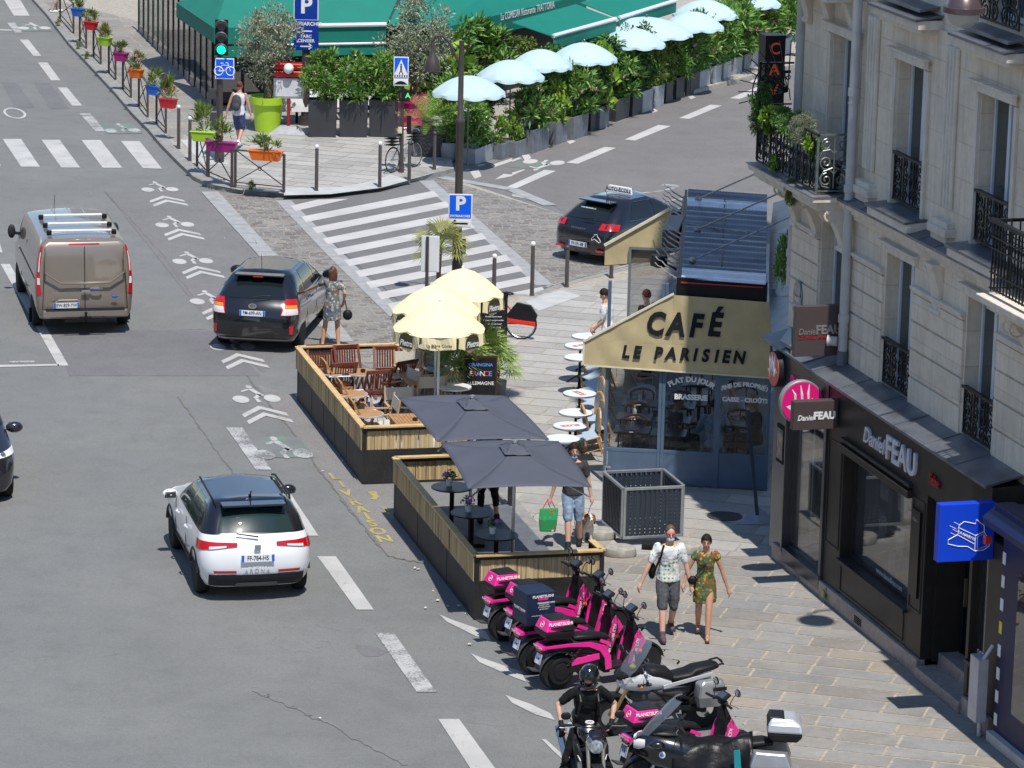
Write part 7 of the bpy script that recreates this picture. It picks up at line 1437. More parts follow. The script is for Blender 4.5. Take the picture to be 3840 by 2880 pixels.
def vox(b,name,m,par,size=.010,smooth=2,label=None):
 o=b.build(name,m,None,smooth=False);md=o.modifiers.new('r','REMESH');md.mode='VOXEL';md.voxel_size=size;md.use_smooth_shade=True
 sm=o.modifiers.new('s','SMOOTH');sm.iterations=smooth;sm.factor=.5
 bpy.context.view_layer.update();me=bpy.data.meshes.new_from_object(o.evaluated_get(bpy.context.evaluated_depsgraph_get()));old=o.data;o.modifiers.clear();o.data=me;me.materials.clear()
 for mm in(m if isinstance(m,list)else[m]):me.materials.append(mm)
 if name in('top','shorts','trousers','dress'):
  from mathutils import noise
  nv_=len(me.vertices);C_=np.empty(nv_*3);N_=np.empty(nv_*3);me.vertices.foreach_get('co',C_);me.vertex_normals.foreach_get('vector',N_);C_=C_.reshape(-1,3)
  f_=np.array([noise.noise((c[0]*13,c[1]*13,c[2]*7))*.016+noise.noise((c[0]*27,c[1]*27,c[2]*27))*.006 for c in C_.tolist()]);me.vertices.foreach_set('co',(C_+N_.reshape(-1,3)*f_[:,None]).ravel())
 me.polygons.foreach_set('use_smooth',[True]*len(me.polygons));o.parent=par;bpy.data.meshes.remove(old);return o
def limb(b,P,R,n=10):
 0
 pts=[];rs=[]
 for i in range(len(P)-1):
  a,c=Vector(P[i]),Vector(P[i+1])
  for k in range(5):t=k/5;pts.append(a.lerp(c,t));rs.append(R[i]*(1-t)+R[i+1]*t+(.12*R[i]*math.sin(PI*t)if i%2==0 else .10*R[i]*math.sin(PI*min(1,t*1.6))))
 pts.append(Vector(P[-1]));rs.append(R[-1]);b.tube(pts,rs,n);
 for p,r in zip(P,R):b.ell(p,(r,r,r),n,6)
def torso_sec(b,S,n=18):
 rings=[]
 for z,x,y,rx,ry in S:rings.append([(x+rx*math.copysign(abs(math.cos(2*PI*j/n))**.85,math.cos(2*PI*j/n)),y+ry*math.sin(2*PI*j/n),z)for j in range(n)])
 b.loft(rings,True,True)
def mkskin(nm,c):return mat(nm,c,.5,var=.06,scale=25)
SK1=mkskin('skin tanned',(.52,.27,.17));SK2=mkskin('skin light',(.62,.36,.26));SK3=mkskin('skin brown',(.30,.14,.08));M_HAIRB=mat('dark hair',(.02,.012,.008),.6,var=.3,scale=60,bump=.4,bscale=120);M_HAIRR=mat('auburn hair',(.14,.035,.015),.55,var=.4,scale=40,bump=.4,bscale=120);M_HAIRG=mat('greying hair',(.10,.07,.05),.6,var=.3,scale=60,bump=.3)
M_EYE=mat('eye dark',(.02,.015,.015),.2,var=0);M_LIP=mat('lips',(.40,.13,.11),.5,var=0)
def head_pts(b,c,yaw,pitch=0.,s=1.):
 M=Matrix.Translation(c)@Matrix.Rotation(yaw,4,'Z')@Matrix.Rotation(pitch,4,'X')@Matrix.Scale(s,4);b.M=M
 b.ell((0,-.008,.015),(.074,.092,.10),18,12);b.ell((0,.022,-.045),(.056,.066,.066),14,10);b.ell((0,.062,-.088),(.026,.022,.02),10,6)
 b.tube([(0,.083,.012),(0,.103,-.022),(0,.088,-.034)],[.010,.015,.010],8);
 for s_ in(-1,1):b.ell((s_*.076,-.002,-.010),(.010,.020,.030),8,6);b.ell((s_*.034,.062,-.022),(.02,.02,.02),8,6)
 b.M=None;return M
def face(t,M,brow=M_HAIRB,beard=None):
 b=MB();b.M=M
 for s_ in(-1,1):b.ell((s_*.030,.080,.008),(.012,.006,.006),8,5);b.box((s_*.031,.086,.026),(.034,.006,.006))
 b.M=None;b.build('eyes',M_EYE,t);b=MB();b.M=M;b.ell((0,.084,-.058),(.022,.007,.007),10,5);b.M=None;b.build('mouth',M_LIP,t)
def hair(t,M,m,kind='short'):
 b=MB();b.M=M;R_=random.Random(3)
 vs=[];n,k=22,12
 for i in range(k+1):
  th=PI*.62*i/k
  for j in range(n):
   a=2*PI*j/n;fr=max(0,math.sin(a));lim=1-(.45 if kind!='bald' else .7)*fr;tt=th*lim;r=1.0+R_.uniform(-.02,.03)
   vs.append((.082*r*math.sin(tt)*math.cos(a),-.010+.100*r*math.sin(tt)*math.sin(a),.018+.112*r*math.cos(tt)))
 b.add(vs,[(i*n+j,(i+1)*n+j,(i+1)*n+(j+1)%n,i*n+(j+1)%n)for i in range(k)for j in range(n)])
 if kind=='long':hull_z(b,[(.06,-.03,.085,.07),(.0,-.05,.095,.065),(-.08,-.065,.095,.06),(-.18,-.08,.085,.05),(-.26,-.085,.06,.035),(-.30,-.085,.02,.02)])
 if kind=='bun':b.ell((0,-.09,.06),(.05,.045,.05),12,8)
 if kind=='tied':b.ell((0,-.095,-.02),(.045,.04,.05),12,8)
 b.M=None;o=b.build('hair',m,t,smooth=80);sm=o.modifiers.new('thick','SOLIDIFY');sm.thickness=.008;return o
def hull_z(b,S,n=14):
 rings=[[(rx*math.cos(2*PI*j/n),y+ry*math.sin(2*PI*j/n),z)for j in range(n)]for z,y,rx,ry in S];b.loft(rings,True,True)
def hand(b,wr,d,up,curl=.5,s=1.,side=1):
 0
 wr,d,up=Vector(wr),Vector(d).normalized(),Vector(up);up=(up-d*up.dot(d)).normalized();sd=d.cross(up)*side
 c=wr+d*.045*s;b.tube([wr,wr+d*.03*s,wr+d*.075*s,wr+d*.09*s],[.024*s,.034*s,.036*s,.026*s],8)
 for k,(o,L)in enumerate(((-.030,.070),(-.010,.082),(.010,.078),(.029,.060))):
  p=wr+d*.085*s+sd*o*s;pts=[p];v=d.copy()
  for j in range(3):v=(v-up*curl*.75).normalized();p=p+v*L*s/3;pts.append(p)
  b.tube(pts,[.0105*s,.010*s,.009*s,.007*s],6)
 p=wr+d*.03*s-sd*.03*s;b.tube([p,p+(d*.6-sd*.8-up*.2).normalized()*.032*s,p+(d*.6-sd*.8-up*.2).normalized()*.032*s+(d*.9-up*.4)*.030*s],[.013*s,.011*s,.009*s],6)
def person(label,loc,rz,h=1.75,lh=None,rh=None,lf=(-.10,.0),rf=(.10,0),fz=(0,0),skin=SK1,top=None,bottom=None,legs='shorts',sleeves=.45,dress=False,hairm=M_HAIRB,hk='short',yaw=0.,pitch=0.,shoes=None,lean=.03,hipz=.93,seated=False,shm=M_BLK,knee=None,elb=None,curl=.5,slim=1.,group=None,bodyx=(0,0),glove=None,toe=None,head=True,tuck=False):
 t=thing('person',label,'person',loc,rz,group);k=h/1.75;V=lambda x,y,z:Vector((x*k,y*k,z*k));px_,py_=bodyx
 hip=V(px_,py_,hipz);ly=lean;neck=V(px_,py_+ly*2.2,hipz+.56);hc=V(px_,py_+ly*2.5+.015,hipz+.695)
 sh=[V(px_+s_*.175*slim,py_+ly*1.8,hipz+.485)for s_ in(-1,1)];hp=[V(px_+s_*.085,py_,hipz-.02)for s_ in(-1,1)]
 hands=[Vector(lh)*k if lh else V(px_-.25,.02,hipz-.12),Vector(rh)*k if rh else V(px_+.25,.02,hipz-.12)];feet=[V(lf[0],lf[1],.085+fz[0]),V(rf[0],rf[1],.085+fz[1])]
 b=MB();T=[(hipz-.10,px_,py_-.0,.115,.09),(hipz-.02,px_,py_,.155,.115),(hipz+.08,px_,py_+ly*.3,.145,.105),(hipz+.20,px_,py_+ly*.8,.130,.095),(hipz+.34,px_,py_+ly*1.4,.148,.11),(hipz+.44,px_,py_+ly*1.7,.155,.105),(hipz+.505,px_,py_+ly*1.9,.12,.075),(hipz+.54,px_,py_+ly*2.1,.06,.055)]
 T=[(z*k,x*k,y*k,rx*k*slim,ry*k*slim)for z,x,y,rx,ry in T];torso_sec(b,T);limb(b,[V(px_,py_+ly*2.,hipz+.50),hc-Vector((0,0,.05*k))],[.055*k,.05*k])
 EL=[];KN=[]
 for i,s_ in enumerate((-1,1)):
  e=ik(sh[i],hands[i],.285*k,.255*k,(elb[i]if elb else(s_*.5,-1,-.2)));EL.append(e);limb(b,[sh[i],e,hands[i]],[.048*k*slim,.038*k*slim,.025*k])
  d=(hands[i]-e).normalized();hand(b,hands[i],d,Vector((s_,.2,.1))if abs(d.z)>.6 else Vector((0,0,1)),curl,k,-s_)
  kn=ik(hp[i],feet[i],.42*k,.43*k,(knee[i]if knee else(0,1,.0)));KN.append(kn);limb(b,[hp[i],kn,feet[i]],[.080*k*slim,.056*k,.040*k]);td=(toe[i]if toe else(0,1));tv=Vector((td[0],td[1],-.02)).normalized()
  limb(b,[feet[i]-Vector((0,0,.035*k))-tv*.04*k,feet[i]-Vector((0,0,.05*k))+tv*.15*k],[.034*k,.026*k])
 HM=head_pts(b,hc,yaw,pitch,k);bd=vox(b,'body',skin,t,.0095)
 if head:face(t,HM)
 if hairm:hair(t,HM,hairm,hk)
 if shoes!='none':
  for i in(0,1):
   b=MB();td=(toe[i]if toe else(0,1));tv=Vector((td[0],td[1],-.02)).normalized();f=feet[i]
   if shoes=='sandals':b.tube([f-Vector((0,0,.078*k))-tv*.06*k,f-Vector((0,0,.085*k))+tv*.17*k],[.036*k,.04*k],8);b.torus(f+tv*.09*k-Vector((0,0,.045*k)),.04*k,.008,'X',12,5)
   else:limb(b,[f-Vector((0,0,.035*k))-tv*.045*k,f-Vector((0,0,.045*k))+tv*.16*k],[.048*k,.042*k]);limb(b,[f,f+Vector((0,0,.03))],[.05*k,.047*k])
   vox(b,'shoe',shm,t,.011)
 if bottom or dress:
  b=MB();g_=.016
  if dress:
   S=[(hipz-.34,px_,py_+.0,.19,.155),(hipz-.25,px_,py_,.195,.15),(hipz-.02,px_,py_,.185,.135)]+[(z/k,x/k,y/k,rx/k+g_,ry/k+g_)for z,x,y,rx,ry in T[2:6]]+[(hipz+.505,px_,py_+ly*1.9,.13,.085)]
   torso_sec(b,[(z*k,x*k,y*k,rx*k,ry*k)for z,x,y,rx,ry in S])
   for i in(0,1):limb(b,[sh[i],sh[i].lerp(EL[i],sleeves)],[.064*k*slim,.062*k*slim])
   vox(b,'dress',dress,t,.012,3)
  else:
   torso_sec(b,[(z,x,y,rx+g_*k,ry+g_*k)for z,x,y,rx,ry in T[:3]])
   for i in(0,1):
    if legs=='shorts':limb(b,[hp[i],hp[i].lerp(KN[i],1.02)],[.092*k*slim,.078*k])
    elif legs=='capri':limb(b,[hp[i],KN[i],KN[i].lerp(feet[i],.5)],[.095*k,.068*k,.055*k])
    else:limb(b,[hp[i],KN[i],feet[i]],[.096*k*slim,.072*k,.062*k])
   vox(b,'trousers' if legs!='shorts' else 'shorts',bottom,t,.012,2)
 if top:
  b=MB();g_=.020;torso_sec(b,[(hipz*k-.06*k,px_*k,py_*k,.172*k*slim,.132*k*slim)]+[(z,x,y,rx+g_*k,ry+g_*k)for z,x,y,rx,ry in T[1:7]])
  if sleeves:
   for i in(0,1):limb(b,[sh[i],sh[i].lerp(EL[i],min(1,sleeves*1.45))]+([EL[i].lerp(hands[i],sleeves-1)]if sleeves>1 else[]),[.058*k*slim,.058*k*slim]+([.05*k]if sleeves>1 else[]))
  vox(b,'top',top,t,.012,2)
 if glove:
  for i,s_ in enumerate((-1,1)):b=MB();d=(hands[i]-EL[i]).normalized();hand(b,hands[i],d,Vector((0,0,1)),curl,k*1.25,-s_);b.tube([hands[i]-d*.05*k,hands[i]+d*.02],[.036*k,.038*k],8);vox(b,'glove',glove,t,.009,1)
 t['_h']=0;del t['_h'];return t,HM,hands,EL,sh,feet
def W2(p):return(p.x,p.y,SW)
def patt(name,base,cols,scale,thr=.5,jit=1.):
 s=N(name);v=s.n('TexVoronoi');v.inputs['Scale'].default_value=scale;v.inputs['Randomness'].default_value=jit;s.noise(1,1);s.l(s.tc.outputs['Object'],v.inputs['Vector'])
 sp=s.n('SeparateColor');s.l(v.outputs['Color'],sp.inputs[0]);c=s.ramp(sp.outputs[0],[(i/len(cols),cc)for i,cc in enumerate(cols)]);s.t.nodes[-1].color_ramp.interpolation='CONSTANT'
 f=s.math('LESS_THAN',v.outputs['Distance'],thr);c=s.mix(base,c,f);s.l(c,s.b.inputs['Base Color']);s.b.inputs['Roughness'].default_value=.85;return s.m
def rt(d):return math.radians(d)
P_SH=patt('fruit print shirt',(.74,.75,.76),[(.35,.48,.04),(.10,.30,.05),(.62,.62,.06),(.02,.30,.36),(.30,.45,.03)],16,.33,.35)
mp_=g(15,1330,520,SW)
t,HM,hd_,*_=person('man in white fruit print T-shirt and face mask walking hand in hand with the woman',W2(mp_),PI+.12,1.76,lh=(-.34,.08,.80),rh=(.42,.10,.86),lf=(-.10,-.20),rf=(.10,.28),fz=(.06,.02),top=P_SH,bottom=mat('dark grey shorts',(.075,.075,.085),.85,var=.1),hk='bald',hairm=M_HAIRG,shm=mat('grey trainers',(.10,.06,.07),.7,var=.3,scale=20),pitch=-.18,sleeves=.55,skin=SK2)
b=MB();b.M=HM;b.ell((0,.058,-.070),(.060,.052,.042),14,8);b.M=None;b.build('face_mask',mat('patterned mask',(.35,.36,.38),.8,var=.6,scale=60,var2=(.7,.7,.7)),t,smooth=True)
b=MB();b.M=HM;
for s_ in(-1,1):b.torus((s_*.032,.092,.005),.022,.003,'Y',12,4);b.bar((s_*.055,.09,.008),(s_*.078,.0,.008),.004)
b.M=None;b.build('glasses',M_RED,t);b=MB();b.tube([(.10,.13,1.46),(.14,.15,1.30),(.22,.05,1.02),(.2,-.1,.98)],.018,6);b.build('bag_strap',M_BLK,t)
bg_=MB();bg_.ell((.24,-.03,1.02),(.06,.10,.13),12,8);o=bg_.build('sling_bag',M_VINYL,smooth=True);o.matrix_world=Matrix.Translation(W2(mp_))@Matrix.Rotation(PI+.12,4,'Z');tag(o,'small dark sling bag at the hip of the man in the print shirt','bag')
wp_=g(15,1650,520,SW)
DR1=patt('flower print dress',(.10,.11,.025),[(.32,.30,.04),(.02,.22,.20),(.45,.04,.04),(.42,.36,.05),(.02,.10,.06),(.40,.08,.12)],22,.46,1.)
t,HM,*_=person('woman in short colourful flower print dress walking hand in hand with the man',W2(wp_),PI-.05,1.61,lh=(-.38,.02,.82),rh=(.34,.12,.92),lf=(-.07,.26),rf=(.09,-.22),fz=(.02,.06),dress=DR1,skin=SK1,hairm=M_HAIRB,hk='tied',shoes='sandals',shm=mat('leather sandals',(.06,.045,.04),.6,var=.2),slim=.92,sleeves=.25,pitch=-.1)
b=MB();b.M=HM;
for s_ in(-1,1):b.ell((s_*.035,.055,.10),(.028,.012,.016),10,6)
b.M=None;b.build('sunglasses',M_BLK,t);b=MB();b.tube([(-.09,.10,1.36),(.0,.15,1.16),(.16,.13,.96)],.007,5);b.build('bag_strap',M_BLK,t)
b=MB();b.ell((.19,.10,.90),(.075,.05,.07),12,8);o=b.build('handbag',M_VINYL,smooth=True);o.matrix_world=Matrix.Translation(W2(wp_))@Matrix.Rotation(PI-.05,4,'Z');tag(o,'small black bag hanging at the hip of the woman in the flower dress','bag')
dp_=g(11,515,1400,SW);t,HM,hds,*_=person('man in dark grey T-shirt and pale denim shorts with shopping bag and dog',W2(dp_),PI-.05,1.76,lh=(-.30,.10,.86),rh=(.36,.06,.80),lf=(-.12,-.12),rf=(.05,.25),top=mat('charcoal T-shirt',(.045,.045,.05),.85,var=.15),bottom=mat('pale denim',(.24,.33,.46),.85,var=.2,scale=14),sleeves=.5,skin=SK2,shm=mat('black sneakers',(.02,.02,.02),.6,var=.2),yaw=.25,pitch=-.1)
b=MB();b.M=HM;b.ell((0,.05,-.10),(.052,.045,.03),12,8);b.M=None;b.build('face_mask',mat('blue mask',(.15,.32,.60),.8,var=0),t)
bagm=patt('red green striped bag',(.02,.25,.08),[(.55,.02,.02),(.02,.32,.10),(.65,.65,.62),(.60,.03,.03)],12,.30)
bm_=Matrix.Translation(W2(dp_))@Matrix.Rotation(PI-.05,4,'Z');t=thing('shopping_bag','green and red printed shopping bag carried by the man with the dog','bag');t.matrix_world=bm_
b=MB();b.loft([[(.26,-.02,.28),(.52,-.02,.28),(.52,.22,.28),(.26,.22,.28)],[(.24,.0,.48),(.54,.0,.48),(.54,.20,.48),(.24,.20,.48)],[(.23,.06,.66),(.53,.07,.64),(.53,.13,.64),(.23,.13,.66)]],True,True);b.build('bag',bagm,t,bevel=.02)
b=MB();b.tube([(.28,.08,.65),(.36,.06,.80),(.40,.06,.80),(.48,.10,.65)],.010,6);b.build('handle',mat('pink strap',(.75,.05,.12),.6,var=0),t)
dgp=g(11,625,1345,SW);M_DW_=mat('white fur',(.66,.62,.56),.9,var=.12,scale=30,bump=.5,bscale=60);M_DBR=mat('chestnut fur',(.32,.12,.045),.9,var=.3,scale=30,bump=.6,bscale=60)
t=thing('dog','small white and chestnut spaniel on a lead, walking towards the camera','dog',(dgp.x+.0,dgp.y,SW),PI+.25)
b=MB();hull(b,[])if False else None
rings=[[(rx*math.cos(2*PI*j/14),y,z+rz_*math.sin(2*PI*j/14))for j in range(14)]for y,z,rx,rz_ in((.24,.30,.06,.07),(.18,.29,.10,.12),(.05,.28,.105,.13),(-.12,.29,.09,.105),(-.26,.31,.095,.10),(-.32,.32,.05,.06))];b.loft(rings,True,True)
limb(b,[(0,.18,.34),(0,.27,.42)],[.075,.06]);b.ell((0,.30,.46),(.066,.075,.062),14,10);b.ell((0,.38,.435),(.036,.045,.03),12,8)
for s_ in(-1,1):limb(b,[(s_*.065,.17,.26),(s_*.065,.155,.13),(s_*.065,.17,.03)],[.045,.03,.026]);limb(b,[(s_*.07,-.24,.28),(s_*.075,-.17,.18),(s_*.07,-.27,.12),(s_*.07,-.25,.03)],[.055,.04,.026,.026]);b.ell((s_*.065,.195,.02),(.03,.042,.02),10,6);b.ell((s_*.07,-.225,.02),(.03,.04,.02),10,6)
b.tube([(0,-.31,.33),(0,-.42,.40),(0,-.48,.42)],[.03,.035,.015],8);vox(b,'body',M_DW_,t,.009,2)
b=MB()
for s_ in(-1,1):b.ell((s_*.082,.285,.415),(.022,.042,.085),10,8);b.ell((s_*.038,.305,.50),(.038,.05,.028),10,6)
vox(b,'ears',M_DBR,t,.009);b=MB();b.ell((0,-.05,.345),(.10,.16,.075),14,8);b.ell((0,-.27,.345),(.092,.08,.075),12,8);vox(b,'saddle_patch',M_DBR,t,.010)
b=MB();b.ell((0,.425,.445),(.013,.010,.010),8,5);b.ell((-.032,.362,.475),(.009,.006,.009),8,5);b.ell((.032,.362,.475),(.009,.006,.009),8,5);b.build('nose_and_eyes',M_EYE,t)
b=MB();dm=Matrix.Translation(W2(dp_))@Matrix.Rotation(PI-.05,4,'Z');A_=dm@Vector((-.31,.11,.78));B_=Vector((dgp.x,dgp.y-.2,SW+.42));b.tube([A_,A_.lerp(B_,.5)+Vector((0,0,-.04)),B_],.006,5);tag(b.build('dog_lead',M_BLK),'black lead running from the hand of the man in grey to the spaniel','lead')
wc=g(6,655,1335,0);DR2=patt('paisley dress',(.15,.155,.15),[(.40,.38,.34),(.03,.09,.17),(.30,.13,.07),(.05,.14,.19),(.42,.40,.35)],20,.5)
t,HM,*_=person('woman in grey paisley dress with long brown hair, back turned, touching the black car',(wc.x,wc.y,0),.05,1.64,lh=(-.60,.42,1.12),rh=(.24,.05,.98),lf=(-.20,.0),rf=(.14,-.05),dress=DR2,skin=SK1,hairm=mat('brown hair',(.045,.018,.010),.5,var=.5,scale=20,var2=(.16,.06,.03)),hk='long',shoes='sandals',shm=mat('tan sandals',(.30,.15,.09),.6,var=.2),slim=.94,sleeves=.6,yaw=.2,pitch=.1)
b=MB();b.tube([(.17,.0,1.36),(.22,.06,1.1),(.30,.02,.74)],.012,5);b.build('bag_strap',M_BLK,t)
b=MB();b.ell((.31,.0,.66),(.10,.075,.11),14,10);o=b.build('handbag',M_VINYL,smooth=True);o.matrix_world=Matrix.Translation((wc.x,wc.y,0))@Matrix.Rotation(.05,4,'Z');tag(o,'black shoulder bag of the woman touching the black car','bag')
wk=g(1,2060,1275,SW);t,HM,*_=person('man in white vest and blue shorts walking away past the green planter',W2(wk),-.25,1.74,lh=(-.34,-.02,.88),rh=(.32,.10,.84),lf=(-.05,.22),rf=(.06,-.20),fz=(0,.08),top=mat('white vest',(.62,.62,.64),.85,var=.08),bottom=mat('blue shorts',(.045,.07,.16),.85,var=.2),sleeves=0,skin=SK1,hairm=M_HAIRR,hk='bun',shm=M_WHITE,slim=.95)
b=MB();b.ell((0,-.19,1.22),(.14,.09,.21),16,12);b.ell((0,-.25,1.12),(.11,.05,.12),12,8);o=b.build('rucksack',mat('grey rucksack',(.05,.055,.065),.8,var=.15),smooth=True);o.matrix_world=Matrix.Translation(W2(wk))@Matrix.Rotation(-.25,4,'Z');tag(o,'dark grey rucksack on the back of the man in the vest','rucksack')
pl_=g(1,470,105,SW);person('person in beige trousers cut off by the top edge, at the end of the railing',W2(pl_),-1.2,1.7,top=mat('pale shirt',(.5,.5,.48),.8,var=.1),bottom=mat('beige trousers',(.42,.33,.27),.85,var=.1),legs='long',shm=M_WHITE,lf=(-.1,.12),rf=(.1,-.1),skin=SK2)
p_=g(7,840,905,1.72);person('young man in white T-shirt looking down, beyond the cafe awning',(p_.x,p_.y,SW),1.35,1.76,lh=(-.1,.25,.95),rh=(.1,.28,.98),top=M_WHITE,bottom=mat('blue jeans',(.06,.09,.17),.85,var=.2),legs='long',skin=SK2,pitch=-.5,sleeves=.5)
p_=g(7,1190,915,1.70);person('brown haired person whose head shows just above the cafe awning',(p_.x,p_.y,SW),.8,1.74,lh=(-.2,.2,.95),rh=(.2,.2,.95),top=mat('dark shirt',(.03,.03,.035),.85,var=.1),bottom=mat('dark jeans',(.03,.035,.05),.85,var=.1),legs='long',skin=SK2,hairm=M_HAIRR)
p_=g(10,2005,1195,.15);person('waiter in black cropped trousers standing under the grey parasols',(p_.x,p_.y,.145),.2,1.72,lf=(-.14,-.02),rf=(.16,.05),top=mat('black top',(.015,.015,.016),.85,var=.1),bottom=mat('black trousers',(.012,.012,.013),.85,var=.1),legs='capri',skin=SK2,shm=mat('black shoes',(.02,.02,.02),.5,var=.1))
M_HELM=mat('black helmet',(.008,.008,.010),.12,var=0,coat=1.)
BLT=mat('black cotton',(.010,.010,.011),.85,var=.2)
t,HM,hds,els,shs,fts=person('motorcycle rider in black T-shirt and black open face helmet astride the naked bike',(NB[0],NB[1],0),NH-PI/2,1.78,lh=(-.31,-.04,.96),rh=(.36,-.02,.97),lf=(-.36,-.02),rf=(.36,-.05),top=BLT,bottom=mat('black jeans',(.010,.010,.011),.8,var=.2),legs='long',sleeves=.50,skin=SK2,hairm=None,hipz=.90,bodyx=(0,-.22),glove=mat('black gloves',(.012,.012,.012),.6,var=.1),elb=((-1,-.7,.2),(1,-.7,.2)),yaw=-.5,pitch=-.25,lean=.06,knee=((-.6,1,0),(.6,1,0)),curl=.9)
b=MB();b.M=HM;vs=[];n,k=26,14
for i in range(k+1):
 for j in range(n):
  a=2*PI*j/n;fr=max(0,math.sin(a));th=PI*.80*i/k*(1-.44*fr**1.5);vs.append((.128*math.sin(th)*math.cos(a),-.012+.150*math.sin(th)*math.sin(a),.012+.150*math.cos(th)))
b.add(vs,[(i*n+j,(i+1)*n+j,(i+1)*n+(j+1)%n,i*n+(j+1)%n)for i in range(k)for j in range(n)])
b.tube([(.112,.03,-.06),(.085,.09,-.10),(0,.125,-.105),(-.085,.09,-.10),(-.112,.03,-.06)],.022,8);b.M=None;o=b.build('helmet',M_HELM,t,smooth=80);o.modifiers.new('thick','SOLIDIFY').thickness=.012
b=MB();b.M=HM;vs=[]
for i in range(7):
 for j in range(13):a=PI*.12+PI*.76*j/12;th=PI*(.30+.20*i/6);vs.append((.136*math.sin(th)*math.cos(a),-.010+.160*math.sin(th)*math.sin(a),.012+.155*math.cos(th)))
b.add(vs,[(i*13+j,(i+1)*13+j,(i+1)*13+j+1,i*13+j+1)for i in range(6)for j in range(12)]);b.M=None;b.build('visor',glass('visor',(.02,.02,.025),.45,.02),t,smooth=True)
b=MB();b.M=HM;b.ell((0,.048,-.080),(.050,.048,.036),12,8);b.M=None;b.build('beard',M_HAIRB,t)
b=MB();b.ell((0,-.34,1.22),(.15,.09,.24),16,12);
for s_ in(-1,1):b.tube([(s_*.11,-.26,1.38),(s_*.12,-.10,1.42),(s_*.12,.03,1.30),(s_*.15,.0,1.08),(s_*.14,-.25,1.04)],.018,6)
o=b.build('rucksack',M_PLB,smooth=True);o.matrix_world=Matrix.Translation((NB[0],NB[1],0))@Matrix.Rotation(NH-PI/2,4,'Z');tag(o,'black rucksack strapped on the motorcycle rider','rucksack')
def sitter(label,n_,x,y,face_,**k):
 P=g(n_,x,y,.62);k.setdefault('lh',(-.16,.38,.76));k.setdefault('rh',(.16,.38,.76));return person(label,(P.x,P.y,SW),face_,1.74,lf=(-.12,.42),rf=(.12,.42),hipz=.50,legs='long',**k)
sitter('man in black T-shirt seated inside the cafe window, hands on the table',11,1385,470,KYAW-PI/2+.1,top=BLT,bottom=mat('dark trousers',(.02,.02,.02),.85,var=.1),skin=SK3)
sitter('customer in pale blue dotted shirt with back to the cafe window',11,1740,520,KYAW+.1,top=patt('blue dotted shirt',(.30,.42,.62),[(.7,.75,.8),(.5,.6,.75)],60,.4),bottom=mat('tan trousers',(.35,.26,.17),.85,var=.1),skin=SK2,sleeves=1.2)
sitter('customer in white T-shirt seated beyond the dotted shirt',11,1900,340,KYAW+PI-.3,top=mat('white cotton',(.60,.62,.68),.85,var=.06),bottom=BLT,skin=SK2)
sitter('blonde woman in black seated at the right end of the veranda',11,2110,470,KYAW+PI/2+.2,top=BLT,bottom=BLT,skin=SK2,hairm=mat('blonde hair',(.45,.30,.14),.6,var=.2,scale=40),hk='long',sleeves=1.2)
sitter('person in pale trousers holding a phone at the back of the veranda',7,1010,1700,KYAW-PI/2,top=mat('beige top',(.5,.42,.36),.85,var=.1),bottom=mat('pale trousers',(.62,.58,.62),.85,var=.08),skin=SK1,sleeves=.3)
def gm(n,c,c2,r=.5):
 m=mat(n,c,r,var=.01,scale=3.5,var2=c2,spec=.35);return m
G_OL=[gm('oleander dark',(.05,.14,.022),(.11,.26,.045)),gm('oleander light',(.17,.31,.05),(.26,.40,.09))];G_YEW=[gm('yew',(.018,.06,.012),(.04,.12,.02)),gm('yew tips',(.08,.19,.03),(.12,.25,.04))]
G_FAT=[gm('fatsia',(.20,.32,.03),(.32,.42,.05)),gm('fatsia dark',(.07,.18,.02),(.12,.26,.03))];G_BAM=[gm('bamboo',(.15,.22,.04),(.24,.30,.07)),gm('bamboo dark',(.07,.12,.02),(.12,.18,.03))];G_OLV=[gm('olive leaf',(.26,.28,.19),(.40,.41,.30)),gm('olive leaf dark',(.13,.16,.09),(.2,.23,.13))]  # paler and darker leaf tones, picked at random per leaf
M_TRUNK=mat('bark',(.13,.10,.07),.9,var=.4,scale=12,bump=.6,bscale=30);M_FLW=[mat('pink petals',(.75,.25,.38),.7,var=.2,scale=30),mat('white petals',(.78,.74,.72),.7,var=.05),mat('red petals',(.60,.03,.06),.7,var=.2),mat('violet petals',(.13,.03,.35),.7,var=.2)]
def leaves(n,R,L,w,seed,lift=.35,clump=26,zsq=1.,fl=None,up=.3):
 0
 r_=random.Random(seed);b=MB();cl=[]
 for _ in range(clump):
  while 1:
   p=Vector((r_.uniform(-1,1),r_.uniform(-1,1),r_.uniform(-1,1)))
   if .25<p.length<1:break
  cl.append((Vector((p.x*R[0],p.y*R[1],R[2]*(1+p.z*zsq))),r_.uniform(.18,.34)*min(R),r_.random()))
 for i in range(n):
  c,cr_,sh=cl[int(r_.random()*clump)];d=Vector((r_.gauss(0,1),r_.gauss(0,1),r_.gauss(up,1))).normalized();p=c+d*cr_*r_.uniform(.2,1.1)
  v=(d+Vector((0,0,lift))+Vector((r_.gauss(0,.3),r_.gauss(0,.3),r_.gauss(0,.3)))).normalized();s_=v.cross(Vector((r_.gauss(0,1),r_.gauss(0,1),r_.gauss(0,1)))).normalized()*w*r_.uniform(.7,1.2);l=L*r_.uniform(.6,1.25)
  k=0 if r_.random()<.55 else 1
  if fl and r_.random()<.03 and p.z>R[2]*.7:
   for q_ in range(5):a=Vector((r_.gauss(0,1),r_.gauss(0,1),r_.gauss(0,1))).normalized()*.035;e=a.cross(d).normalized()*.022;b.add([p+d*.03,p+d*.03+a+e,p+d*.03+a*1.6,p+d*.03+a-e],[(0,1,2,3)],2)
  b.add([p,p+v*l*.5+s_,p+v*l+Vector((0,0,-l*.12)),p+v*l*.5-s_],[(0,1,2,3)],k)
 return b
PM={}
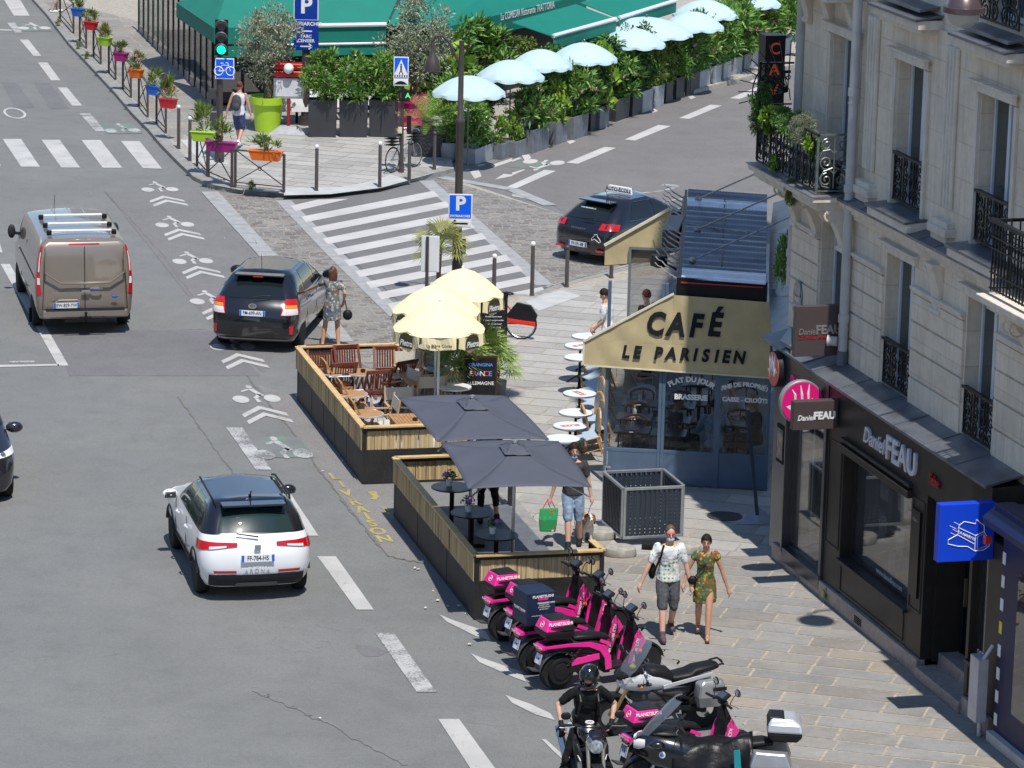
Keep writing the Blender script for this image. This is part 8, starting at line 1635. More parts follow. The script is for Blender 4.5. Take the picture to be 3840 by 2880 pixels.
def pmesh(kind,var_):
 key=(kind,var_)
 if key not in PM:
  n,R,L,w,lf,cl,ms,up={'ole':(2600,(.52,.48,.62),.18,.021,.5,34,G_OL,.5),'yew':(3000,(.52,.50,.85),.12,.024,.1,44,G_YEW,.2),'fat':(650,(.50,.47,.52),.21,.065,.1,20,G_FAT,.6),'bam':(2600,(.40,.38,.75),.14,.016,.3,30,G_BAM,.3),'olv':(7500,(.95,.9,1.05),.10,.019,.3,64,G_OLV,.2),'tuft':(260,(.17,.14,.16),.17,.011,.9,10,G_BAM,.9),'thuja':(1300,(.34,.34,.45),.09,.022,.9,22,G_FAT,.6)}[kind]
  b=leaves(n,R,L,w,11*var_+len(PM),lf,cl,fl=kind in('ole','tuft'),up=up);PM[key]=b.mesh(kind+' leaves',ms+[M_FLW[var_%4 if kind=='tuft' else(0,1,0,3)[var_]]])
 return PM[key]
def foliage(par,kind,var_,z,s=(1,1,1),rz=0,xy=(0,0),stems=3,nm='foliage'):
 o=bpy.data.objects.new(nm,pmesh(kind,var_));COL.objects.link(o);o.parent=par;o.location=(*xy,z);o.rotation_euler=(0,0,rz);o.scale=s
 if stems:
  b=MB();r_=random.Random(var_)
  for k in range(stems):b.tube([(xy[0]+r_.uniform(-.1,.1),xy[1]+r_.uniform(-.1,.1),z-.05),(xy[0]+r_.uniform(-.2,.2),xy[1]+r_.uniform(-.2,.2),z+.6*s[2])],[.018,.010],5)
  b.build('stem',M_TRUNK,par)
 return o
M_POTD=mat('anthracite planter',(.040,.042,.050),.5,var=.12,scale=3);M_POTG=mat('grey planter',(.17,.18,.20),.6,var=.2,scale=4);M_POTL=mat('pale grey planter',(.33,.34,.36),.6,var=.15,scale=4);M_SOIL=mat('soil',(.06,.04,.03),.95,var=.3,scale=20)
def boxplanter(label,P,w,d,h,m,kind,var_,ph,rz=0,group=None,round_=False):
 t=thing('planter',label,'planter',(P[0],P[1],P[2]),rz,group);b=MB()
 if round_:b.lathe([(w*.30,0),(w*.46,h*.3),(w*.5,h*.7),(w*.44,h),(w*.38,h),(w*.38,h-.05),(0,h-.05)],n=24)
 else:b.loft([[(-w/2*.94,-d/2*.94,0),(w/2*.94,-d/2*.94,0),(w/2*.94,d/2*.94,0),(-w/2*.94,d/2*.94,0)],[(-w/2,-d/2,h),(w/2,-d/2,h),(w/2,d/2,h),(-w/2,d/2,h)],[(-w/2+.03,-d/2+.03,h),(w/2-.03,-d/2+.03,h),(w/2-.03,d/2-.03,h),(-w/2+.03,d/2-.03,h)],[(-w/2+.03,-d/2+.03,h-.05),(w/2-.03,-d/2+.03,h-.05),(w/2-.03,d/2-.03,h-.05),(-w/2+.03,d/2-.03,h-.05)]])
 b.build('pot',m,t,smooth=round_,bevel=0 if round_ else .006)
 base={'ole':1.24,'yew':1.7,'fat':1.04,'bam':1.5,'thuja':.9,'tuft':.32}.get(kind,1)
 if kind:foliage(t,kind,var_,h-.16,(max(.95 if ph>1 else .6,w*(1.35 if ph>1 else .95)),max(1.0 if ph>1 else .6,d*(1.9 if ph>1 else 1.2)),(ph+.1)/base)if kind!='tuft' else(1,1,ph/base),var_*1.3)
 return t
KN_={'ole':'oleander','yew':'dark green yew','fat':'bright broad leaf shrub','bam':'yellow green bamboo','thuja':'lime green conifer'}
ORDW=['first','second','third','fourth','fifth','sixth','seventh','eighth','ninth','tenth','eleventh','twelfth','thirteenth','fourteenth','fifteenth','sixteenth','seventeenth','eighteenth','nineteenth','twentieth','twenty-first','twenty-second','twenty-third','twenty-fourth']
HP=[(2,1890,2120,1392,'ole','L',.7),(2,2125,2225,1368,'thuja','G',.8),(3,30,165,1345,'thuja','G',1.0),(3,170,335,1305,'ole','G',1.25),(3,380,490,1238,'fat','G',1.0),(3,530,670,1190,'ole','G',1.4),(3,680,750,1130,'yew','D',1.75),(3,755,850,1108,'fat','G',1.6),(3,890,1030,1035,'ole','D',1.3),(3,1040,1120,998,'yew','D',1.9),(3,1125,1225,965,'yew','L',1.85),(3,1228,1325,925,'bam','L',1.4),(3,1330,1400,885,'bam','D',1.75),(3,1415,1500,850,'ole','D',1.5),(3,1505,1610,820,'ole','D',1.55),(3,1615,1725,782,'ole','L',1.6),(3,1727,1820,746,'bam','L',1.7),(3,1822,1903,712,'ole','L',1.75),(3,1907,2000,668,'ole','L',1.9),(3,2002,2065,640,'ole','G',2.1),(3,2068,2160,603,'ole','L',2.1),(3,2170,2290,560,'ole','L',2.0),(3,2300,2430,505,'ole','L',2.0)]
SDIR=math.atan2(g(3,2150,600).y-g(3,170,1310).y,g(3,2150,600).x-g(3,170,1310).x);SV=Vector((math.cos(SDIR),math.sin(SDIR),0));SN=Vector((-SV.y,SV.x,0))
for k,(n_,xa,xb,y,kind,pm_,ph)in enumerate(HP):
 P=g(n_,(xa+xb)/2,y);A_,B_=g(n_,xa,y),g(n_,xb,y);w=max(.4,abs(B_.x-A_.x)/max(.3,abs(math.cos(SDIR)))*.92);c=P+SN*.24
 boxplanter('%s planter with %s, %s along the side street'%({'L':'pale grey','G':'grey','D':'dark'}[pm_],KN_[kind],ORDW[k]),(c.x,c.y,.004),min(w,1.6),.46,.62 if k>2 else .42,{'L':M_POTL,'G':M_POTG,'D':M_POTD}[pm_],kind,k%3,ph,SDIR,'planters along the side street')
for k,(n_,x,y,kind,s_)in enumerate(((2,1660,880,'fat',1.7),(2,1960,820,'ole',1.6),(3,450,960,'yew',1.0),(3,1000,820,'ole',1.2),(3,1180,780,'bam',1.0),(3,1450,700,'ole',1.1),(3,1800,600,'ole',1.2),(3,2060,480,'ole',1.3),(3,2250,360,'ole',1.4),(3,2350,250,'ole',1.5),(3,150,760,'bam',.9),(3,330,1000,'yew',1.0),(3,560,900,'ole',1.2),(3,880,900,'yew',1.1),(3,1300,740,'yew',.9),(3,1600,620,'bam',1.1),(3,1950,540,'ole',1.3),(3,2150,420,'ole',1.4),(2,2030,1150,'bam',1.0),(2,1880,1150,'ole',1.1))):
 P=g(n_,x,y+130)+SN*.3;t=thing('shrub','%s growing %s behind the planter row'%(KN_[kind],ORDW[k]),'shrub',(P.x,P.y,SW),k,'shrubs behind the planter row');foliage(t,kind,(k+1)%3,.5,(1.3*s_,1.3*s_,.95*s_))
for k,(xa,xb)in enumerate(((440,697),(708,965),(975,1215))):
 P,A_,B_=g(2,(xa+xb)/2,1188,SW),g(2,xa,1188,SW),g(2,xb,1188,SW);w=(B_-A_).length*.97;t=boxplanter('tall anthracite planter with thick oleander, %s of the three before the restaurant'%('left','middle','right')[k],(P.x,P.y+.28,SW),w,.55,1.0,M_POTD,'ole',k,1.25,.03-.12*(k==2),'tall anthracite planters');foliage(t,'ole',(k+1)%3,.95,(w*1.2,.9,.85),2+k,stems=0)
for k,(x,w_,nm,kind,ph)in enumerate(((1665,.52,'pale grey round pot with pink oleander beside the cycad','ole',.7),(1843,.42,'pale grey round pot with tall dark oleander by the lamp post','ole',1.2))):P=g(2,x,1400,.01);boxplanter(nm,(P.x,P.y+.2,.005),w_,w_,.5,M_POTL,kind,k,ph,0,None,True)
def olive(label,n_,x,y,dia,h,m,cs,tz):
 P=g(n_,x,y,SW);t=thing('potted_olive_tree',label,'tree',(P.x,P.y+dia*.35,SW));b=MB();b.lathe([(dia*.34,0),(dia*.44,h*.8),(dia*.5,h*.8),(dia*.51,h),(dia*.46,h),(dia*.45,h-.06),(0,h-.06)],n=32);b.build('pot',m,t,smooth=True)
 b=MB();b.tube([(0,0,h-.1),(.04,0,h+.3),(-.05,.03,h+.7),(.02,0,h+1.1)],[.13,.10,.08,.05],10)
 for a in range(6):b.tube([(0,0,h+.6+.08*a),(.3*math.cos(a),.3*math.sin(a),h+1.1),(.6*math.cos(a+.3),.6*math.sin(a+.3),h+1.7)],[.04,.025,.010],6)
 b.build('trunk',M_TRUNK,t,smooth=True);foliage(t,'olv',0 if x<500 else 1,tz,cs,x,stems=0,nm='crown');return t
olive('grey olive tree in a big lime green pot beside the restaurant menu',2,90,1150,.95,.95,mat('lime pot',(.40,.62,.03),.35,var=.04),(.86,.9,1.0),1.35);olive('grey olive tree in a magenta pot behind the crossing sign',2,1345,1130,.95,.95,mat('magenta pot',(.62,.01,.17),.35,var=.04),(1.05,1.0,1.15),1.3)
def frond(b,c,az,el,L,w,fan=False,n=18):
 d=Vector((math.cos(az)*math.cos(el),math.sin(az)*math.cos(el),math.sin(el)))
 if not fan:
  pts=[];p=Vector(c);v=d.copy()
  for i in range(n):p=p+v*L/n;v=(v+Vector((0,0,-.05))).normalized();pts.append((p.copy(),v.copy()))
  for i,(p,v)in enumerate(pts[2:]):
   s_=v.cross(Vector((0,0,1))).normalized();l=w*math.sin(PI*(i+2)/(n+1))**.5
   for sg in(-1,1):e=p+s_*sg*l+v*l*.5+Vector((0,0,.05));b.add([p,p+v*.018,e,e-v*.004],[(0,1,2,3)],i%2)
 else:
  h=Vector(c)+d*L;b.bar(c,h,.016,mi=0);s_=d.cross(Vector((0,0,1))).normalized();u=s_.cross(d)
  for i in range(20):a=(i-9.5)/9.5*2.0;e=(d*math.cos(a)+s_*math.sin(a)).normalized();q_=e.cross(u).normalized()*.016;m_=h+e*w*.55;b.add([h,m_+q_,m_-q_],[(0,1,2)],i%2);b.add([m_+q_,m_-q_,h+e*w-Vector((0,0,.05+.03*(i%3)))],[(0,1,2)],i%2)
P=g(2,1470,1395,.01);t=boxplanter('square dark planter holding a cycad with stiff arching fronds',(P.x,P.y+.3,.005),.78,.6,.85,M_POTD,None,0,0,.1);b=MB();[frond(b,(0,0,.95),k*2.4,.25+(k%5)*.22,.85,.16)for k in range(30)];b.build('fronds',G_FAT[::-1],t);b=MB();b.cyl((0,0,.8),(0,0,1.05),.14,n=12);b.build('trunk',M_TRUNK,t)
M_PALM=[gm('palm leaf',(.13,.24,.03),(.24,.36,.06)),gm('palm leaf pale',(.26,.36,.10),(.4,.46,.18))];M_PALMD=[M_PALM[0],gm('dry palm leaf',(.30,.20,.09),(.4,.28,.14))]
def palm(label,P,th,n,Lf,wf,ms,sd=1):
 t=thing('fan_palm',label,'palm',P,sd);b=MB();b.lathe([(.14,0),(.17,.3),(.15,.3),(0,.28)],n=16);b.build('pot',M_WHITE if sd<3 else M_POTG,t,smooth=True);b=MB();b.tube([(0,0,.25),(.03,0,th*.6),(0,0,th)],[.06,.05,.05],8);b.build('trunk',M_TRUNK,t)
 b=MB();[frond(b,(0,0,th),k*2.4+sd,-.25+(k%7)*.24,Lf,wf,True)for k in range(n)];b.build('fronds',ms,t);return t
P=G(c1(1905,690),SW);palm('large bright green fan palm behind the drinks board',(P.x,P.y,SW),.92,28,.38,.50,M_PALM,1);P=G(c1(1735,790),SW);palm('bright green fan palm left of the drinks board',(P.x,P.y,SW),.88,22,.38,.46,M_PALM,2);P=g(6,1580,1000,SW);palm('half dry fan palm behind the yellow parasols',(P.x,P.y,SW),1.30,18,.36,.42,M_PALMD,4);P=G(c1(2120,620),SW);palm('small fan palm at the right edge of the drinks board',(P.x,P.y,SW),.55,9,.25,.35,M_PALM,3)
P=g(3,620,560,SW);palm('dark fan palm between the green awning and the blue parasols',(P.x,P.y+1,SW),1.9,16,.45,.6,M_PALMD[:1]+G_OL[:1],5)
M_GREEN=mat('emerald canvas',(.0,.175,.125),.7,var=.06,scale=1.5,bump=.1,bscale=5);M_GRD=mat('dark green frame',(.006,.045,.035),.4,var=.1);M_LBLU=mat('pale blue cloth',(.46,.60,.64),.8,var=.05)
rs=thing('restaurant','corner restaurant with emerald green awnings and dark glazed terrace','restaurant')
def quad(name,P,m,th=.03,par=rs):b=MB();P=[Vector(p)for p in P];b.prism(P,Vector((0,0,-th)));return b.build(name,m,par)
A0,A1=g(1,1530,22,2.55),g(1,1855,240,2.55);F1=g(2,1125,215,2.55);H0=g(2,1290,-160,3.5);B0=g(1,1990,-160,3.5)
quad('awning',[A0,A1,F1,H0,B0],M_GREEN)
def valance(a,c,h,name='valance',m=M_GREEN,z0=0,sc=0):a,c=Vector(a),Vector(c);b=MB();d=c-a;n_=Vector((d.y,-d.x,0)).normalized()*.02;b.prism([a+Vector((0,0,z0)),c+Vector((0,0,z0)),c+Vector((0,0,z0-h)),a+Vector((0,0,z0-h))],n_);return b.build(name,m,rs)
valance(A0,A1,.42);valance(A1,F1,.45)
for z_,r_ in((0.02,.06),(-.50,.035)):b=MB();b.cyl(A1.lerp(F1,.32)+Vector((0,-.04,z_)),F1+Vector((0,-.04,z_)),r_,n=10);b.build('awning_bar',M_WHITE,rs)
valance(A1,F1,.30,z0=-.52)
E0,E1=g(2,1560,250,2.5),g(3,640,-50,2.5);quad('awning',[F1+Vector((.05,0,.02)),E0,E1,g(3,300,-420,3.7),H0+Vector((.2,0,.1))],M_GREEN);vr=valance(E0,E1,.55)
ea=math.atan2(E1.y-E0.y,E1.x-E0.x)
for s_,n_,x,y,sz in(('Pizza au Feu de Bois',2,1755,275,.30),('La COMEDIA Ristorante TRATTORIA',3,130,95,.30)):
 pp=q(n_,x,y);d=ray(pp);nn=Vector((-math.sin(ea),math.cos(ea),0));tt_=(E0-CAM).dot(nn)/d.dot(nn);X=CAM+d*tt_;text(s_,M_WHITE,vr,Matrix.Translation(X-nn*.03)@Matrix.Rotation(ea,4,'Z'),sz,.002,bold=.002,sx=.72)
for(a,c,d_,e)in(((3,0,190),(3,550,35),(3,895,163),(3,355,312)),((3,590,22),(3,1050,-120),(3,1415,5),(3,925,155))):
 Q_=[g(*a,3.0),g(*c,3.0),g(*d_,2.5),g(*e,2.5)];quad('awning',Q_,M_GREEN);b=MB();b.cyl(Q_[3],Q_[2],.06,n=10);b.build('awning_bar',M_RBAR,rs);valance(Q_[3],Q_[2],.35)
LB0,LB1=g(1,1200,272,SW),g(1,1835,912,SW);ld=LB1-LB0;LD=ld.normalized()
b=MB();b.prism([LB0,LB1,LB1+Vector((0,0,.22)),LB0+Vector((0,0,.22))],(.15,.05,0));b.build('base_wall',M_PLINTH,rs)
for k in range(15):
 f=k/14;P=LB0+ld*f;b=MB();b.box((P.x,P.y,1.45),(.05,.05,2.6),rz=-.25);b.build('screen_post',M_GRD if k<6 else M_BLK,rs)
 if k<14:Q_=LB0+ld*(k+1)/14;b=MB();b.bar(P+Vector((0,0,1.35)),Q_+Vector((0,0,1.35)),.015,2.2);b.build('screen_pane',M_SHOPG,rs)
BK=[LB0+Vector((2.2,1,0)),A1+Vector((1.5,2.0,0)),F1+Vector((0,2.0,0)),E0+SN*.35,E1+SN*.35,g(3,1500,100,SW)+SN*18,LB0+Vector((4,26,0))]
b=MB();b.prism([(p.x,p.y,SW)for p in BK],(0,0,2.3));b.build('wall',mat('shaded interior backing',(.010,.020,.018),.4,var=.3),rs);b=MB();b.prism([(p.x,p.y,3.25)for p in(BK[0]+Vector((3,6,0)),BK[1]+Vector((3,9,0)),BK[3]+SN*8,BK[4]+SN*8,BK[5]+SN*6,BK[6]+Vector((6,6,0)))],(0,0,9));b.build('upper_wall',M_STONE2,rs)  # near-black lower wall stands for the shaded interior under the awnings
b=MB();fp_=[LB0+Vector((.2,0,0)),LB1,g(2,1500,900,SW),g(3,1500,300,SW),BK[4],BK[3],BK[2],BK[1],BK[0]];b.prism([(p.x,p.y,SW+.02)for p in fp_],(0,0,-.01));b.build('terrace_floor',mat('shade darkened floor',(.045,.04,.038),.8,var=.2),rs)  # floor colour darkened to carry the shade under the awnings
for k in range(6):P=LB1.lerp(g(2,1500,800,SW),.12+k*.16);b=MB();b.box((P.x,P.y+1.2,1.6),(.09,.09,3));b.build('awning_post',M_GRD,rs)
for k,(n_,x,y,lb)in enumerate(((2,40,1130,'left of the menu stand'),(2,330,1120,'right of the menu stand'),(2,560,1080,'behind the left oleander planter'),(2,850,1060,'behind the middle oleander planter'))):
 P=g(n_,x,y,SW);t=thing('dining_table','restaurant table with white cloth '+lb,'table',(P.x,P.y+1.1,SW),.2,'white clothed restaurant tables')if k==0 else dup(t,(P.x,P.y+1.1,SW),.2,'restaurant table with white cloth '+lb)
 if k==0:b=MB();b.box((0,0,.74),(.8,.8,.03));b.loft([[(-.4,-.4,.74),(.4,-.4,.74),(.4,.4,.74),(-.4,.4,.74)],[(-.47,-.44,.38),(.44,-.47,.38),(.47,.44,.38),(-.44,.47,.38)]],True,False);b.build('tablecloth',M_WHITE,t);b=MB();b.cyl((0,0,0),(0,0,.72),.04,n=8);b.build('leg',M_BLK,t)
def blue_parasol(label,n_,x,y,r,first=[None],z=2.05):
 P=g(n_,x,y,z)
 if first[0]is None:
  t=thing('pale_blue_parasol',label,'parasol',(P.x,P.y,SW),.2,'pale blue parasols over the restaurant terrace');b=MB();n=10;vs=[];K_=8
  for i in range(7):
   for j in range(n*K_):a=2*PI*j/(n*K_);u=i/6;sc_=1-.035*math.sin(PI*((j%K_)/K_))*u;vs.append((u*sc_*math.cos(a),u*sc_*math.sin(a),z-SW+.42*(1-u**1.9)))
  N_=n*K_
  for j in range(N_):a=2*PI*j/N_;vs.append((1.0*math.cos(a),1.0*math.sin(a),z-SW-.05-.05*abs(math.sin(PI*j/K_))))
  b.add(vs,[(i*N_+j,(i+1)*N_+j,(i+1)*N_+(j+1)%N_,i*N_+(j+1)%N_)for i in range(7)for j in range(N_)]);b.build('canopy',M_LBLU,t,smooth=True);b=MB();b.cyl((0,0,0),(0,0,z+.38-SW),.022,n=8);b.ell((0,0,z+.35),(.035,.035,.045),8,6);b.build('pole',M_BRONZE,t);first[0]=t
 else:t=dup(first[0],(P.x,P.y,SW),r*9,label)
 t.scale=(r,r,1);return t
for k,(n_,x,y,r,lb)in enumerate(((2,1838,795,.95,'beside the lamp post, nearest the cycad'),(2,2200,655,.90,'second from the lamp post'),(3,250,560,.85,'third, partly behind the yew'),(3,620,500,.92,'fourth, over the bright leaves'),(3,1040,370,.95,'fifth, below the awning corner'),(3,1160,275,1.35,'the widest one, almost white, in the middle'),(3,1565,225,.90,'with the iron arch before it'),(3,1670,120,1.0,'at the far end of the hedge'),(3,2060,25,.95,'cut by the top edge'))):blue_parasol('pale blue parasol '+lb,n_,x,y,r)
P=g(2,280,1150,SW);t=thing('menu_stand','red and silver lit menu stand with round globe lamp on a steel foot','menu stand',(P.x,P.y,SW));Z_=lambda y:hz(P,2,280,y)-SW
b=MB();b.loft([[(-.52,-.25,0),(.52,-.25,0),(.52,.25,0),(-.52,.25,0)],[(-.22,-.1,.2),(.22,-.1,.2),(.22,.1,.2),(-.22,.1,.2)]]);b.build('foot',M_POTL,t);b=MB();b.cyl((0,0,.2),(0,0,1.0),.045,n=12);b.build('post',M_RED,t);z0,z1=Z_(850),Z_(675)
b=MB();b.box((0,0,(z0+z1)/2),(.82,.10,z1-z0));b.build('case',M_GALV,t,bevel=.015);b=MB();b.box((0,-.055,(z0+z1)/2),(.68,.01,z1-z0-.12));b.build('menu_sheet',mat('menu sheet',(.62,.62,.66),.5,var=.1,scale=8),t);b=MB();b.cyl((-.38,0,z1+.12),(.38,0,z1+.12),.11,n=16);b.cyl((-.36,0,z1+.32),(.36,0,z1+.32),.12,n=16);b.build('hood',mat('metallic red',(.35,.02,.02),.25,.6,var=.2),t,smooth=True);b=MB();b.ell((0,-.15,z1+.28),(.14,.14,.14));b.build('globe',M_WHITE,t,smooth=True)
M_POST=mat('brown grey post',(.075,.062,.060),.45,.2,var=.12,scale=6);M_SBLUE=mat('sign blue',(.0,.035,.30),.35,var=.02);M_SBL2=mat('sign bright blue',(.0,.12,.85),.35,var=.02)
BO=[(1,1543,1285,1.15,1,'beside the last box of the left railing'),(1,1640,1390,1.15,1,'left of the lime flower box'),(2,522,1650,1.15,1,'alone in the middle of the corner kerb'),(2,1068,1620,1.15,1,'left of the parked bicycle'),(7,172,895,1.18,1,'at the end of the crossing by the cobbles'),(6,2052,1010,1.18,1,'just right of the back yellow parasol'),(2,1323,1560,1.0,0,'in front of the bicycle'),(2,1540,1465,.98,0,'right of the bicycle by the cycad'),(7,472,820,.92,0,'below the driving school car'),(7,857,742,.9,0,'under the far awning cheek')]
for k,(n_,x,y,h,wt,lb)in enumerate(BO):
 P=g(n_,x,y,SW);t=thing('bollard',('tall grey bollard with white ball top ' if wt else 'dark bollard with round top ')+lb,'bollard',(P.x,P.y,SW),0,'street bollards');b=MB();b.lathe([(.055,0),(.05,.03),(.045,.05),(.042,h-.10),(.03,h-.08)],n=14);b.build('post',M_POST,t,smooth=True);b=MB();b.ell((0,0,h-.045),(.055,.055,.055),12,8);b.build('ball_top',M_WHITE if wt else M_POST,t,smooth=True)
def barrier(label,A_,B_,h=.95,group='crossed street railings'):
 t=thing('street_railing',label,'railing',(A_.x,A_.y,SW),math.atan2(B_.y-A_.y,B_.x-A_.x),group);L=(B_-A_).length;b=MB()
 b.box((L/2,0,h),(L,.06,.03));b.bar((0,0,.14),(L,0,.14),.025);b.bar((0,0,.16),(L,0,h),.022,.022,up=(0,1,0));b.bar((0,0,h),(L,0,.16),.022,.022,up=(0,1,0));b.torus((L/2,0,h*.57),.05,.012,'Y',14,4);b.build('cross_frame',M_POST,t)
 for x in(0,L):b=MB();b.box((x,0,h/2),(.055,.055,h));b.build('post',M_POST,t)
 return t
def flowerbox(n_,x,y,w,col,nm,h=.24,rz=0,kind='tuft',v=0,fh=.35):
 P=g(n_,x,y,1.20);t=thing('flower_box',nm,'flower box',(P.x,P.y,SW+.86),rz,'coloured flower boxes on the railings');b=MB();b.loft([[(-w*.40,-.08,0),(w*.40,-.08,0),(w*.40,.08,0),(-w*.40,.08,0)],[(-w/2,-.11,h),(w/2,-.11,h),(w/2,.11,h),(-w/2,.11,h)]]);b.box((0,0,h),(w+.03,.25,.03));b.build('box',col,t,bevel=.01)
 foliage(t,'tuft',v%4,h-.04,(w/.36,1.15,fh/.32),v,stems=0);return t
BX=[('blue',(.02,.13,.55)),('red',(.60,.01,.02)),('lime',(.38,.62,.04)),('magenta',(.42,.01,.20)),('orange',(.80,.16,.01)),('blue',(.02,.13,.55)),('red',(.60,.01,.02)),('lime',(.38,.62,.04)),('purple',(.30,.01,.16)),('orange',(.80,.12,.01))]
RP=[(520,160),(635,290),(690,355),(745,420),(808,490),(870,555),(940,625),(998,690),(1062,770),(1130,845),(1200,915),(1275,1015),(1352,1070),(1432,1152)]
for k in range(7):barrier('crossed railing number %s along the left pavement counted from the top'%ORDW[k],g(1,*RP[2*k],SW),g(1,*RP[2*k+1],SW))
for k,(a,c)in enumerate((((1,1702,1435),(1,1790,1525)),((1,1800,1530),(1,2003,1620)),((1,2032,1622),(2,240,1665)))):barrier('corner railing, %s of the three at the kerb bend'%('left','middle','right')[k],g(*a,SW),g(*c,SW))
for k,(n_,x,y,w)in enumerate(((1,675,80,.42),(1,785,195,.42),(1,905,330,.42),(1,1045,462,.42),(1,1175,605,.42),(1,1330,750,.42),(1,1455,862,.46),(1,1755,1145,.62),(1,1915,1235,.80),(2,85,1310,.85))):flowerbox(n_,x,y,w,mat(BX[k][0]+' flower box',BX[k][1],.4,var=.04),'%s flower box with %s, %s'%(BX[k][0],('grasses','green tufts','dark leaves','trailing stems','mixed flowers','long grass','white daisies','white flowers','herbs','purple heuchera')[k],('topmost','second from the top','third from the top','fourth from the top','fifth from the top','beside the last red one','at the end of the long railing','left on the corner railing','middle on the corner railing','right on the corner railing')[k]),rz=-.5 if k<7 else-.25,v=k,fh=(.4,.35,.4,.3,.45,.45,.6,.6,.5,.35)[k])
def pole(name,label,cat,P,h,r=.06,z=SW):t=thing(name,label,cat,(P.x,P.y,z));b=MB();b.cyl((0,0,0),(0,0,h),r,r*.8,12);b.cyl((0,0,0),(0,0,.25),r*1.4,n=12);b.build('post',M_POST,t,smooth=True);return t
def panel(t,P,n_,x0,x1,y0,y1,m,nm='sign_panel',edge=M_WHITE,y=-.09,rnd_=.03):
 D_=P.y-.0;A_=[(lambda d,k_:(CAM+d*k_))(ray(q(n_,x,yy)),(D_+y-CAM.y)/ray(q(n_,x,yy)).y)for x,yy in((x0,y1),(x1,y0))];ax,az,bx,bz=A_[0].x-P.x,A_[0].z-t.location.z,A_[1].x-P.x,A_[1].z-t.location.z;c=((ax+bx)/2,y,(az+bz)/2);w,h=bx-ax,bz-az
 b=MB();b.box(c,(w,.02,h));o=b.build(nm,edge,t,bevel=.008);b=MB();b.box((c[0],y-.012,c[2]),(w-.05,.004,h-.05));b.build('face',m,o);return o,c,w,h
FM=lambda c,dx=0,dz=0:Matrix.Translation((c[0]+dx,c[1]-.017,c[2]+dz))
def arrow(o,c,L,d,m):b=MB();b.bar((c[0]-L/2,c[1]-.017,c[2]),(c[0]+L/2,c[1]-.017,c[2]),.035,.004,up=(0,1,0));[b.bar((c[0]+d*L/2,c[1]-.017,c[2]),(c[0]+d*(L/2-.09),c[1]-.017,c[2]+s_*.075),.035,.004,up=(0,1,0))for s_ in(-1,1)];b.build('arrow',m,o)
P=g(2,425,1080,SW);t=pole('parking_sign','tall blue parking sign with arrows for two car parks before the green awning','sign',P,hz(P,2,425,-60)-SW,.12)
for y0,y1,s_,sz in((-70,172,'P',.62),(176,236,'PATRIARCHES',.135),(238,298,'<',0),(300,366,'PARC\nCENSIER',.12),(368,432,'>',0)):
 o,c,w,h=panel(t,P,2,325,542,y0,y1,M_SBLUE,y=-.14,edge=M_WHITE if s_=='P' else M_SBLUE)
 if sz:text(s_,M_WHITE,o,FM(c),sz,.002,bold=sz*.03)
 else:arrow(o,c,.32,-1 if s_=='<' else 1,M_WHITE)
P=g(2,1255,1490,SW);t=pole('crossing_sign','blue pedestrian crossing sign with hump plate and green man lamp above the bicycle','sign',P,hz(P,2,1255,490)-SW,.05)
o,c,w,h=panel(t,P,2,1187,1321,492,682,M_SBL2);b=MB();b.add([(c[0]-.2,c[1]-.016,c[2]-.24),(c[0]+.2,c[1]-.016,c[2]-.24),(c[0],c[1]-.016,c[2]+.22)],[(0,1,2)]);b.build('triangle',M_WHITE,o);b=MB();X,Y_,Z0=c[0],c[1]-.019,c[2]
b.ell((X,Y_,Z0+.09),(.022,.003,.022),8,4);b.bar((X,Y_,Z0+.06),(X,Y_,Z0-.05),.04,.003,up=(0,1,0));b.bar((X,Y_,Z0-.05),(X-.05,Y_,Z0-.16),.02,.003,up=(0,1,0));b.bar((X,Y_,Z0-.05),(X+.05,Y_,Z0-.16),.02,.003,up=(0,1,0));[b.box((X-.15+.06*k,Y_,Z0-.20),(.03,.003,.05))for k in range(6)];b.build('walking_figure',M_BLK,o)
o,c,w,h=panel(t,P,2,1187,1316,684,740,M_WHITE);b=MB();b.add([(c[0]-.18+.06*k,c[1]-.017,c[2]-.05+.09*math.sin(PI*k/6))for k in range(7)],[tuple(range(7))]);b.build('hump',M_BLK,o)
M_GLOW=mat('green lamp',(.0,.9,.45),.4,var=0,emit=1.2);o,c,w,h=panel(t,P,2,1232,1330,776,876,M_PLB,'pedestrian_lamp',M_PLB,-.12);text('i',M_GPL,o,FM(c,-.09),.2,.002,bold=.01);text('A',mat('green man',(.05,.75,.15),.4,var=0,emit=.5),o,FM(c,.09),.17,.002,bold=.006);panel(t,P,2,1300,1342,1000,1148,M_PLB,'signal_box',M_PLB,-.1);panel(t,P,2,1228,1262,1098,1152,mat('cream box',(.7,.62,.42),.5,var=0),'push_button',mat('cream box',(.7,.62,.42)),-.1)
P=G((1712,1135),SW);lt=hz(P,2,1800,350);t=thing('street_lamp','tall brown street lamp post with curved arm and bell lamp, carrying a parking sign','street lamp',(P.x,P.y,SW));H_=lt-SW;b=MB();b.lathe([(.12,0),(.11,1.2),(.085,1.3),(.08,H_*.68),(.10,H_*.69),(.10,H_*.70),(.06,H_*.71),(.055,H_),(0,H_)],n=16);b.build('post',M_POST,t,smooth=True)
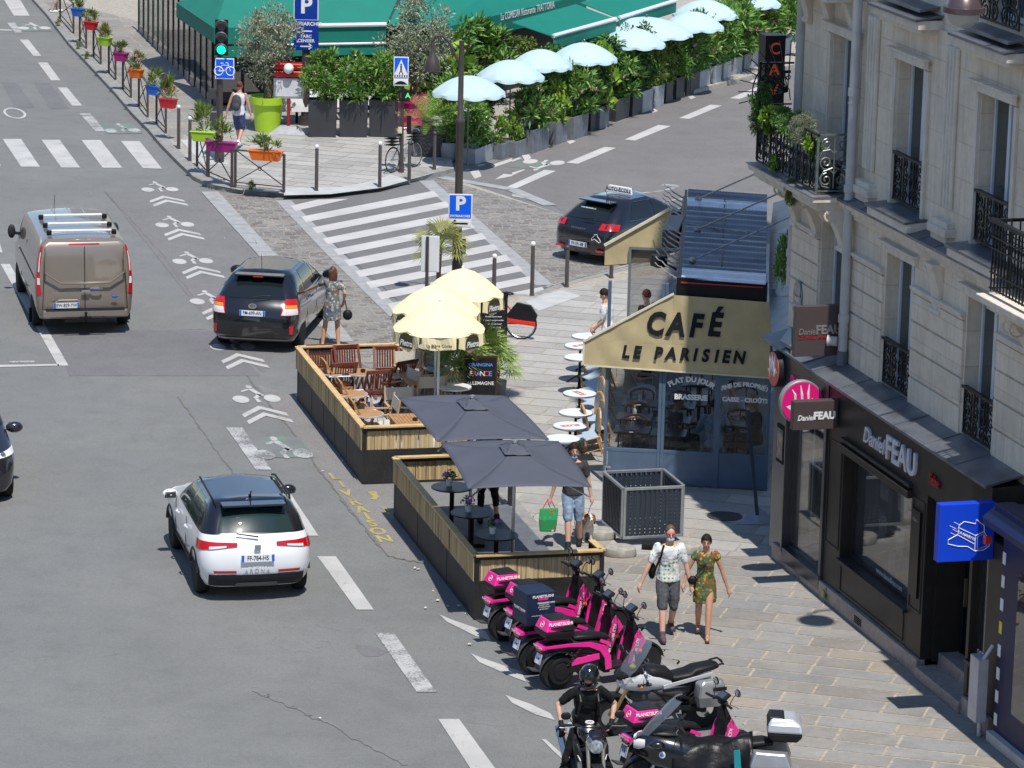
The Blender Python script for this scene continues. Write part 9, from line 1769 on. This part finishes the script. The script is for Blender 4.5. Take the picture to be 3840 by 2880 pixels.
b=MB();b.tube([(0,0,H_-.45),(-.10,0,H_-.38),(-.28,0,H_-.02),(-.42,0,H_+.10),(-.55,0,H_+.08),(-.60,0,H_-.02)],.030,8);b.build('arm',M_POST,t);b=MB();b.lathe([(.02,.02),(.04,-.12),(.06,-.3),(.14,-.42),(.17,-.58),(.17,-.66),(.15,-.66)],(-.60,0,H_),20);b.build('lamp_bell',M_POST,t,smooth=True);b=MB();b.ell((-.60,0,H_-.67),(.10,.10,.12));b.build('lamp_glass',M_CGLASS,t,smooth=True)
o,c,w,h=panel(t,P,6,1660,1872,20,234,M_SBL2,y=-.13);text('P',M_WHITE,o,FM(c,0,.06),.42,.002,bold=.014);text('PATRIARCHES',M_WHITE,o,FM(c,0,-.20),.066,.002,bold=.002);o,c,w,h=panel(t,P,6,1655,1862,237,304,M_WHITE,y=-.13);arrow(o,c,.35,-1,M_BLK);panel(t,P,6,1695,1815,405,535,M_PLB,'pedestrian_lamp',M_PLB,.12)
P=g(1,1895,1400,SW);t=pole('traffic_light','traffic light showing green with a blue bicycle sign below it','traffic light',P,hz(P,1,1900,180)-SW,.09);o,c,w,h=panel(t,P,1,1857,1972,170,478,M_PLB,'signal_head',M_PLB,-.16)
for k,mm in enumerate((M_GPL,M_GPL,M_GLOW)):z_=c[2]+h*(.33-.33*k);b=MB();b.cyl((c[0],c[1]-.01,z_),(c[0],c[1]-.03,z_),.12,n=20);b.build('lens',mm,o);b=MB();b.tube([(c[0]+.14*math.cos(a),c[1]-.10,z_+.14*math.sin(a))for a in[PI*i/8 for i in range(9)]],.03,5);b.build('visor',M_GPL,o)
o,c,w,h=panel(t,P,1,1857,2024,505,681,M_SBL2,y=-.14);b=MB();X,Y_,Z0=c[0],c[1]-.018,c[2]
for sx in(-1,1):b.torus((X+sx*.15,Y_,Z0-.06),.11,.012,'Y',20,4)
b.tube([(X-.15,Y_,Z0-.06),(X-.06,Y_,Z0+.09),(X+.10,Y_,Z0+.09),(X-.01,Y_,Z0-.06),(X-.15,Y_,Z0-.06)],.011,4);b.tube([(X+.15,Y_,Z0-.06),(X+.08,Y_,Z0+.15),(X+.03,Y_,Z0+.15)],.011,4);b.bar((X-.10,Y_,Z0+.14),(X-.03,Y_,Z0+.14),.02);b.build('bicycle_mark',M_WHITE,o);panel(t,P,1,1800,1866,765,856,M_GPL,'side_box',M_GPL,-.12);o,c,w,h=panel(t,P,1,1812,1880,970,1120,M_GPL,'low_signal',M_GPL,-.14)
P=g(6,1470,1080,SW);t=pole('sign_back','grey back of a square road sign on a brown pole above the yellow parasols','sign',P,hz(P,6,1480,385)-SW,.04);panel(t,P,6,1425,1587,380,690,M_RBAR,'panel',M_RBAR,.06)
def bicycle(label,A_,B_,m,rear=None,basket=False):
 t=thing('bicycle',label,'bicycle',((A_.x+B_.x)/2,(A_.y+B_.y)/2,SW),math.atan2(B_.y-A_.y,B_.x-A_.x));h=.53;r=.33
 for nm,x in(('rear_wheel',-h),('front_wheel',h)):b=MB();b.torus((x,0,r),r-.01,.016,'Y',32,6);o=b.build(nm,M_TYRE,t,smooth=True);b=MB();b.torus((x,0,r),r-.035,.008,'Y',28,4);[b.bar((x,0,r),(x+(r-.03)*math.cos(k*.393),0,r+(r-.03)*math.sin(k*.393)),.003)for k in range(16)];b.cyl((x,-.04,r),(x,.04,r),.025,n=8);b.build('rim',M_ALU,o)
 b=MB();K_=(-.08,0,.29);S_2=(-.20,0,.72);F_=(.38,0,.78);[b.tube(p,.017,6)for p in([K_,S_2],[K_,F_],[(-.17,0,.62),(.36,0,.68)],[K_,(-h,0,r)],[S_2,(-h,0,r)],[F_,(.42,0,.62),(h,0,r)])];b.cyl((-.08,-.06,.29),(-.08,.06,.29),.07,n=12);b.build('frame',m,t)
 if rear:b=MB();b.bar((-h-.3,0,.34),(-.05,0,.40),.09,.10);b.bar((-.05,0,.4),(-.2,0,.72),.06);b.bar((-.08,0,.30),(.36,0,.76),.075);b.build('red_shell',m,t,bevel=.02)
 b=MB();b.tube([S_2,(-.24,0,.90)],.014,6);b.ell((-.25,0,.93),(.13,.07,.035),12,6);b.build('saddle',M_BLK,t,smooth=True);b=MB();b.tube([(.38,0,.78),(.36,0,.98),(.40,0,1.0)],.014,6);b.tube([(.28,-.28,1.0),(.40,-.15,1.02),(.40,.15,1.02),(.28,.28,1.0)],.013,6);b.build('handlebar',M_PLB if rear else M_ALU,t)
 if rear:b=MB();b.prism([(-h-.34,-.04,.52),(-h-.2,-.04,.72),(-h+.1,-.04,.76),(-h+.3,-.04,.5),(-h+.22,-.04,.36),(-h-.3,-.04,.40)],(0,.08,0));rp_=b.build('wheel_cover',M_PLB,t,bevel=.01);text('On Lime',M_WHITE,rp_,Matrix.Translation((-h,-.045,.52)),.09,.002)
 for x,on in((-h-.02,basket),(h,basket)):
  if on:b=MB();[b.box((x-(.0 if x<0 else .05),0,z_),(.34,.28,.012))for z_ in(.72,.80,.88,.94)];b.build('basket',M_PLB,t)
 return t
bicycle('grey city bicycle with two baskets chained to the crossing sign pole',g(2,1165,1495,SW),g(2,1385,1440,SW),M_ALU,basket=True);A_=G((1400+2040/3.687,940+1225/3.687),SW);bicycle('red and black hire bicycle standing behind the menu chalkboard',A_,A_+Vector((-1.04,.25,0)),mat('hire red',(.80,.03,.01),.35,var=0),rear=True)
def board(label,P,w,h,rz,lines,top):
 t=thing('chalkboard',label,'chalkboard',(P.x,P.y,SW),rz);b=MB();b.box((0,0,h/2+.05),(w,.03,h));b.build('frame',M_DW if top!='Pietra' else M_BLK,t);b=MB();b.box((0,-.018,h/2+.05),(w-.06,.006,h-.08));o=b.build('slate',mat('slate board',(.015,.015,.017),.6,var=.3,scale=6),t)
 for s_,z_,sz,m in lines:text(s_,m,o,Matrix.Translation((0,-.023,z_)),sz,.001,bold=sz*.02)
 return t
P=G((1400+1650/3.687,940+1450/3.687),SW);M_CR=mat('chalk red',(.7,.05,.05),.7,var=0);M_CB=mat('chalk blue',(.1,.3,.8),.7,var=0);rr=random.Random(4)
board('tall black menu chalkboard with white handwriting beside the yellow parasols',P,.55,1.25,.1,[('Pietra',1.15,.13,M_WHITE),('ENTRÉES',1.03,.05,M_WHITE)]+[(s_,.95-.075*k,.04,M_WHITE)for k,s_ in enumerate(('Burratine, coquette, pesto','PLATS','Risotto, sauce cèpes','Cuisse de canard confite','Entrecôte de boeuf','Ravioles de chèvre','Pavé de saumon','Tarte fine aux figues','DESSERTS','Moelleux au chocolat','Café gourmand'))],'Pietra')
P=G(c1(1935,640),SW+.4);board('wooden framed chalkboard announcing a football match between the two palms',Vector((P.x,P.y,0)),.62,1.15,.05,[(' '*(2*k)+c_+' '*(10-2*k),.86,.13,(M_WHITE,M_CR,M_CB)[k%3])for k,c_ in enumerate('FRANCE')]+[('ORANGINA',1.03,.085,M_CB),('ALLEMAGNE',.68,.09,M_WHITE)],'O')
t=thing('balcony_plants','mass of trailing green and violet flowered plants on the corner balcony','plants');t.matrix_world=dr1.matrix_world.copy()
for k,(x,z_,kd_,s_)in enumerate(((-2.55,7.1,'yew',.45),(-2.6,6.75,'bam',.5),(-2.0,7.1,'fat',.42),(-1.5,7.15,'ole',.38),(-1.0,7.1,'ole',.42),(-.5,7.15,'olv',.24),(-.1,7.0,'fat',.36),(-1.7,6.5,'fat',.25),(-.9,6.1,'bam',.3))):foliage(t,kd_,3 if kd_=='ole' else k%3,z_-.15,(s_,s_*.8,s_),k,(x,BY+.02),0)
b=MB();b.lathe([(.14,0),(.19,.42),(.21,.42),(.21,.46),(.16,.46),(0,.42)],(0,.26,6.35),20);b.build('flower_pot',M_BROWN,t,smooth=True)
t=thing('climber','green climber hanging on the wall above the corrugated roof','plant');t.matrix_world=dr1.matrix_world.copy();foliage(t,'ole',1,4.1,(.28,.25,.75),1,(-3.3,.75),0)
for n_,x,y,lb in((16,520,230,'weed with narrow leaves at the foot of the black shopfront'),(1,500,225,'green weed on the kerb below the first railing'),(1,680,425,'grass tuft on the kerb edge, upper left'),(1,750,510,'small weed on the kerb edge under the red flower box'),(1,2175,1640,'thin weed beside the corner railing')):P=g(n_,x,y,SW);t=thing('weed',lb,'weed',(P.x,P.y,SW));foliage(t,'tuft',0,-.05,(.5,.5,.7),x,stems=0)
